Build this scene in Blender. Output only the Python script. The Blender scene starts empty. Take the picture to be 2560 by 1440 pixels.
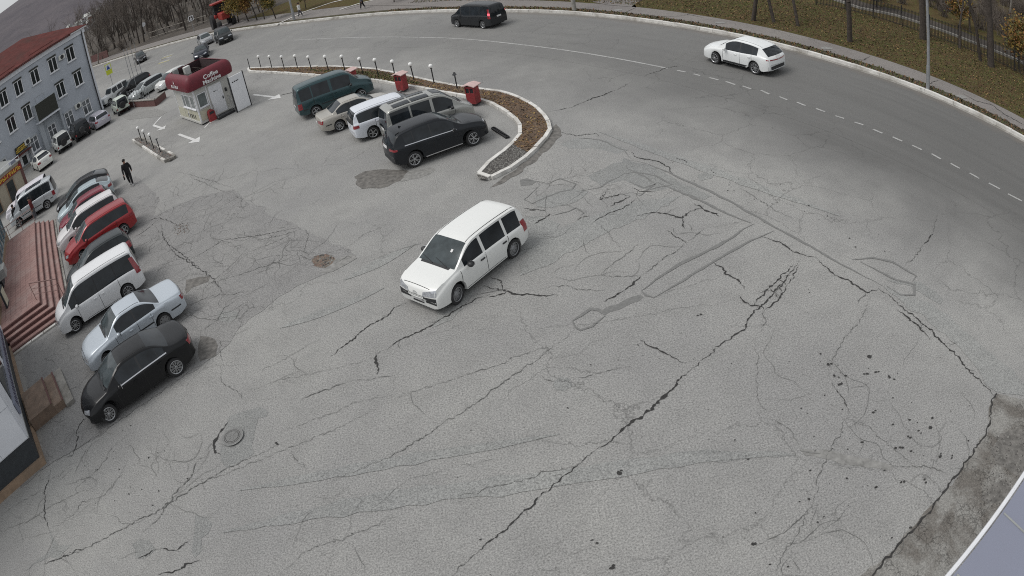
import bpy, bmesh, math, random
import numpy as np
from mathutils import Vector, Matrix
from mathutils.bvhtree import BVHTree
R = math.radians
S = bpy.context.scene
COL = S.collection

# ---------------------------------------------------------------- camera (wide security lens with barrel distortion)
cam = bpy.data.cameras.new('camera')
camo = bpy.data.objects.new('camera', cam)
COL.objects.link(camo)
S.camera = camo
camo.matrix_world = Matrix(((0.981662, 0.19063, 0.0, 0.0), (-0.108672, 0.55961, -0.8216, 0.0), (-0.156622, 0.806534, 0.570064, 11.3625), (0, 0, 0, 1)))
cam.type = 'PANO'
cam.panorama_type = 'FISHEYE_LENS_POLYNOMIAL'
cam.sensor_width = 36
cam.sensor_height = 20.25
cam.fisheye_fov = R(150)
cam.fisheye_polynomial_k0 = 0.0
cam.fisheye_polynomial_k1 = -0.039938496843368365
cam.fisheye_polynomial_k2 = -0.0002256742997587784
cam.fisheye_polynomial_k3 = 1.6413190334662728e-05
cam.fisheye_polynomial_k4 = -9.80112026113789e-07
cam.clip_start = 0.1
cam.clip_end = 6000

# ---------------------------------------------------------------- overcast daylight
SUN_EL, SUN_AZ = R(58), R(-100)       # azimuth measured from +Y towards +X
w = bpy.data.worlds.new('World')
S.world = w
w.use_nodes = True
wn = w.node_tree
wn.nodes.clear()
sky = wn.nodes.new('ShaderNodeTexSky')
sky.sky_type = 'NISHITA'
sky.sun_disc = False
sky.sun_elevation = SUN_EL
sky.sun_rotation = SUN_AZ
sky.air_density = 1.0
sky.dust_density = 4.0
sky.ozone_density = 1.0
hs = wn.nodes.new('ShaderNodeHueSaturation')
hs.inputs['Saturation'].default_value = 0.22
bg = wn.nodes.new('ShaderNodeBackground')
bg.inputs['Strength'].default_value = 0.12
wo = wn.nodes.new('ShaderNodeOutputWorld')
wn.links.new(sky.outputs[0], hs.inputs['Color'])
# a closed, even cloud deck over the clear-sky gradient
cl = wn.nodes.new('ShaderNodeMix'); cl.data_type = 'RGBA'
cl.inputs[0].default_value = 0.6
cl.inputs[7].default_value = (5.2, 5.35, 5.5, 1)
wn.links.new(hs.outputs[0], cl.inputs[6])
wn.links.new(cl.outputs[2], bg.inputs[0])
wn.links.new(bg.outputs[0], wo.inputs[0])
sl = bpy.data.lights.new('sun', 'SUN')
sl.energy = 1.35
sl.angle = R(30)
sl.color = (1.0, 0.97, 0.93)
so = bpy.data.objects.new('sun', sl)
COL.objects.link(so)
sd = Vector((math.cos(SUN_EL) * math.sin(SUN_AZ), math.cos(SUN_EL) * math.cos(SUN_AZ), math.sin(SUN_EL)))
so.rotation_euler = sd.to_track_quat('Z', 'Y').to_euler()
so.location = sd * 50
S.view_settings.view_transform = 'Standard'
S.view_settings.look = 'None'
S.view_settings.gamma = 1
S.view_settings.use_curve_mapping = False
S.view_settings.exposure = 0.12
S.render.engine = 'CYCLES'
S.cycles.max_bounces = 5
S.cycles.diffuse_bounces = 2
S.cycles.use_denoising = False
S.cycles.pixel_filter_type = 'BLACKMAN_HARRIS'
S.cycles.filter_width = 1.05

# ---------------------------------------------------------------- helpers
rnd = random.Random(7)

def tag(o, label=None, cat=None, group=None, kind=None):
    if label: o['label'] = label
    if cat: o['category'] = cat
    if group: o['group'] = group
    if kind: o['kind'] = kind
    return o

def empty(name, loc=(0, 0, 0), rz=0.0, parent=None):
    o = bpy.data.objects.new(name, None)
    o.empty_display_size = 0.3
    COL.objects.link(o)
    o.location = loc if len(loc) == 3 else (loc[0], loc[1], 0)
    o.rotation_euler = (0, 0, rz)
    if parent: o.parent = parent
    return o

class MB:
    def __init__(s):
        s.v = []; s.f = []; s.m = []
    def poly(s, pts, m=0):
        n = len(s.v); s.v += [tuple(p) for p in pts]; s.f.append(tuple(range(n, n + len(pts)))); s.m.append(m)
        return s
    def box(s, x0, x1, y0, y1, z0, z1, m=0, M=None):
        n = len(s.v)
        P = [(x0, y0, z0), (x1, y0, z0), (x1, y1, z0), (x0, y1, z0), (x0, y0, z1), (x1, y0, z1), (x1, y1, z1), (x0, y1, z1)]
        if M is not None: P = [tuple(M @ Vector(p)) for p in P]
        s.v += P
        for f in ((3, 2, 1, 0), (4, 5, 6, 7), (0, 1, 5, 4), (1, 2, 6, 5), (2, 3, 7, 6), (3, 0, 4, 7)):
            s.f.append(tuple(n + i for i in f)); s.m.append(m)
        return s
    def prism(s, pts, z0, z1, m=0, mt=None):
        # pts counter-clockwise
        n = len(s.v); k = len(pts)
        s.v += [(p[0], p[1], z0) for p in pts] + [(p[0], p[1], z1) for p in pts]
        s.f.append(tuple(range(n + k - 1, n - 1, -1))); s.m.append(m)
        s.f.append(tuple(range(n + k, n + 2 * k))); s.m.append(m if mt is None else mt)
        for i in range(k):
            j = (i + 1) % k
            s.f.append((n + i, n + j, n + k + j, n + k + i)); s.m.append(m)
        return s
    def tube(s, a, b, r0, r1=None, n=8, m=0, cap=True):
        a = Vector(a); b = Vector(b); r1 = r0 if r1 is None else r1
        d = (b - a)
        if d.length < 1e-6: return s
        q = d.to_track_quat('Z', 'Y'); k = len(s.v)
        for c, r in ((a, r0), (b, r1)):
            for i in range(n):
                t = 2 * math.pi * i / n
                s.v.append(tuple(c + q @ Vector((r * math.cos(t), r * math.sin(t), 0))))
        for i in range(n):
            j = (i + 1) % n
            s.f.append((k + i, k + j, k + n + j, k + n + i)); s.m.append(m)
        if cap:
            s.f.append(tuple(k + i for i in range(n - 1, -1, -1))); s.m.append(m)
            s.f.append(tuple(k + n + i for i in range(n))); s.m.append(m)
        return s
    def lathe(s, prof, n=16, m=0, M=None, close=False):
        # prof: (r, z) list turned round the local z axis
        k = len(s.v); M = M or Matrix()
        for r, z in prof:
            for i in range(n):
                t = 2 * math.pi * i / n
                s.v.append(tuple(M @ Vector((r * math.cos(t), r * math.sin(t), z))))
        for a in range(len(prof) - 1):
            for i in range(n):
                j = (i + 1) % n
                s.f.append((k + a * n + i, k + a * n + j, k + (a + 1) * n + j, k + (a + 1) * n + i)); s.m.append(m)
        if close:
            s.f.append(tuple(k + i for i in range(n - 1, -1, -1))); s.m.append(m)
            s.f.append(tuple(k + (len(prof) - 1) * n + i for i in range(n))); s.m.append(m)
        return s
    def sphere(s, c, r, n=12, m=0, sc=(1, 1, 1)):
        prof = [(r * math.sin(math.pi * i / (n // 2)), -r * math.cos(math.pi * i / (n // 2))) for i in range(n // 2 + 1)]
        prof[0] = (r * 0.02, prof[0][1]); prof[-1] = (r * 0.02, prof[-1][1])
        return s.lathe(prof, n, m, Matrix.Translation(c) @ Matrix.Diagonal((*sc, 1)))
    def mesh(s, name, mats, smooth=False, angle=None):
        me = bpy.data.meshes.new(name)
        me.from_pydata(s.v, [], s.f)
        mats = mats if isinstance(mats, (list, tuple)) else [mats]
        for a in mats: me.materials.append(a)
        if any(s.m): me.polygons.foreach_set('material_index', s.m)
        if smooth:
            me.polygons.foreach_set('use_smooth', [True] * len(me.polygons))
            if angle: me.set_sharp_from_angle(angle=R(angle))
        me.update()
        return me
    def build(s, name, mats, parent=None, smooth=False, angle=None, loc=None, rz=None, bevel=0):
        o = bpy.data.objects.new(name, s.mesh(name, mats, smooth, angle))
        COL.objects.link(o)
        if parent: o.parent = parent
        if loc is not None: o.location = loc if len(loc) == 3 else (loc[0], loc[1], 0)
        if rz is not None: o.rotation_euler = (0, 0, rz)
        if bevel:
            b = o.modifiers.new('bevel', 'BEVEL'); b.width = bevel; b.segments = 2; b.limit_method = 'ANGLE'
        return o

def copy_tree(o, parent=None):
    c = o.copy(); COL.objects.link(c); c.parent = parent
    for ch in list(o.children): copy_tree(ch, c)
    return c

def inst(name, me, parent=None, loc=(0, 0, 0), rot=(0, 0, 0), sc=(1, 1, 1)):
    o = bpy.data.objects.new(name, me); COL.objects.link(o)
    o.location = loc; o.rotation_euler = rot; o.scale = sc
    if parent: o.parent = parent
    return o

# ---------------------------------------------------------------- materials
def nt(name):
    m = bpy.data.materials.new(name); m.use_nodes = True
    t = m.node_tree
    return m, t, t.nodes['Principled BSDF']

def N(t, kind, **kw):
    n = t.nodes.new('ShaderNode' + kind)
    for k, v in kw.items():
        if k in n.inputs: n.inputs[k].default_value = v
        else: setattr(n, k, v)
    return n

def L(t, a, b): t.links.new(a, b)

def mathn(t, op, a, b=None, c=None, clamp=False):
    n = t.nodes.new('ShaderNodeMath'); n.operation = op; n.use_clamp = clamp
    for i, x in enumerate((a, b, c)):
        if x is None: continue
        if isinstance(x, (int, float)): n.inputs[i].default_value = x
        else: L(t, x, n.inputs[i])
    return n.outputs[0]

def ramp(t, fac, stops, interp='LINEAR'):
    n = t.nodes.new('ShaderNodeValToRGB'); n.color_ramp.interpolation = interp
    e = n.color_ramp.elements
    while len(e) < len(stops): e.new(0.5)
    for i, (p, c) in enumerate(stops):
        e[i].position = p; e[i].color = (*c, 1) if len(c) == 3 else c
    L(t, fac, n.inputs[0])
    return n.outputs[0]

def mix(t, fac, a, b, kind='MIX'):
    n = t.nodes.new('ShaderNodeMix'); n.data_type = 'RGBA'; n.blend_type = kind
    for i, x in ((0, fac), (6, a), (7, b)):
        if isinstance(x, (int, float)): n.inputs[i].default_value = x
        elif isinstance(x, (tuple, list)): n.inputs[i].default_value = (*x[:3], 1)
        else: L(t, x, n.inputs[i])
    return n.outputs[2]

def pos(t, scale=(1, 1, 1), rot=0.0):
    g = t.nodes.new('ShaderNodeNewGeometry')
    m = t.nodes.new('ShaderNodeMapping')
    m.inputs['Scale'].default_value = scale
    m.inputs['Rotation'].default_value = (0, 0, rot)
    L(t, g.outputs['Position'], m.inputs['Vector'])
    return m.outputs[0]

def noise(t, vec, scale, detail=4, rough=0.55, dist=0.0):
    n = N(t, 'TexNoise', Scale=scale, Detail=detail, Roughness=rough, Distortion=dist)
    L(t, vec, n.inputs['Vector'])
    return n.outputs[0]

def vor(t, vec, scale, feature='F1', rand=1.0):
    n = t.nodes.new('ShaderNodeTexVoronoi'); n.feature = feature
    n.inputs['Scale'].default_value = scale
    n.inputs['Randomness'].default_value = rand
    L(t, vec, n.inputs['Vector'])
    return n.outputs[0]

def bump(t, p, h, strength=0.3, dist=0.02):
    b = N(t, 'Bump', Strength=strength, Distance=dist)
    L(t, h, b.inputs['Height']); L(t, b.outputs[0], p.inputs['Normal'])

def simple(name, col, rough=0.6, metal=0.0, var=0.12, scale=6.0, bmp=0.0, coat=0.0, spec=0.5, dirt=None):
    m, t, p = nt(name)
    g = t.nodes.new('ShaderNodeNewGeometry')
    n1 = noise(t, g.outputs['Position'], scale, 5, 0.6)
    lo = [c * (1 - var) for c in col]; hi = [min(1, c * (1 + var)) for c in col]
    c = ramp(t, n1, [(0.3, lo), (0.7, hi)])
    if dirt:
        n2 = noise(t, g.outputs['Position'], scale * 0.25, 6, 0.65, 0.4)
        c = mix(t, ramp(t, n2, [(0.48, (0, 0, 0)), (0.7, (1, 1, 1))]), c, dirt)
    L(t, c, p.inputs['Base Color'])
    p.inputs['Roughness'].default_value = rough
    p.inputs['Metallic'].default_value = metal
    p.inputs['Coat Weight'].default_value = coat
    p.inputs['Coat Roughness'].default_value = 0.06
    p.inputs['Specular IOR Level'].default_value = spec
    if bmp: bump(t, p, n1, bmp, 0.02)
    return m

def srgb(r, g, b):
    f = lambda c: (c / 255 / 12.92) if c / 255 <= 0.04045 else ((c / 255 + 0.055) / 1.055) ** 2.4
    return (f(r), f(g), f(b))

_paint = {}
def paint(col, metal=0.0, rough=0.32):
    k = (col, metal, rough)
    if k not in _paint:
        m, t, p = nt('car_paint')
        g = t.nodes.new('ShaderNodeNewGeometry')
        tc = t.nodes.new('ShaderNodeTexCoord')
        sp = t.nodes.new('ShaderNodeSeparateXYZ'); L(t, tc.outputs['Object'], sp.inputs[0])
        n1 = noise(t, tc.outputs['Object'], 2.2, 5, 0.6)
        # road dust gathered low on the bodywork
        low = ramp(t, mathn(t, 'ADD', sp.outputs[2], mathn(t, 'MULTIPLY', n1, 0.5)), [(0.45, (1, 1, 1)), (0.95, (0, 0, 0))])
        d = mathn(t, 'MULTIPLY', mathn(t, 'MULTIPLY', low, n1), 0.22)
        p.inputs['Metallic'].default_value = metal
        c = mix(t, mathn(t, 'MULTIPLY', d, 0.3) if max(col) < 0.065 else d, [q * 0.6 for q in col] if max(col) < 0.065 else col, (0.16, 0.15, 0.135))
        L(t, c, p.inputs['Base Color'])
        L(t, mathn(t, 'ADD', mathn(t, 'MULTIPLY', d, 0.4), rough), p.inputs['Roughness'])
        dk = max(col) < 0.065
        p.inputs['Coat Weight'].default_value = 0.28 if dk else 0.35
        p.inputs['Specular IOR Level'].default_value = 0.22 if dk else 0.5
        if dk: p.inputs['Metallic'].default_value = 0.0
        p.inputs['Coat Roughness'].default_value = 0.08
        _paint[k] = m
    return _paint[k]

M = {}
M['glass'] = simple('tinted_glass', (0.018, 0.022, 0.026), 0.06, var=0.5, scale=1.7, spec=0.42)
M['windscreen'] = simple('windscreen_glass', (0.05, 0.062, 0.066), 0.1, var=0.4, scale=2.5, spec=0.35)
M['tyre'] = simple('tyre_rubber', (0.022, 0.022, 0.023), 0.85, var=0.25)
M['alloy'] = simple('alloy', (0.42, 0.43, 0.44), 0.35, 0.7)
M['steel'] = simple('steel_wheel', (0.25, 0.255, 0.26), 0.5, 0.4)
M['wheel_dark'] = simple('wheel_dark', (0.02, 0.02, 0.022), 0.5)
M['black_plastic'] = simple('black_plastic', (0.022, 0.023, 0.025), 0.5)
M['seam'] = simple('seam_shadow_gap', (0.02, 0.02, 0.02), 0.9)
M['chrome'] = simple('chrome', (0.62, 0.63, 0.65), 0.15, 0.95, var=0.03)
M['headlight'] = simple('headlight_lens', (0.45, 0.47, 0.5), 0.12, 0.35, var=0.35, scale=14, coat=1)
M['taillight'] = simple('tail_light_lens', (0.25, 0.012, 0.02), 0.15, var=0.3, scale=14, coat=1)
M['plate'] = simple('license_plate', (0.6, 0.6, 0.6), 0.5, var=0.3, scale=40)
M['white_paint'] = simple('white_limewash', (0.62, 0.61, 0.58), 0.8, var=0.15, scale=3, bmp=0.3, dirt=(0.33, 0.31, 0.28))
M['concrete'] = simple('kerb_concrete', (0.27, 0.26, 0.24), 0.9, var=0.25, scale=3, bmp=0.3, dirt=(0.16, 0.15, 0.13))
M['rubber'] = M['tyre']
M['globe'] = simple('opal_globe', (0.8, 0.8, 0.78), 0.3, var=0.04)
M['pole_black'] = simple('black_pole', (0.02, 0.02, 0.022), 0.5)
M['pole_grey'] = simple('galvanised_pole', (0.32, 0.33, 0.34), 0.5, 0.5, var=0.18, scale=2)
M['bin_red'] = simple('bin_red', (0.27, 0.03, 0.035), 0.5, var=0.2, scale=5, dirt=(0.16, 0.03, 0.03))
M['bin_cap'] = simple('bin_cap', (0.55, 0.4, 0.38), 0.7, var=0.1)
M['awning'] = simple('burgundy_awning', (0.13, 0.012, 0.022), 0.55, var=0.14, scale=2.5)
M['awning_in'] = simple('awning_inside', (0.035, 0.02, 0.022), 0.9, var=0.3)
M['kiosk_wall'] = simple('kiosk_panel', (0.52, 0.52, 0.49), 0.55, var=0.06, scale=2, dirt=(0.42, 0.41, 0.37))
M['kiosk_cream'] = simple('kiosk_cream_panel', (0.47, 0.46, 0.36), 0.55, var=0.08)
M['white_frame'] = simple('white_pvc_frame', (0.72, 0.73, 0.75), 0.45, var=0.05)
M['pane'] = simple('window_pane', (0.022, 0.028, 0.03), 0.05, var=0.5, scale=1.3, spec=0.5)
M['blue_wall'] = simple('blue_grey_render', (0.42, 0.45, 0.495), 0.9, var=0.07, scale=0.6, dirt=(0.35, 0.38, 0.42))
M['grey_wall'] = simple('grey_render', (0.38, 0.41, 0.44), 0.9, var=0.06, scale=0.8)
M['dark_board_and_shade'] = simple('dark_board_and_shade', (0.022, 0.024, 0.018), 0.5)  # dark boards, and the painted shade strips over the upper windows
M['roof_red'] = simple('red_metal_roof', (0.115, 0.038, 0.034), 0.9, var=0.25, scale=1.5, dirt=(0.08, 0.04, 0.035), spec=0.15)
M['terra'] = simple('terrace_tile', (0.285, 0.17, 0.152), 0.8, var=0.16, scale=3, dirt=(0.31, 0.225, 0.205))
M['terra_dark'] = simple('step_riser', (0.125, 0.06, 0.055), 0.8, var=0.2)
M['tan'] = simple('tan_plinth', (0.27, 0.19, 0.13), 0.85, var=0.2, scale=3, bmp=0.2, dirt=(0.2, 0.15, 0.11))
M['porch'] = simple('porch_tile', (0.19, 0.135, 0.10), 0.75, var=0.28, scale=2.6, dirt=(0.25, 0.205, 0.165))
M['white_clad'] = simple('white_cladding', (0.66, 0.68, 0.72), 0.5, var=0.04, scale=1)
M['dark_clad'] = simple('dark_cladding', (0.03, 0.035, 0.04), 0.55, var=0.2)
M['lilac'] = simple('lilac_metal_sheet', (0.215, 0.23, 0.295), 0.5, var=0.05, scale=0.5, dirt=(0.19, 0.2, 0.25))
M['trunk'] = simple('tree_bark', (0.055, 0.045, 0.038), 0.95, var=0.4, scale=7, bmp=0.4)
M['trunk_pale'] = simple('pale_bark', (0.17, 0.155, 0.135), 0.95, var=0.35, scale=5, bmp=0.4)
M['twig'] = simple('twigs', (0.125, 0.105, 0.09), 0.95, var=0.35)
M['fence'] = simple('fence_black', (0.018, 0.018, 0.02), 0.6)
M['skin'] = simple('skin', (0.35, 0.2, 0.14), 0.6)
M['marking'] = simple('road_paint', (0.35, 0.35, 0.34), 0.75, var=0.25, scale=9, dirt=(0.22, 0.22, 0.215))
M['marking_new'] = simple('fresh_road_paint', (0.60, 0.60, 0.59), 0.75, var=0.12, scale=9, dirt=(0.5, 0.5, 0.49))
M['marking_y'] = simple('yellow_road_paint', (0.40, 0.36, 0.15), 0.75, var=0.2, scale=4, dirt=(0.25, 0.24, 0.17))
M['metal_box'] = simple('grey_metal', (0.33, 0.34, 0.33), 0.5, 0.3)
M['ac_white'] = simple('air_conditioner_white', (0.62, 0.63, 0.6), 0.5, var=0.06)

# ================================================================ the ground
KERB = [(26.51, 18.85), (25.86, 20.45), (24.53, 23.53), (23.20, 26.97), (21.42, 29.76), (19.80, 31.98), (18.10, 35.66), (16.29, 38.13), (13.90, 41.59), (11.83, 44.34), (9.83, 47.09), (8.06, 49.16), (6.02, 51.37), (4.08, 53.21), (1.71, 55.49), (-1.02, 58.39), (-4.24, 61.54), (-7.64, 64.76), (-13.35, 69.54), (-20.47, 76.18), (-28.21, 83.89), (-35.77, 90.70), (-48.68, 99.75), (-69.23, 114.45)]
K = [KERB[0]]
a, b = np.array(KERB[0]), np.array(KERB[1])
K = [tuple(a + (a - b) * 6)] + list(KERB)
a, b = np.array(KERB[-1]), np.array(KERB[-3])
K.append(tuple(a + (a - b) * 2.0))

def smooth_curve(P, step=1.0, it=3):
    P = [np.array(p, float) for p in P]
    out = []
    for i in range(len(P) - 1):
        n = max(1, int(np.linalg.norm(P[i + 1] - P[i]) / step))
        for k in range(n): out.append(P[i] + (P[i + 1] - P[i]) * k / n)
    out.append(P[-1])
    A = np.array(out)
    for _ in range(it * 8):
        A[1:-1] = A[1:-1] * 0.5 + (A[:-2] + A[2:]) * 0.25
    return A

KC = smooth_curve(K, 1.0, 2)
T = np.gradient(KC, axis=0); T /= np.linalg.norm(T, axis=1)[:, None]
# the kerb runs from the right end to the far left; outward (away from the parking lot) is to its right
NO = np.stack([T[:, 1], -T[:, 0]], 1)
if (NO[40] @ (KC[40] - np.array([0, 20.0]))) < 0: NO = -NO
SK = np.concatenate([[0], np.cumsum(np.linalg.norm(np.diff(KC, axis=0), axis=1))])

def kerb_dist(P):
    P = np.asarray(P, float)
    d = np.full(len(P), 1e9); s = np.zeros(len(P))
    for i in range(len(KC) - 1):
        a = KC[i]; ab = KC[i + 1] - a; L2 = ab @ ab
        t = np.clip(((P - a) @ ab) / L2, 0, 1)
        q = a + t[:, None] * ab
        e = np.linalg.norm(P - q, axis=1)
        k = e < d
        d[k] = e[k]; s[k] = (SK[i] + t * math.sqrt(L2))[k]
    return d, s

def asphalt(name, base, road=True, old=False):
    m, t, p = nt(name)
    v = pos(t)
    # aggregate speckle, broad weathering and blotches
    agg = noise(t, v, 24, 3, 0.85)
    agg2 = noise(t, v, 6, 4, 0.7)
    broad = noise(t, v, 0.16, 5, 0.6, 0.3)
    mid = noise(t, v, 0.9, 6, 0.65, 0.2)
    c = mix(t, ramp(t, broad, [(0.38, (0, 0, 0)), (0.62, (1, 1, 1))]), [x * a_ for x, a_ in zip(base, (.92, .92, .93))], [x * a_ for x, a_ in zip(base, (1.07, 1.07, 1.06))])
    c = mix(t, ramp(t, mid, [(0.45, (0, 0, 0)), (0.72, (0.6, 0.6, 0.6))]), c, [x * 0.80 for x in base])
    if road:
        at = t.nodes.new('ShaderNodeAttribute'); at.attribute_name = 'across'
        al = t.nodes.new('ShaderNodeAttribute'); al.attribute_name = 'along'
        cv = t.nodes.new('ShaderNodeCombineXYZ')
        L(t, mathn(t, 'MULTIPLY', at.outputs['Fac'], 1.0), cv.inputs[0]); L(t, mathn(t, 'MULTIPLY', al.outputs['Fac'], 0.05), cv.inputs[1])
        streak = noise(t, cv.outputs[0], 1.5, 5, 0.6)
        wob = mathn(t, 'ADD', at.outputs['Fac'], mathn(t, 'MULTIPLY', mathn(t, 'SUBTRACT', broad, 0.5), 7.0))
        near = ramp(t, mathn(t, 'DIVIDE', al.outputs['Fac'], 100.0), [(0.15, (1, 1, 1)), (0.62, (0.35, 0.35, 0.35))])
        rf = ramp(t, mathn(t, 'DIVIDE', wob, 20.0), [(0.45, (1, 1, 1)), (0.80, (0, 0, 0))])
        rf2 = mathn(t, 'MULTIPLY', rf, near)
        dark = mix(t, streak, [x * 0.36 for x in base], [x * 0.56 for x in base])
        c = mix(t, rf2, c, dark)
        gut = ramp(t, mathn(t, 'ADD', at.outputs['Fac'], mathn(t, 'MULTIPLY', mathn(t, 'SUBTRACT', mid, 0.5), 1.6)), [(0.25, (1, 1, 1)), (1.0, (0, 0, 0))])
        c = mix(t, mathn(t, 'MULTIPLY', gut, 0.55), c, (0.17, 0.15, 0.13))
        # the lot is rougher than the driven road
        sp = mathn(t, 'SUBTRACT', 1.0, mathn(t, 'MULTIPLY', rf2, 0.5))
    else:
        sp = None
    s1 = ramp(t, agg, [(0.34, (0.56, 0.56, 0.56)), (0.5, (1, 1, 1)), (0.66, (1.38, 1.38, 1.36))])
    s2 = ramp(t, agg2, [(0.36, (0.955, 0.955, 0.955)), (0.64, (1.04, 1.04, 1.04))])
    c2 = mix(t, 1.0, c, s1, 'MULTIPLY')
    c2 = mix(t, 1.0, c2, s2, 'MULTIPLY')
    c = mix(t, sp if sp is not None else 1.0, c, c2)
    # fine random crazing, only in places
    warp = t.nodes.new('ShaderNodeVectorMath'); warp.operation = 'ADD'
    nz = N(t, 'TexNoise', Scale=1.3, Detail=5, Roughness=0.6); L(t, v, nz.inputs['Vector'])
    sc = t.nodes.new('ShaderNodeVectorMath'); sc.operation = 'SCALE'; sc.inputs[3].default_value = 0.9
    L(t, nz.outputs['Color'], sc.inputs[0]); L(t, v, warp.inputs[0]); L(t, sc.outputs[0], warp.inputs[1])
    e = vor(t, warp.outputs[0], 1.0 if old else 0.38, 'DISTANCE_TO_EDGE')
    crack = ramp(t, e, [(0.0, (1, 1, 1)), (0.028 if old else 0.009, (0, 0, 0))])
    mask = ramp(t, noise(t, v, 0.5 if old else 0.13, 3, 0.5), [(0.42 if old else 0.47, (0, 0, 0)), (0.56, (1, 1, 1))])
    c = mix(t, mathn(t, 'MULTIPLY', mathn(t, 'MULTIPLY', crack, mask), 0.5), c, (0.05, 0.05, 0.048))
    # small holes and dark chips
    pv = vor(t, v, 2.6, 'F1')
    hole = ramp(t, pv, [(0.0, (1, 1, 1)), (0.055, (1, 1, 1)), (0.075, (0, 0, 0))])
    hm = ramp(t, noise(t, v, 0.35, 3, 0.5), [(0.52, (0, 0, 0)), (0.6, (1, 1, 1))])
    c = mix(t, mathn(t, 'MULTIPLY', mathn(t, 'MULTIPLY', hole, hm), 0.6), c, (0.06, 0.06, 0.058))
    L(t, c, p.inputs['Base Color'])
    p.inputs['Roughness'].default_value = 0.93
    p.inputs['Specular IOR Level'].default_value = 0.25
    bump(t, p, agg, 0.35, 0.01)
    return m

ASPH = (0.277, 0.275, 0.267)
M['asphalt'] = asphalt('old_asphalt', ASPH)
M['asphalt_patch'] = asphalt('asphalt_patch', (0.238, 0.241, 0.235), False)
M['asphalt_faint'] = asphalt('asphalt_faint', (0.262, 0.265, 0.258), False)
M['asphalt_old'] = asphalt('old_cracked_asphalt', (0.238, 0.235, 0.231), False, True)
M['asphalt_patch_light'] = asphalt('asphalt_patch_light', (0.293, 0.290, 0.280), False)
M['tar'] = simple('tar_seal', (0.165, 0.165, 0.16), 0.85, var=0.18, scale=12)
M['crack'] = simple('crack_gap', (0.034, 0.033, 0.032), 1.0, var=0.3, scale=10)
M['crack_soft'] = simple('crack_hairline', (0.115, 0.115, 0.11), 1.0, var=0.3, scale=10)
M['damp'] = simple('damp_dirt', (0.135, 0.128, 0.118), 0.8, var=0.45, scale=5, bmp=0.3)
M['stain'] = simple('old_stain', (0.225, 0.222, 0.212), 0.9, var=0.3, scale=6)
M['rubble'] = simple('pothole_rubble', (0.15, 0.12, 0.095), 0.95, var=0.55, scale=14, bmp=0.6)

# one mesh grid for the lot, one strip for the road; both carry distance-to-kerb attributes for wear
def add_attr(me):
    P = np.array([v.co[:2] for v in me.vertices])
    d, s = kerb_dist(P)
    for nme, arr in (('across', d), ('along', s)):
        a_ = me.attributes.new(nme, 'FLOAT', 'POINT'); a_.data.foreach_set('value', arr.astype(np.float32))

def strip(o0, o1, z0, z1, n=1, i0=0, i1=None, f0=None, f1=None):
    mb = MB(); i1 = len(KC) if i1 is None else i1
    for i in range(i0, i1):
        a_ = f0(i) if f0 else o0; b_ = f1(i) if f1 else o1
        for k in range(n + 1):
            q = KC[i] + NO[i] * (a_ + (b_ - a_) * k / n)
            mb.v.append((q[0], q[1], z0 + (z1 - z0) * k / n))
    for i in range(i1 - i0 - 1):
        for k in range(n):
            a0 = i * (n + 1) + k
            mb.f.append((a0, a0 + n + 1, a0 + n + 2, a0 + 1)); mb.m.append(0)
    return mb

def up(mb):
    # make every face look up
    for i, f in enumerate(mb.f):
        a_, b_, c_ = [Vector(mb.v[j]) for j in f[:3]]
        if (b_ - a_).cross(c_ - a_).z < 0: mb.f[i] = tuple(reversed(f))
    return mb

lot = MB()
xs = np.arange(-70, 42.1, 2.0); ys = np.arange(-12, 130.1, 2.0)
for y in ys:
    for x in xs: lot.v.append((x, y, 0))
for j in range(len(ys) - 1):
    for i in range(len(xs) - 1):
        k = j * len(xs) + i
        lot.f.append((k, k + 1, k + 1 + len(xs), k + len(xs))); lot.m.append(0)
lot_o = lot.build('parking_lot', M['asphalt']); tag(lot_o, kind='structure'); add_attr(lot_o.data)
road_o = up(strip(0, -9.5, 0.004, 0.004, 8)).build('road', M['asphalt']); tag(road_o, kind='structure'); add_attr(road_o.data)

# earth all the way out to the hills
M['forest_floor'] = simple('forest_floor', (0.062, 0.052, 0.043), 1.0, var=0.4, scale=0.35, bmp=0.3, dirt=(0.085, 0.07, 0.05))
g = MB()
g.poly([(-2500, -600, -0.06), (2500, -600, -0.06), (2500, 3000, -0.06), (-2500, 3000, -0.06)])
tag(g.build('ground', M['forest_floor']), kind='structure')

# verge, pavement, lawn
def lawn_mat(name, g0, g1, leaf):
    m, t, p = nt(name)
    v = pos(t)
    n0 = noise(t, v, 0.25, 4, 0.6, 0.3); n1 = noise(t, v, 2.5, 6, 0.7); n2 = noise(t, v, 14, 4, 0.7)
    c = mix(t, ramp(t, n0, [(0.35, (0, 0, 0)), (0.65, (1, 1, 1))]), g0, g1)
    c = mix(t, ramp(t, n1, [(0.4, (0, 0, 0)), (0.62, (1, 1, 1))]), c, leaf)
    c = mix(t, 1.0, c, ramp(t, n2, [(0.3, (0.6, 0.6, 0.6)), (0.7, (1.35, 1.35, 1.35))]), 'MULTIPLY')
    L(t, c, p.inputs['Base Color']); p.inputs['Roughness'].default_value = 1.0
    p.inputs['Specular IOR Level'].default_value = 0.1
    bump(t, p, n2, 0.6, 0.05)
    return m
M['lawn'] = lawn_mat('autumn_lawn', (0.075, 0.082, 0.026), (0.098, 0.080, 0.035), (0.085, 0.055, 0.03))
M['verge'] = lawn_mat('verge_grass', (0.055, 0.062, 0.03), (0.075, 0.065, 0.045), (0.10, 0.085, 0.065))
M['pavement'] = asphalt('pavement_asphalt', (0.21, 0.195, 0.185), False)
NP = len(KC)
LEFT = int(np.argmin(np.abs(KC[:, 0] + 13)))
def fo_out(i): return 3.0 + 1.7 * min(1, max(0, (KC[i][1] - 50) / 20))
tag(up(strip(0.17, 1.1, 0.13, 0.15, 2)).build('verge', M['verge']), kind='structure')
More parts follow.
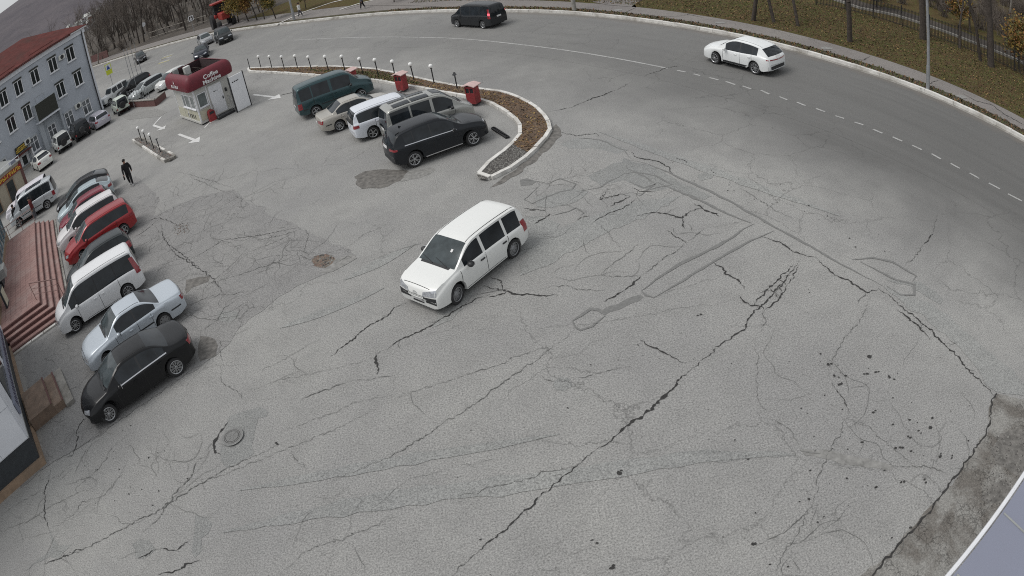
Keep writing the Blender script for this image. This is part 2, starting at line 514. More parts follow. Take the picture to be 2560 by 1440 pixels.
pav = up(strip(1.1, 3.1, 0.155, 0.16, 3, f1=fo_out)).build('pavement', M['pavement']); tag(pav, kind='structure')
IW = next(i for i in range(NP) if KC[i][0] < -31)
ln = up(strip(3.1, 70, 0.17, 0.17, 12, f0=fo_out, i1=IW + 1)).build('lawn', M['lawn']); tag(ln, kind='structure')
wdl = up(strip(3.1, 120, 0.17, 0.17, 12, f0=fo_out, i0=IW, i1=NP)).build('woodland_floor', M['forest_floor']); tag(wdl, kind='structure')
gtt = up(strip(0, -.28, 0.008, 0.007, 1, i1=IW + 20)).build('gutter', M['concrete']); tag(gtt, kind='structure')

# white-washed kerb of the main road
kb = MB()
kroot = empty('road_kerb', (float(KC[30][0]), float(KC[30][1]), 0)); tag(kroot, 'long whitewashed concrete kerb curving along the far side of the main road', 'kerb')
kinv = Matrix.Translation(-kroot.location)
acc = []
i = 0
stone = MB().box(-0.495, 0.495, 0, 0.22, 0, 0.19).mesh('kerb_stone', M['white_paint'])
stone_c = MB().box(-0.49, 0.49, 0, 0.17, 0, 0.17).mesh('kerb_stone', M['concrete'])
gut = MB()
cnt = 0
far = MB()
s = 0.0
while s < SK[-1] - 1:
    k = int(np.searchsorted(SK, s + 0.5)) - 1
    f = (s + 0.5 - SK[k]) / max(1e-6, SK[k + 1] - SK[k])
    q = KC[k] + (KC[k + 1] - KC[k]) * f
    tt = KC[k + 1] - KC[k]; ang = math.atan2(tt[1], tt[0])
    no = NO[k]
    side = 0 if (-math.sin(ang)) * no[0] + math.cos(ang) * no[1] > 0 else math.pi
    if q[1] < 62:
        o = inst('kerb_stone', stone, kroot, (q[0] - kroot.location.x + no[0] * rnd.uniform(-.012, .012), q[1] - kroot.location.y, rnd.uniform(-.012, .008)), (0, 0, ang + side))
        cnt += 1
    else:
        Mx = Matrix.Translation((q[0] - kroot.location.x, q[1] - kroot.location.y, 0)) @ Matrix.Rotation(ang + side, 4, 'Z')
        far.box(-0.5, 0.5, 0, 0.22, 0, 0.19, 0, Mx)
    s += 1.0
far.build('kerb_run', M['white_paint'], kroot)['kind'] = 'stuff'

# ---------------------------------------------------------------- cracks, tar seals and patches in the lot
def frac(P, rough=0.12, seg=0.16, r=rnd):
    P = [np.array(p, float) for p in P]
    out = [P[0]]
    for i in range(len(P) - 1):
        a_, b_ = P[i], P[i + 1]
        ln_ = np.linalg.norm(b_ - a_)
        n = max(1, int(ln_ / seg))
        nrm = np.array([-(b_ - a_)[1], (b_ - a_)[0]]) / max(ln_, 1e-6)
        off = 0
        for k in range(1, n):
            off = off * 0.6 + r.gauss(0, 1) * rough * seg
            env = min(1, k / 2, (n - k) / 2)
            out.append(a_ + (b_ - a_) * k / n + nrm * off * env)
        out.append(b_)
    return out

def ribbon(P, w0, z, taper=True, wob=0.35, r=rnd):
    mb = MB(); n = len(P)
    for i, p_ in enumerate(P):
        t_ = P[min(i + 1, n - 1)] - P[max(i - 1, 0)]
        l_ = np.linalg.norm(t_) or 1
        nn = np.array([-t_[1], t_[0]]) / l_
        e = min(1.0, 0.15 + 3.0 * min(i, n - 1 - i) / n) if taper else 1.0
        ww = w0 * 0.5 * e * (1 + r.uniform(-wob, wob))
        a_ = p_ + nn * ww; b_ = p_ - nn * ww
        mb.v += [(a_[0], a_[1], z), (b_[0], b_[1], z)]
    for i in range(n - 1):
        mb.f.append((2 * i, 2 * i + 1, 2 * i + 3, 2 * i + 2)); mb.m.append(0)
    return up(mb)

CR = [  # polyline on the ground, width in metres
([(8.39, 14.93), (8.03, 14.62), (7.56, 14.20), (6.76, 13.59), (6.00, 13.08), (5.44, 12.54), (4.76, 12.20), (4.09, 11.81), (3.73, 11.56)], .030),
([(3.73, 11.58), (3.30, 11.20), (2.69, 10.77), (2.04, 10.39), (1.61, 10.08), (1.20, 9.84)], .055),
([(1.20, 9.86), (0.80, 9.59), (0.32, 9.26), (-0.34, 8.77), (-0.81, 8.34), (-1.34, 7.93), (-2.20, 7.19)], .024),
([(1.39, 14.02), (0.93, 13.62), (0.35, 13.16), (-0.20, 12.79), (-0.83, 12.38), (-1.66, 11.76), (-2.44, 11.28), (-3.21, 10.80), (-4.17, 10.42), (-5.15, 10.08)], .018),
([(-0.65, 16.25), (-1.00, 16.21), (-1.30, 16.02), (-2.12, 15.52), (-2.69, 15.15), (-3.25, 14.96), (-3.81, 14.60)], .035),
([(-3.81, 14.60), (-3.94, 14.38), (-3.86, 14.08), (-3.86, 13.66)], .045),
([(-3.07, 16.65), (-3.47, 16.52), (-3.64, 16.18), (-4.28, 15.81), (-4.90, 15.16), (-5.28, 14.77)], .035),
([(-0.78, 16.75), (-0.51, 16.49), (-0.18, 16.28), (0.18, 15.97), (0.72, 15.74), (1.20, 15.59)], .045),
([(-0.57, 17.20), (-0.35, 16.91), (-0.26, 16.57), (-0.24, 16.30)], .025), ([(-0.68, 16.14), (-0.37, 16.16), (-0.15, 16.27)], .035),
([(0.77, 16.07), (1.45, 16.02), (1.84, 15.65), (2.47, 15.40)], .016),
([(2.36, 14.90), (2.74, 15.09), (3.00, 15.22)], .035), ([(3.00, 15.22), (3.36, 15.53), (3.63, 15.74)], .04), ([(3.63, 15.74), (4.11, 16.10), (4.80, 16.52), (5.38, 16.90)], .018),
([(2.51, 16.13), (2.94, 15.96), (3.59, 15.73)], .016), ([(2.55, 16.16), (2.82, 16.44), (3.63, 17.04), (4.05, 17.41)], .014),
([(5.84, 15.68), (5.99, 15.40), (6.06, 14.91), (6.23, 14.55), (6.24, 14.21)], .05),
([(5.98, 13.99), (6.00, 13.67), (6.12, 13.44), (6.40, 13.32), (6.40, 13.11)], .035), ([(6.40, 13.11), (6.28, 13.02), (6.28, 12.71), (5.97, 12.35)], .02),
([(6.13, 13.40), (6.49, 13.68), (6.88, 13.99), (7.33, 14.28), (7.71, 14.52), (8.12, 14.81)], .035),
([(6.41, 13.14), (6.79, 13.36), (7.04, 13.50), (7.30, 13.73), (7.49, 13.98)], .035),
([(7.49, 13.98), (7.83, 14.21), (8.02, 14.46), (8.25, 14.72)], .025), ([(6.93, 13.98), (6.99, 13.68), (6.96, 13.47)], .025), ([(7.33, 14.28), (7.46, 14.07), (7.46, 13.91)], .03), ([(7.21, 13.73), (7.24, 13.95), (7.43, 14.08)], .03),
([(10.12, 12.89), (10.35, 12.16), (10.62, 11.12), (10.85, 10.05), (10.99, 9.32), (11.09, 8.53), (11.25, 7.82), (11.31, 7.62)], .038),
([(8.96, 14.79), (9.06, 14.28), (9.17, 13.82), (9.40, 13.58), (9.55, 13.08), (9.68, 12.84), (10.12, 12.89)], .04),
([(7.75, 16.58), (8.02, 16.25), (8.22, 16.06), (8.34, 15.56), (8.55, 15.26), (8.98, 14.83)], .035),
([(9.64, 12.85), (9.36, 12.70), (9.14, 12.49)], .02), ([(9.74, 12.76), (9.14, 12.11), (8.61, 11.67), (8.04, 11.36), (7.58, 10.96), (7.08, 10.44), (6.98, 10.03)], .012),
([(10.16, 11.85), (10.34, 11.41), (10.44, 11.09), (10.50, 10.71), (10.50, 10.36)], .04),
([(11.72, 13.67), (12.25, 13.84), (13.12, 14.41)], .02), ([(13.12, 14.41), (13.54, 14.65), (13.87, 14.81)], .045), ([(13.87, 14.81), (14.33, 15.34), (14.85, 15.80)], .015),
([(4.38, 19.02), (4.91, 19.05), (5.26, 18.87), (5.74, 18.40), (6.05, 18.64), (6.49, 18.77), (6.68, 18.87)], .045),
([(6.43, 19.19), (6.57, 18.79), (6.74, 18.46), (6.94, 18.04)], .05), ([(5.74, 18.40), (5.65, 18.04), (5.63, 17.74)], .03),
([(5.06, 17.86), (5.16, 17.46), (5.38, 17.06), (5.38, 16.85)], .022), ([(5.50, 17.02), (5.82, 17.27), (6.21, 17.59)], .016),
([(3.30, 29.56), (4.25, 29.64), (4.91, 30.07)], .025), ([(4.80, 30.01), (5.79, 30.55), (6.70, 31.05)], .05), ([(6.70, 31.05), (7.75, 31.89)], .02), ([(8.58, 32.57), (9.35, 32.97), (10.06, 33.42), (11.12, 33.55)], .03),
([(3.94, 21.24), (3.48, 20.50), (4.23, 20.66), (4.52, 20.40)], .03), ([(4.54, 20.39), (4.09, 20.12), (3.69, 19.92)], .045),
([(3.14, 26.99), (3.57, 26.55), (3.77, 26.24), (4.60, 26.18), (4.59, 25.74)], .03), ([(5.44, 23.85), (5.58, 23.21), (6.27, 22.58), (6.47, 21.97), (6.43, 21.46)], .04),
([(8.35, 19.67), (8.68, 18.67), (8.95, 17.74), (9.24, 17.24)], .02), ([(6.95, 22.70), (7.18, 22.43), (7.21, 22.13)], .04),
([(0.91, 20.86), (1.16, 20.64), (1.60, 20.41)], .05), ([(1.70, 20.17), (1.39, 19.87), (1.09, 19.66)], .045),
([(6.98, 10.03), (6.98, 9.74), (7.03, 9.37), (6.97, 8.97)], .022), ([(6.97, 8.97), (6.59, 8.58), (6.26, 8.33), (5.89, 7.97), (5.49, 7.53), (5.35, 7.18), (5.07, 6.84)], .016),
([(5.07, 6.84), (4.78, 6.68), (4.43, 6.49), (4.00, 6.40), (3.54, 6.32)], .014), ([(6.97, 8.97), (7.17, 8.48), (7.36, 7.93), (7.63, 7.30), (7.86, 6.81)], .012),
([(4.98, 9.53), (5.23, 9.24), (5.38, 8.99), (5.42, 8.47)], .014), ([(7.32, 7.05), (7.76, 6.85), (8.23, 6.57), (8.58, 6.14)], .016),
([(5.75, 12.18), (5.56, 11.84), (5.50, 11.40), (5.19, 10.76), (5.00, 9.99), (5.00, 9.45)], .009), ([(5.07, 6.84), (4.49, 6.26), (4.13, 5.99), (3.80, 5.51)], .012),
([(-15.09, 11.52), (-14.99, 10.97), (-15.04, 10.56), (-14.76, 9.84), (-14.51, 9.31), (-14.20, 8.97)], .028),
([(-8.46, 11.77), (-8.91, 11.28), (-8.93, 10.82), (-9.29, 10.41), (-9.44, 9.99), (-9.73, 9.43), (-10.20, 8.86)], .02),
([(-14.05, 7.62), (-12.27, 8.38), (-10.98, 9.07), (-9.80, 9.72), (-8.39, 10.68), (-7.93, 10.95), (-7.03, 11.32), (-6.17, 11.75)], .02), ([(-14.05, 7.62), (-13.29, 7.92), (-12.27, 8.38)], .03),
([(-9.35, 7.62), (-8.79, 7.78), (-8.34, 8.02), (-8.15, 8.09)], .035), ([(-9.59, 8.41), (-8.90, 8.39), (-8.58, 8.66)], .03), ([(-10.19, 8.10), (-9.96, 8.20), (-9.59, 8.41)], .03),
([(-9.29, 10.41), (-8.63, 10.68), (-8.02, 10.76), (-7.00, 11.11), (-5.70, 11.60), (-4.66, 11.96), (-3.63, 12.52)], .011),
([(-16.97, 8.68), (-15.43, 9.22), (-14.68, 9.74), (-13.53, 10.32), (-12.55, 10.70)], .012), ([(-14.06, 9.04), (-13.25, 9.53), (-12.97, 10.08), (-12.07, 10.30), (-11.76, 10.90), (-11.24, 11.33)], .012),
([(-13.09, 10.16), (-13.46, 10.64), (-12.63, 11.42), (-12.38, 12.23), (-11.73, 12.84)], .010), ([(-17.27, 9.37), (-16.06, 10.13), (-15.04, 10.56)], .009), ([(-11.57, 10.28), (-11.86, 10.44), (-11.64, 11.05), (-11.51, 11.66)], .009),
([(-8.15, 12.72), (-8.34, 12.35), (-8.45, 12.04), (-8.39, 11.72), (-8.16, 11.52)], .06), ([(-8.46, 11.77), (-8.41, 11.82)], .02),
([(-14.46, 13.22), (-14.21, 12.83), (-14.14, 12.37), (-14.20, 12.02), (-14.44, 12.00)], .035), ([(-14.21, 13.76), (-14.41, 13.41), (-14.42, 13.13)], .03),
([(-8.97, 15.46), (-8.88, 14.89), (-8.65, 14.39), (-7.98, 13.83), (-7.69, 13.37)], .014), ([(-9.36, 16.64), (-9.17, 15.99), (-8.95, 15.46)], .018),
([(-15.55, 27.04), (-14.94, 25.64), (-14.29, 24.65), (-13.20, 23.48), (-12.22, 22.37), (-11.60, 21.64)], .03), ([(-17.16, 26.34), (-16.56, 26.75), (-15.93, 27.70)], .022), ([(-17.59, 25.53), (-16.20, 25.30), (-15.16, 25.74)], .016),
([(-7.02, 20.78), (-7.00, 22.18), (-7.28, 22.91)], .014), ([(-7.19, 20.84), (-6.60, 20.35)], .02), ([(-5.68, 19.74), (-5.21, 20.08), (-5.05, 19.89)], .02),
([(-12.45, 22.46), (-11.01, 23.58), (-9.42, 23.21), (-7.55, 23.03), (-7.42, 22.90)], .022), ([(-14.26, 24.57), (-13.22, 23.23), (-11.60, 21.64), (-10.90, 20.88), (-10.44, 20.19), (-9.87, 19.37)], .032), ([(-10.13, 20.34), (-9.15, 20.51), (-7.88, 20.70), (-7.27, 20.87)], .02),
([(-11.21, 19.18), (-10.40, 19.42), (-9.33, 19.19), (-8.52, 19.16)], .02), ([(-17.48, 27.96), (-15.99, 27.85), (-14.53, 26.55), (-13.95, 25.91)], .025), ([(-11.71, 19.34), (-11.16, 18.45), (-10.15, 17.93), (-8.83, 17.76)], .018), ([(-9.82, 21.87), (-9.00, 22.13), (-8.20, 22.39), (-7.53, 22.86)], .014),
([(-14.34, 22.73), (-13.22, 22.92), (-11.93, 22.71)], .012), ([(-15.76, 24.25), (-14.83, 24.89), (-14.60, 25.49)], .012), ([(-10.31, 17.31), (-9.71, 17.80), (-9.63, 18.46), (-9.09, 18.87)], .02), ([(-13.45, 21.81), (-12.64, 20.68), (-11.69, 19.84)], .014),
([(-16.53, 10.63), (-15.32, 11.64), (-13.93, 12.39), (-12.60, 13.33), (-11.43, 14.18), (-10.44, 14.98), (-9.62, 15.61), (-8.92, 16.30)], .012), ([(-5.95, 7.57), (-5.41, 8.19), (-4.12, 8.61), (-3.22, 8.92)], .01), ([(-2.21, 19.95), (-3.37, 19.75), (-4.32, 19.48), (-4.73, 19.39)], .01),
([(-6.12, 11.39), (-5.92, 11.09), (-5.55, 10.64)], .014), ([(-7.61, 14.69), (-6.87, 14.96), (-6.16, 15.41), (-5.69, 15.65)], .01),
([(-7.98, 13.83), (-6.74, 14.15), (-5.52, 14.20), (-4.31, 14.31), (-3.25, 14.44)], .008), ([(-6.05, 13.12), (-5.44, 13.38), (-4.88, 13.53), (-4.66, 13.59)], .02),
([(-3.48, 12.62), (-2.71, 12.80), (-1.89, 12.96), (-1.17, 13.14), (-0.76, 13.18), (-0.13, 13.38), (0.82, 13.57)], .012), ([(-4.66, 13.59), (-3.88, 13.55), (-3.39, 13.51), (-3.41, 13.20)], .012),
([(2.89, 13.07), (2.99, 12.84), (3.26, 12.50), (3.56, 12.11), (3.74, 11.85)], .03), ([(0.30, 12.49), (0.35, 12.33), (0.55, 12.20)], .02), ([(0.99, 12.17), (1.57, 12.18), (1.97, 12.20), (2.41, 12.17)], .012),
([(-0.01, 14.36), (1.04, 14.26), (2.06, 14.04), (3.14, 14.00), (4.24, 13.99), (5.35, 13.83), (5.96, 13.87)], .007), ([(3.75, 14.62), (4.50, 14.80), (5.14, 14.92), (5.88, 14.93)], .007),
([(4.73, 20.94), (4.92, 20.56), (5.46, 20.42)], .03), ([(2.89, 19.03), (3.22, 19.31), (4.11, 19.67), (4.65, 20.11)], .03), ([(2.42, 19.34), (2.60, 19.55), (2.93, 19.56)], .02),
([(3.13, 18.94), (3.30, 17.99), (3.40, 17.36)], .012), ([(-13.02, 14.46), (-12.50, 15.05), (-11.07, 15.45), (-9.99, 16.19)], .006),
([(-9.34, 22.87), (-8.26, 22.72), (-7.53, 22.86)], .02), ([(-9.28, 21.10), (-8.32, 21.28), (-7.27, 20.87)], .012), ([(-17.08, 33.78), (-14.13, 31.00), (-12.10, 28.95)], .016), ([(-15.95, 32.57), (-12.48, 28.73), (-11.45, 28.17)], .014),
([(-6.44, 12.08), (-5.77, 12.24), (-5.02, 12.46), (-4.28, 12.74), (-3.43, 12.76)], .009), ([(-1.90, 9.23), (-1.04, 9.32), (0.09, 9.44), (0.70, 9.50)], .016),
]
# longer joint between lot and road: seals of darker tar
TAR = [
([(5.18, 23.18), (5.79, 22.57), (6.56, 21.08), (7.29, 19.72), (7.96, 18.06), (8.60, 16.55), (9.23, 15.15), (9.85, 13.85), (10.32, 12.96)], .10),
([(4.93, 22.54), (5.38, 21.68), (5.61, 20.93)], .08), ([(5.65, 21.08), (6.23, 20.09), (6.78, 19.15), (7.26, 18.15), (7.80, 17.36)], .11),
([(3.44, 15.05), (4.13, 15.53), (4.87, 15.95), (5.73, 16.27), (6.68, 16.69), (7.85, 17.30)], .11), ([(3.69, 14.64), (4.58, 15.07), (5.63, 15.62), (6.58, 16.08), (7.64, 16.49), (8.31, 16.71)], .09), ([(3.44, 15.05), (3.52, 14.83), (3.69, 14.64)], .08),
([(1.38, 14.36), (1.62, 14.51), (1.93, 14.71), (2.13, 14.62), (2.26, 14.33)], .13), ([(1.38, 14.36), (1.41, 14.08), (1.51, 13.92), (1.84, 13.98), (2.25, 14.30)], .07),
([(1.11, 23.07), (1.46, 22.85), (1.98, 22.36), (2.46, 22.60), (2.93, 21.97), (2.71, 21.57), (2.28, 21.58), (1.82, 21.39), (1.22, 21.09), (0.99, 21.49), (1.42, 22.01), (1.60, 22.26)], .05),
([(1.74, 20.01), (2.29, 20.08), (2.60, 20.25), (2.78, 19.81), (2.62, 19.67)], .06), ([(2.81, 21.37), (3.67, 21.35), (4.04, 21.69), (4.74, 22.09)], .05),
([(4.78, 21.40), (5.13, 20.79), (5.61, 20.93), (4.84, 20.28), (4.70, 20.58)], .09), ([(4.74, 22.09), (5.19, 22.09), (5.79, 21.53), (6.13, 20.68), (5.52, 20.65), (4.98, 20.54)], .08),
([(3.88, 25.96), (4.60, 25.43), (5.27, 24.11), (5.30, 23.32)], .07), ([(10.04, 14.44), (10.77, 14.32), (11.33, 13.91), (11.75, 13.01), (11.43, 12.79)], .09), ([(10.25, 14.26), (10.63, 13.59), (10.94, 13.06), (11.42, 12.65), (11.12, 12.22), (10.66, 12.38), (10.45, 12.92)], .09),
([(-1.16, 16.36), (0.00, 16.38)], .02),
([(5.37, 8.33), (5.78, 8.08)], .05),
]
PAT = [  # filled areas: (outline, material)
([(-8.15, 12.97), (-7.68, 13.08), (-7.19, 13.15), (-6.90, 12.89), (-6.95, 12.73), (-7.19, 12.71), (-7.22, 12.21), (-7.22, 11.69), (-7.10, 11.42), (-7.48, 11.17), (-7.88, 11.00), (-8.08, 11.28), (-8.23, 11.83), (-8.19, 12.28)], 'asphalt_patch'),
([(-10.48, 8.58), (-10.22, 8.74), (-9.90, 8.71), (-9.60, 8.42), (-9.86, 8.15), (-10.25, 8.14)], 'asphalt_patch'),
([(-8.54, 9.54), (-8.19, 9.41), (-7.96, 9.19), (-8.04, 8.88), (-8.22, 8.76), (-8.13, 8.38), (-8.30, 8.16), (-8.42, 8.31), (-8.46, 8.88)], 'asphalt_patch'),
([(-14.21, 9.00), (-13.95, 8.73), (-13.53, 8.38), (-12.90, 8.46), (-13.25, 8.10), (-13.31, 7.87), (-13.79, 7.95), (-14.22, 7.71), (-14.94, 7.24), (-14.10, 7.95), (-13.82, 8.36)], 'asphalt_patch'),
([(0.53, 12.21), (0.72, 12.32), (0.95, 12.22), (0.95, 11.94), (0.75, 11.81), (0.54, 11.92)], 'asphalt_patch'),
([(2.23, 14.57), (2.90, 14.81), (3.37, 14.90), (3.44, 14.78), (3.30, 14.64), (2.82, 14.50), (2.26, 14.35)], 'tar'),
([(-5.61, 26.62), (-5.16, 26.95), (-4.48, 26.79), (-4.03, 26.52), (-3.21, 25.97), (-2.89, 25.38), (-3.38, 25.25), (-3.76, 25.13), (-4.03, 24.89), (-4.36, 24.87), (-4.79, 25.12), (-5.14, 25.22), (-5.48, 25.85)], 'damp'),
([(-3.20, 25.93), (-2.32, 25.88), (-2.08, 25.48), (-2.73, 25.03), (-3.54, 25.06)], 'stain'),
([(5.39, 8.37), (5.92, 8.16), (6.30, 7.84), (6.81, 7.50), (7.32, 7.04), (7.23, 6.97), (6.53, 7.40), (5.97, 7.81), (5.43, 8.18)], 'stain'),
([(2.29, 9.21), (3.00, 9.18), (3.83, 8.89), (5.01, 8.44), (5.24, 8.25), (4.45, 8.50), (3.26, 8.83), (2.41, 8.99)], 'asphalt_patch'),
([(10.61, 13.17), (10.94, 13.06), (11.71, 12.70), (11.97, 12.09), (11.99, 11.68), (11.74, 11.53), (11.52, 11.95), (11.24, 12.65)], 'asphalt_patch'),
([(7.26, 21.10), (7.62, 21.21), (7.82, 20.91), (7.65, 20.67), (7.20, 20.63)], 'asphalt_patch'),
([(5.61, 23.58), (4.30, 25.56), (3.52, 24.97), (2.76, 26.25), (1.71, 24.65), (1.04, 23.10), (2.09, 22.15), (2.93, 21.97), (3.48, 20.50), (4.65, 20.66), (5.40, 19.78), (6.32, 20.36), (5.98, 22.15)], 'asphalt_patch_light'),
([(4.50, 22.36), (5.38, 22.20), (5.70, 21.23), (6.21, 20.46), (5.46, 20.42), (5.00, 20.84), (4.62, 21.63)], 'asphalt_patch'),
([(1.04, 23.10), (1.32, 23.12), (1.59, 22.70), (1.41, 22.50), (1.01, 22.57)], 'tar'),
([(3.21, 27.92), (3.29, 27.39), (3.24, 26.57), (2.92, 26.18), (2.48, 25.31), (1.83, 24.40), (1.10, 23.61), (0.44, 23.09), (-0.09, 22.92), (0.24, 23.28), (1.00, 24.02), (2.04, 25.30), (2.67, 26.52), (2.96, 27.45)], 'damp'),
([(-16.53, 10.63), (-15.32, 11.64), (-13.93, 12.39), (-12.60, 13.33), (-11.43, 14.18), (-10.44, 14.98), (-9.62, 15.61), (-8.92, 16.30), (-8.45, 17.43), (-7.46, 18.45), (-6.94, 18.83), (-6.12, 19.16), (-5.30, 19.48), (-4.91, 19.96), (-5.92, 21.16), (-7.46, 22.99), (-8.77, 24.39), (-10.13, 26.22), (-10.95, 27.10), (-11.94, 28.77), (-14.00, 29.11), (-15.55, 28.65), (-16.58, 28.34), (-16.96, 30.27), (-18.77, 32.71), (-21.10, 35.71), (-21.87, 34.51), (-24.93, 33.59), (-25.98, 32.11), (-22.34, 26.95), (-18.86, 21.56), (-19.21, 19.64), (-21.16, 18.57), (-18.10, 15.19), (-15.95, 12.50), (-16.56, 11.21)], 'asphalt_old'),
([(-12.07, 21.03), (-10.90, 20.88), (-10.87, 20.47), (-11.56, 20.31), (-11.73, 19.98)], 'damp'),
([(-10.24, 17.08), (-9.69, 16.83), (-9.33, 16.33), (-9.28, 15.82), (-9.85, 15.67), (-10.14, 16.43)], 'damp'),
([(1.34, 21.50), (2.60, 21.77), (3.21, 21.21), (2.68, 20.66), (1.83, 20.55), (1.33, 20.90)], 'asphalt_faint'),
([(3.00, 25.70), (3.73, 26.03), (4.91, 25.30), (5.41, 24.05), (4.95, 23.84), (4.13, 24.79), (3.22, 25.10)], 'asphalt_faint'),
([(3.47, 22.43), (4.53, 23.07), (5.18, 23.18), (5.33, 22.04), (4.62, 21.63), (3.71, 21.50)], 'asphalt_patch'),
([(5.08, 23.41), (5.98, 22.15), (6.46, 20.79), (7.19, 19.45), (6.83, 19.28), (6.05, 20.46), (5.24, 21.73), (4.84, 22.76)], 'asphalt_patch'),
([(-0.12, 20.19), (1.23, 20.21), (1.91, 19.40), (1.50, 18.53), (0.42, 17.96), (-0.88, 17.09), (-1.16, 16.36), (-1.78, 15.42), (-2.35, 15.23), (-2.10, 16.28)], 'asphalt_faint'),
([(0.90, 18.75), (2.57, 19.42), (4.76, 20.01), (6.14, 19.81), (5.04, 19.05), (2.97, 18.23), (1.29, 17.20), (0.29, 16.90)], 'asphalt_faint'),
([(10.32, 12.96), (10.53, 12.19), (11.27, 9.71), (11.43, 7.82), (12.30, 7.26), (12.60, 7.62), (12.02, 9.77), (11.49, 11.66)], 'asphalt_faint'),



([(-9.93, 18.31), (-9.07, 18.10), (-8.82, 17.71), (-9.23, 17.49), (-9.71, 17.80)], 'asphalt_patch'),
]
par = lot_o
def is_ccw(P): return sum(P[i][0] * P[(i + 1) % len(P)][1] - P[(i + 1) % len(P)][0] * P[i][1] for i in range(len(P))) > 0

def edge_poly(P, rough=0.25, seg=0.18):
    Q = frac(list(P) + [P[0]], rough, seg)[:-1]
    return Q if is_ccw(Q) else Q[::-1]

def flat(name, P, z, mat, parent, th=0):
    bm = bmesh.new()
    vs = [bm.verts.new((p_[0], p_[1], z)) for p_ in P]
    es = [bm.edges.new((vs[i], vs[(i + 1) % len(vs)])) for i in range(len(vs))]
    bmesh.ops.triangle_fill(bm, edges=es, use_beauty=True, normal=(0, 0, 1))
    for f in bm.faces:
        if f.normal.z < 0: f.normal_flip()
    me = bpy.data.meshes.new(name); bm.to_mesh(me); bm.free()
    me.materials.append(M[mat] if isinstance(mat, str) else mat)
    return inst(name, me, parent)

zz = 0.0045
for n_, (P, mname) in enumerate(PAT):
    o = flat('patch', edge_poly(P), 0.0050 + 0.00014 * n_, mname, par)
for n_, (P, w_) in enumerate(TAR):
    ribbon(frac(P, 0.10, 0.2), w_, 0.0122 + 0.0001 * n_, True, 0.3).build('tar_seal', M['tar'], par)
for n_, (P, w_) in enumerate(CR):
    ribbon(frac(P, 0.42, 0.055), w_ * 1.0, 0.0146 + 0.00004 * n_, True, 0.85).build('crack', M['crack'] if w_ > 0.0205 else M['crack_soft'], par)
    if w_ > 0.02:
        # side branches that die out
        Q = frac(P, 0.3, 0.3)
        br = MB()
        for k in range(2, len(Q) - 2, 3):
            if rnd.random() < 0.35:
                d_ = Q[k + 1] - Q[k]; an = math.atan2(d_[1], d_[0]) + rnd.choice((-1, 1)) * rnd.uniform(.5, 1.2)
                ln_ = rnd.uniform(.15, .6)
                R_ = ribbon(frac([Q[k], Q[k] + ln_ * np.array([math.cos(an), math.sin(an)])], .35, .07), .012, 0.0206)
                b0 = len(br.v); br.v += R_.v; br.f += [tuple(b0 + j for j in f) for f in R_.f]; br.m += [0] * len(R_.f)
        if br.f: br.build('crack', M['crack_soft'], par)
# wandering hairline cracks in the older surface
hl = MB()
def inpoly(x, y, P):
    c_ = False
    for i in range(len(P)):
        (x1, y1), (x2, y2) = P[i], P[i - 1]
        if (y1 > y) != (y2 > y) and x < (x2 - x1) * (y - y1) / (y2 - y1) + x1: c_ = not c_
    return c_
def wander(x, y, an, ln_, w_, depth=0):
    P = [np.array([x, y])]
    for k in range(int(ln_ / 0.12)):
        an += rnd.gauss(0, 0.28)
        P.append(P[-1] + 0.12 * np.array([math.cos(an), math.sin(an)]))
        if depth < 2 and rnd.random() < 0.05: wander(P[-1][0], P[-1][1], an + rnd.choice((-1, 1)) * rnd.uniform(.6, 1.4), ln_ * rnd.uniform(.2, .5), w_ * .8, depth + 1)
    if len(P) > 2:
        R_ = ribbon(P, w_, 0.0208); b0 = len(hl.v); hl.v += R_.v; hl.f += [tuple(b0 + j for j in f) for f in R_.f]; hl.m += [0] * len(R_.f)
ZONE = [([(-17.19, 9.20), (-14.09, 12.73), (-10.14, 12.32), (-8.49, 11.22), (-9.27, 9.37), (-9.97, 7.56), (-16.28, 6.89)], 20, 2.0), ([(-18.96, 32.32), (-11.32, 27.69), (-5.06, 20.02), (-6.89, 18.49), (-11.81, 19.37), (-17.65, 28.04)], 60, 3.0),
        ([(-12.82, 14.43), (-5.58, 14.73), (-0.23, 12.50), (-2.36, 8.66), (-8.08, 7.61), (-9.68, 9.38)], 8, 2.4), ([(6.84, 11.71), (10.99, 9.32), (10.51, 7.01), (5.87, 4.67), (2.79, 5.99), (5.05, 10.11)], 13, 2.6), ([(1.37, 23.31), (5.00, 20.84), (7.78, 17.32), (3.55, 15.57), (1.19, 15.19), (1.02, 18.71)], 16, 2.0),
        ([(-21.05, 18.14), (-16.88, 18.28), (-14.96, 14.75), (-15.62, 12.29), (-13.99, 12.01), (-15.45, 11.91), (-17.08, 13.78)], 12, 1.2), ([(-11.81, 19.37), (-9.96, 17.22), (-8.04, 16.90), (-7.38, 17.98), (-9.12, 19.00)], 10, 1.5)]
for P, n_, ln_ in ZONE:
    X = [p_[0] for p_ in P]; Y = [p_[1] for p_ in P]; k = 0
    while k < n_:
        x, y = rnd.uniform(min(X), max(X)), rnd.uniform(min(Y), max(Y))
        if inpoly(x, y, P): wander(x, y, rnd.choice((R(35), R(215), R(125))) + rnd.gauss(0, .5), ln_ * rnd.uniform(.4, 1.3), rnd.uniform(.006, .013)); k += 1
ho = hl.build('hairline_cracks', M['crack_soft'], par); ho['kind'] = 'stuff'

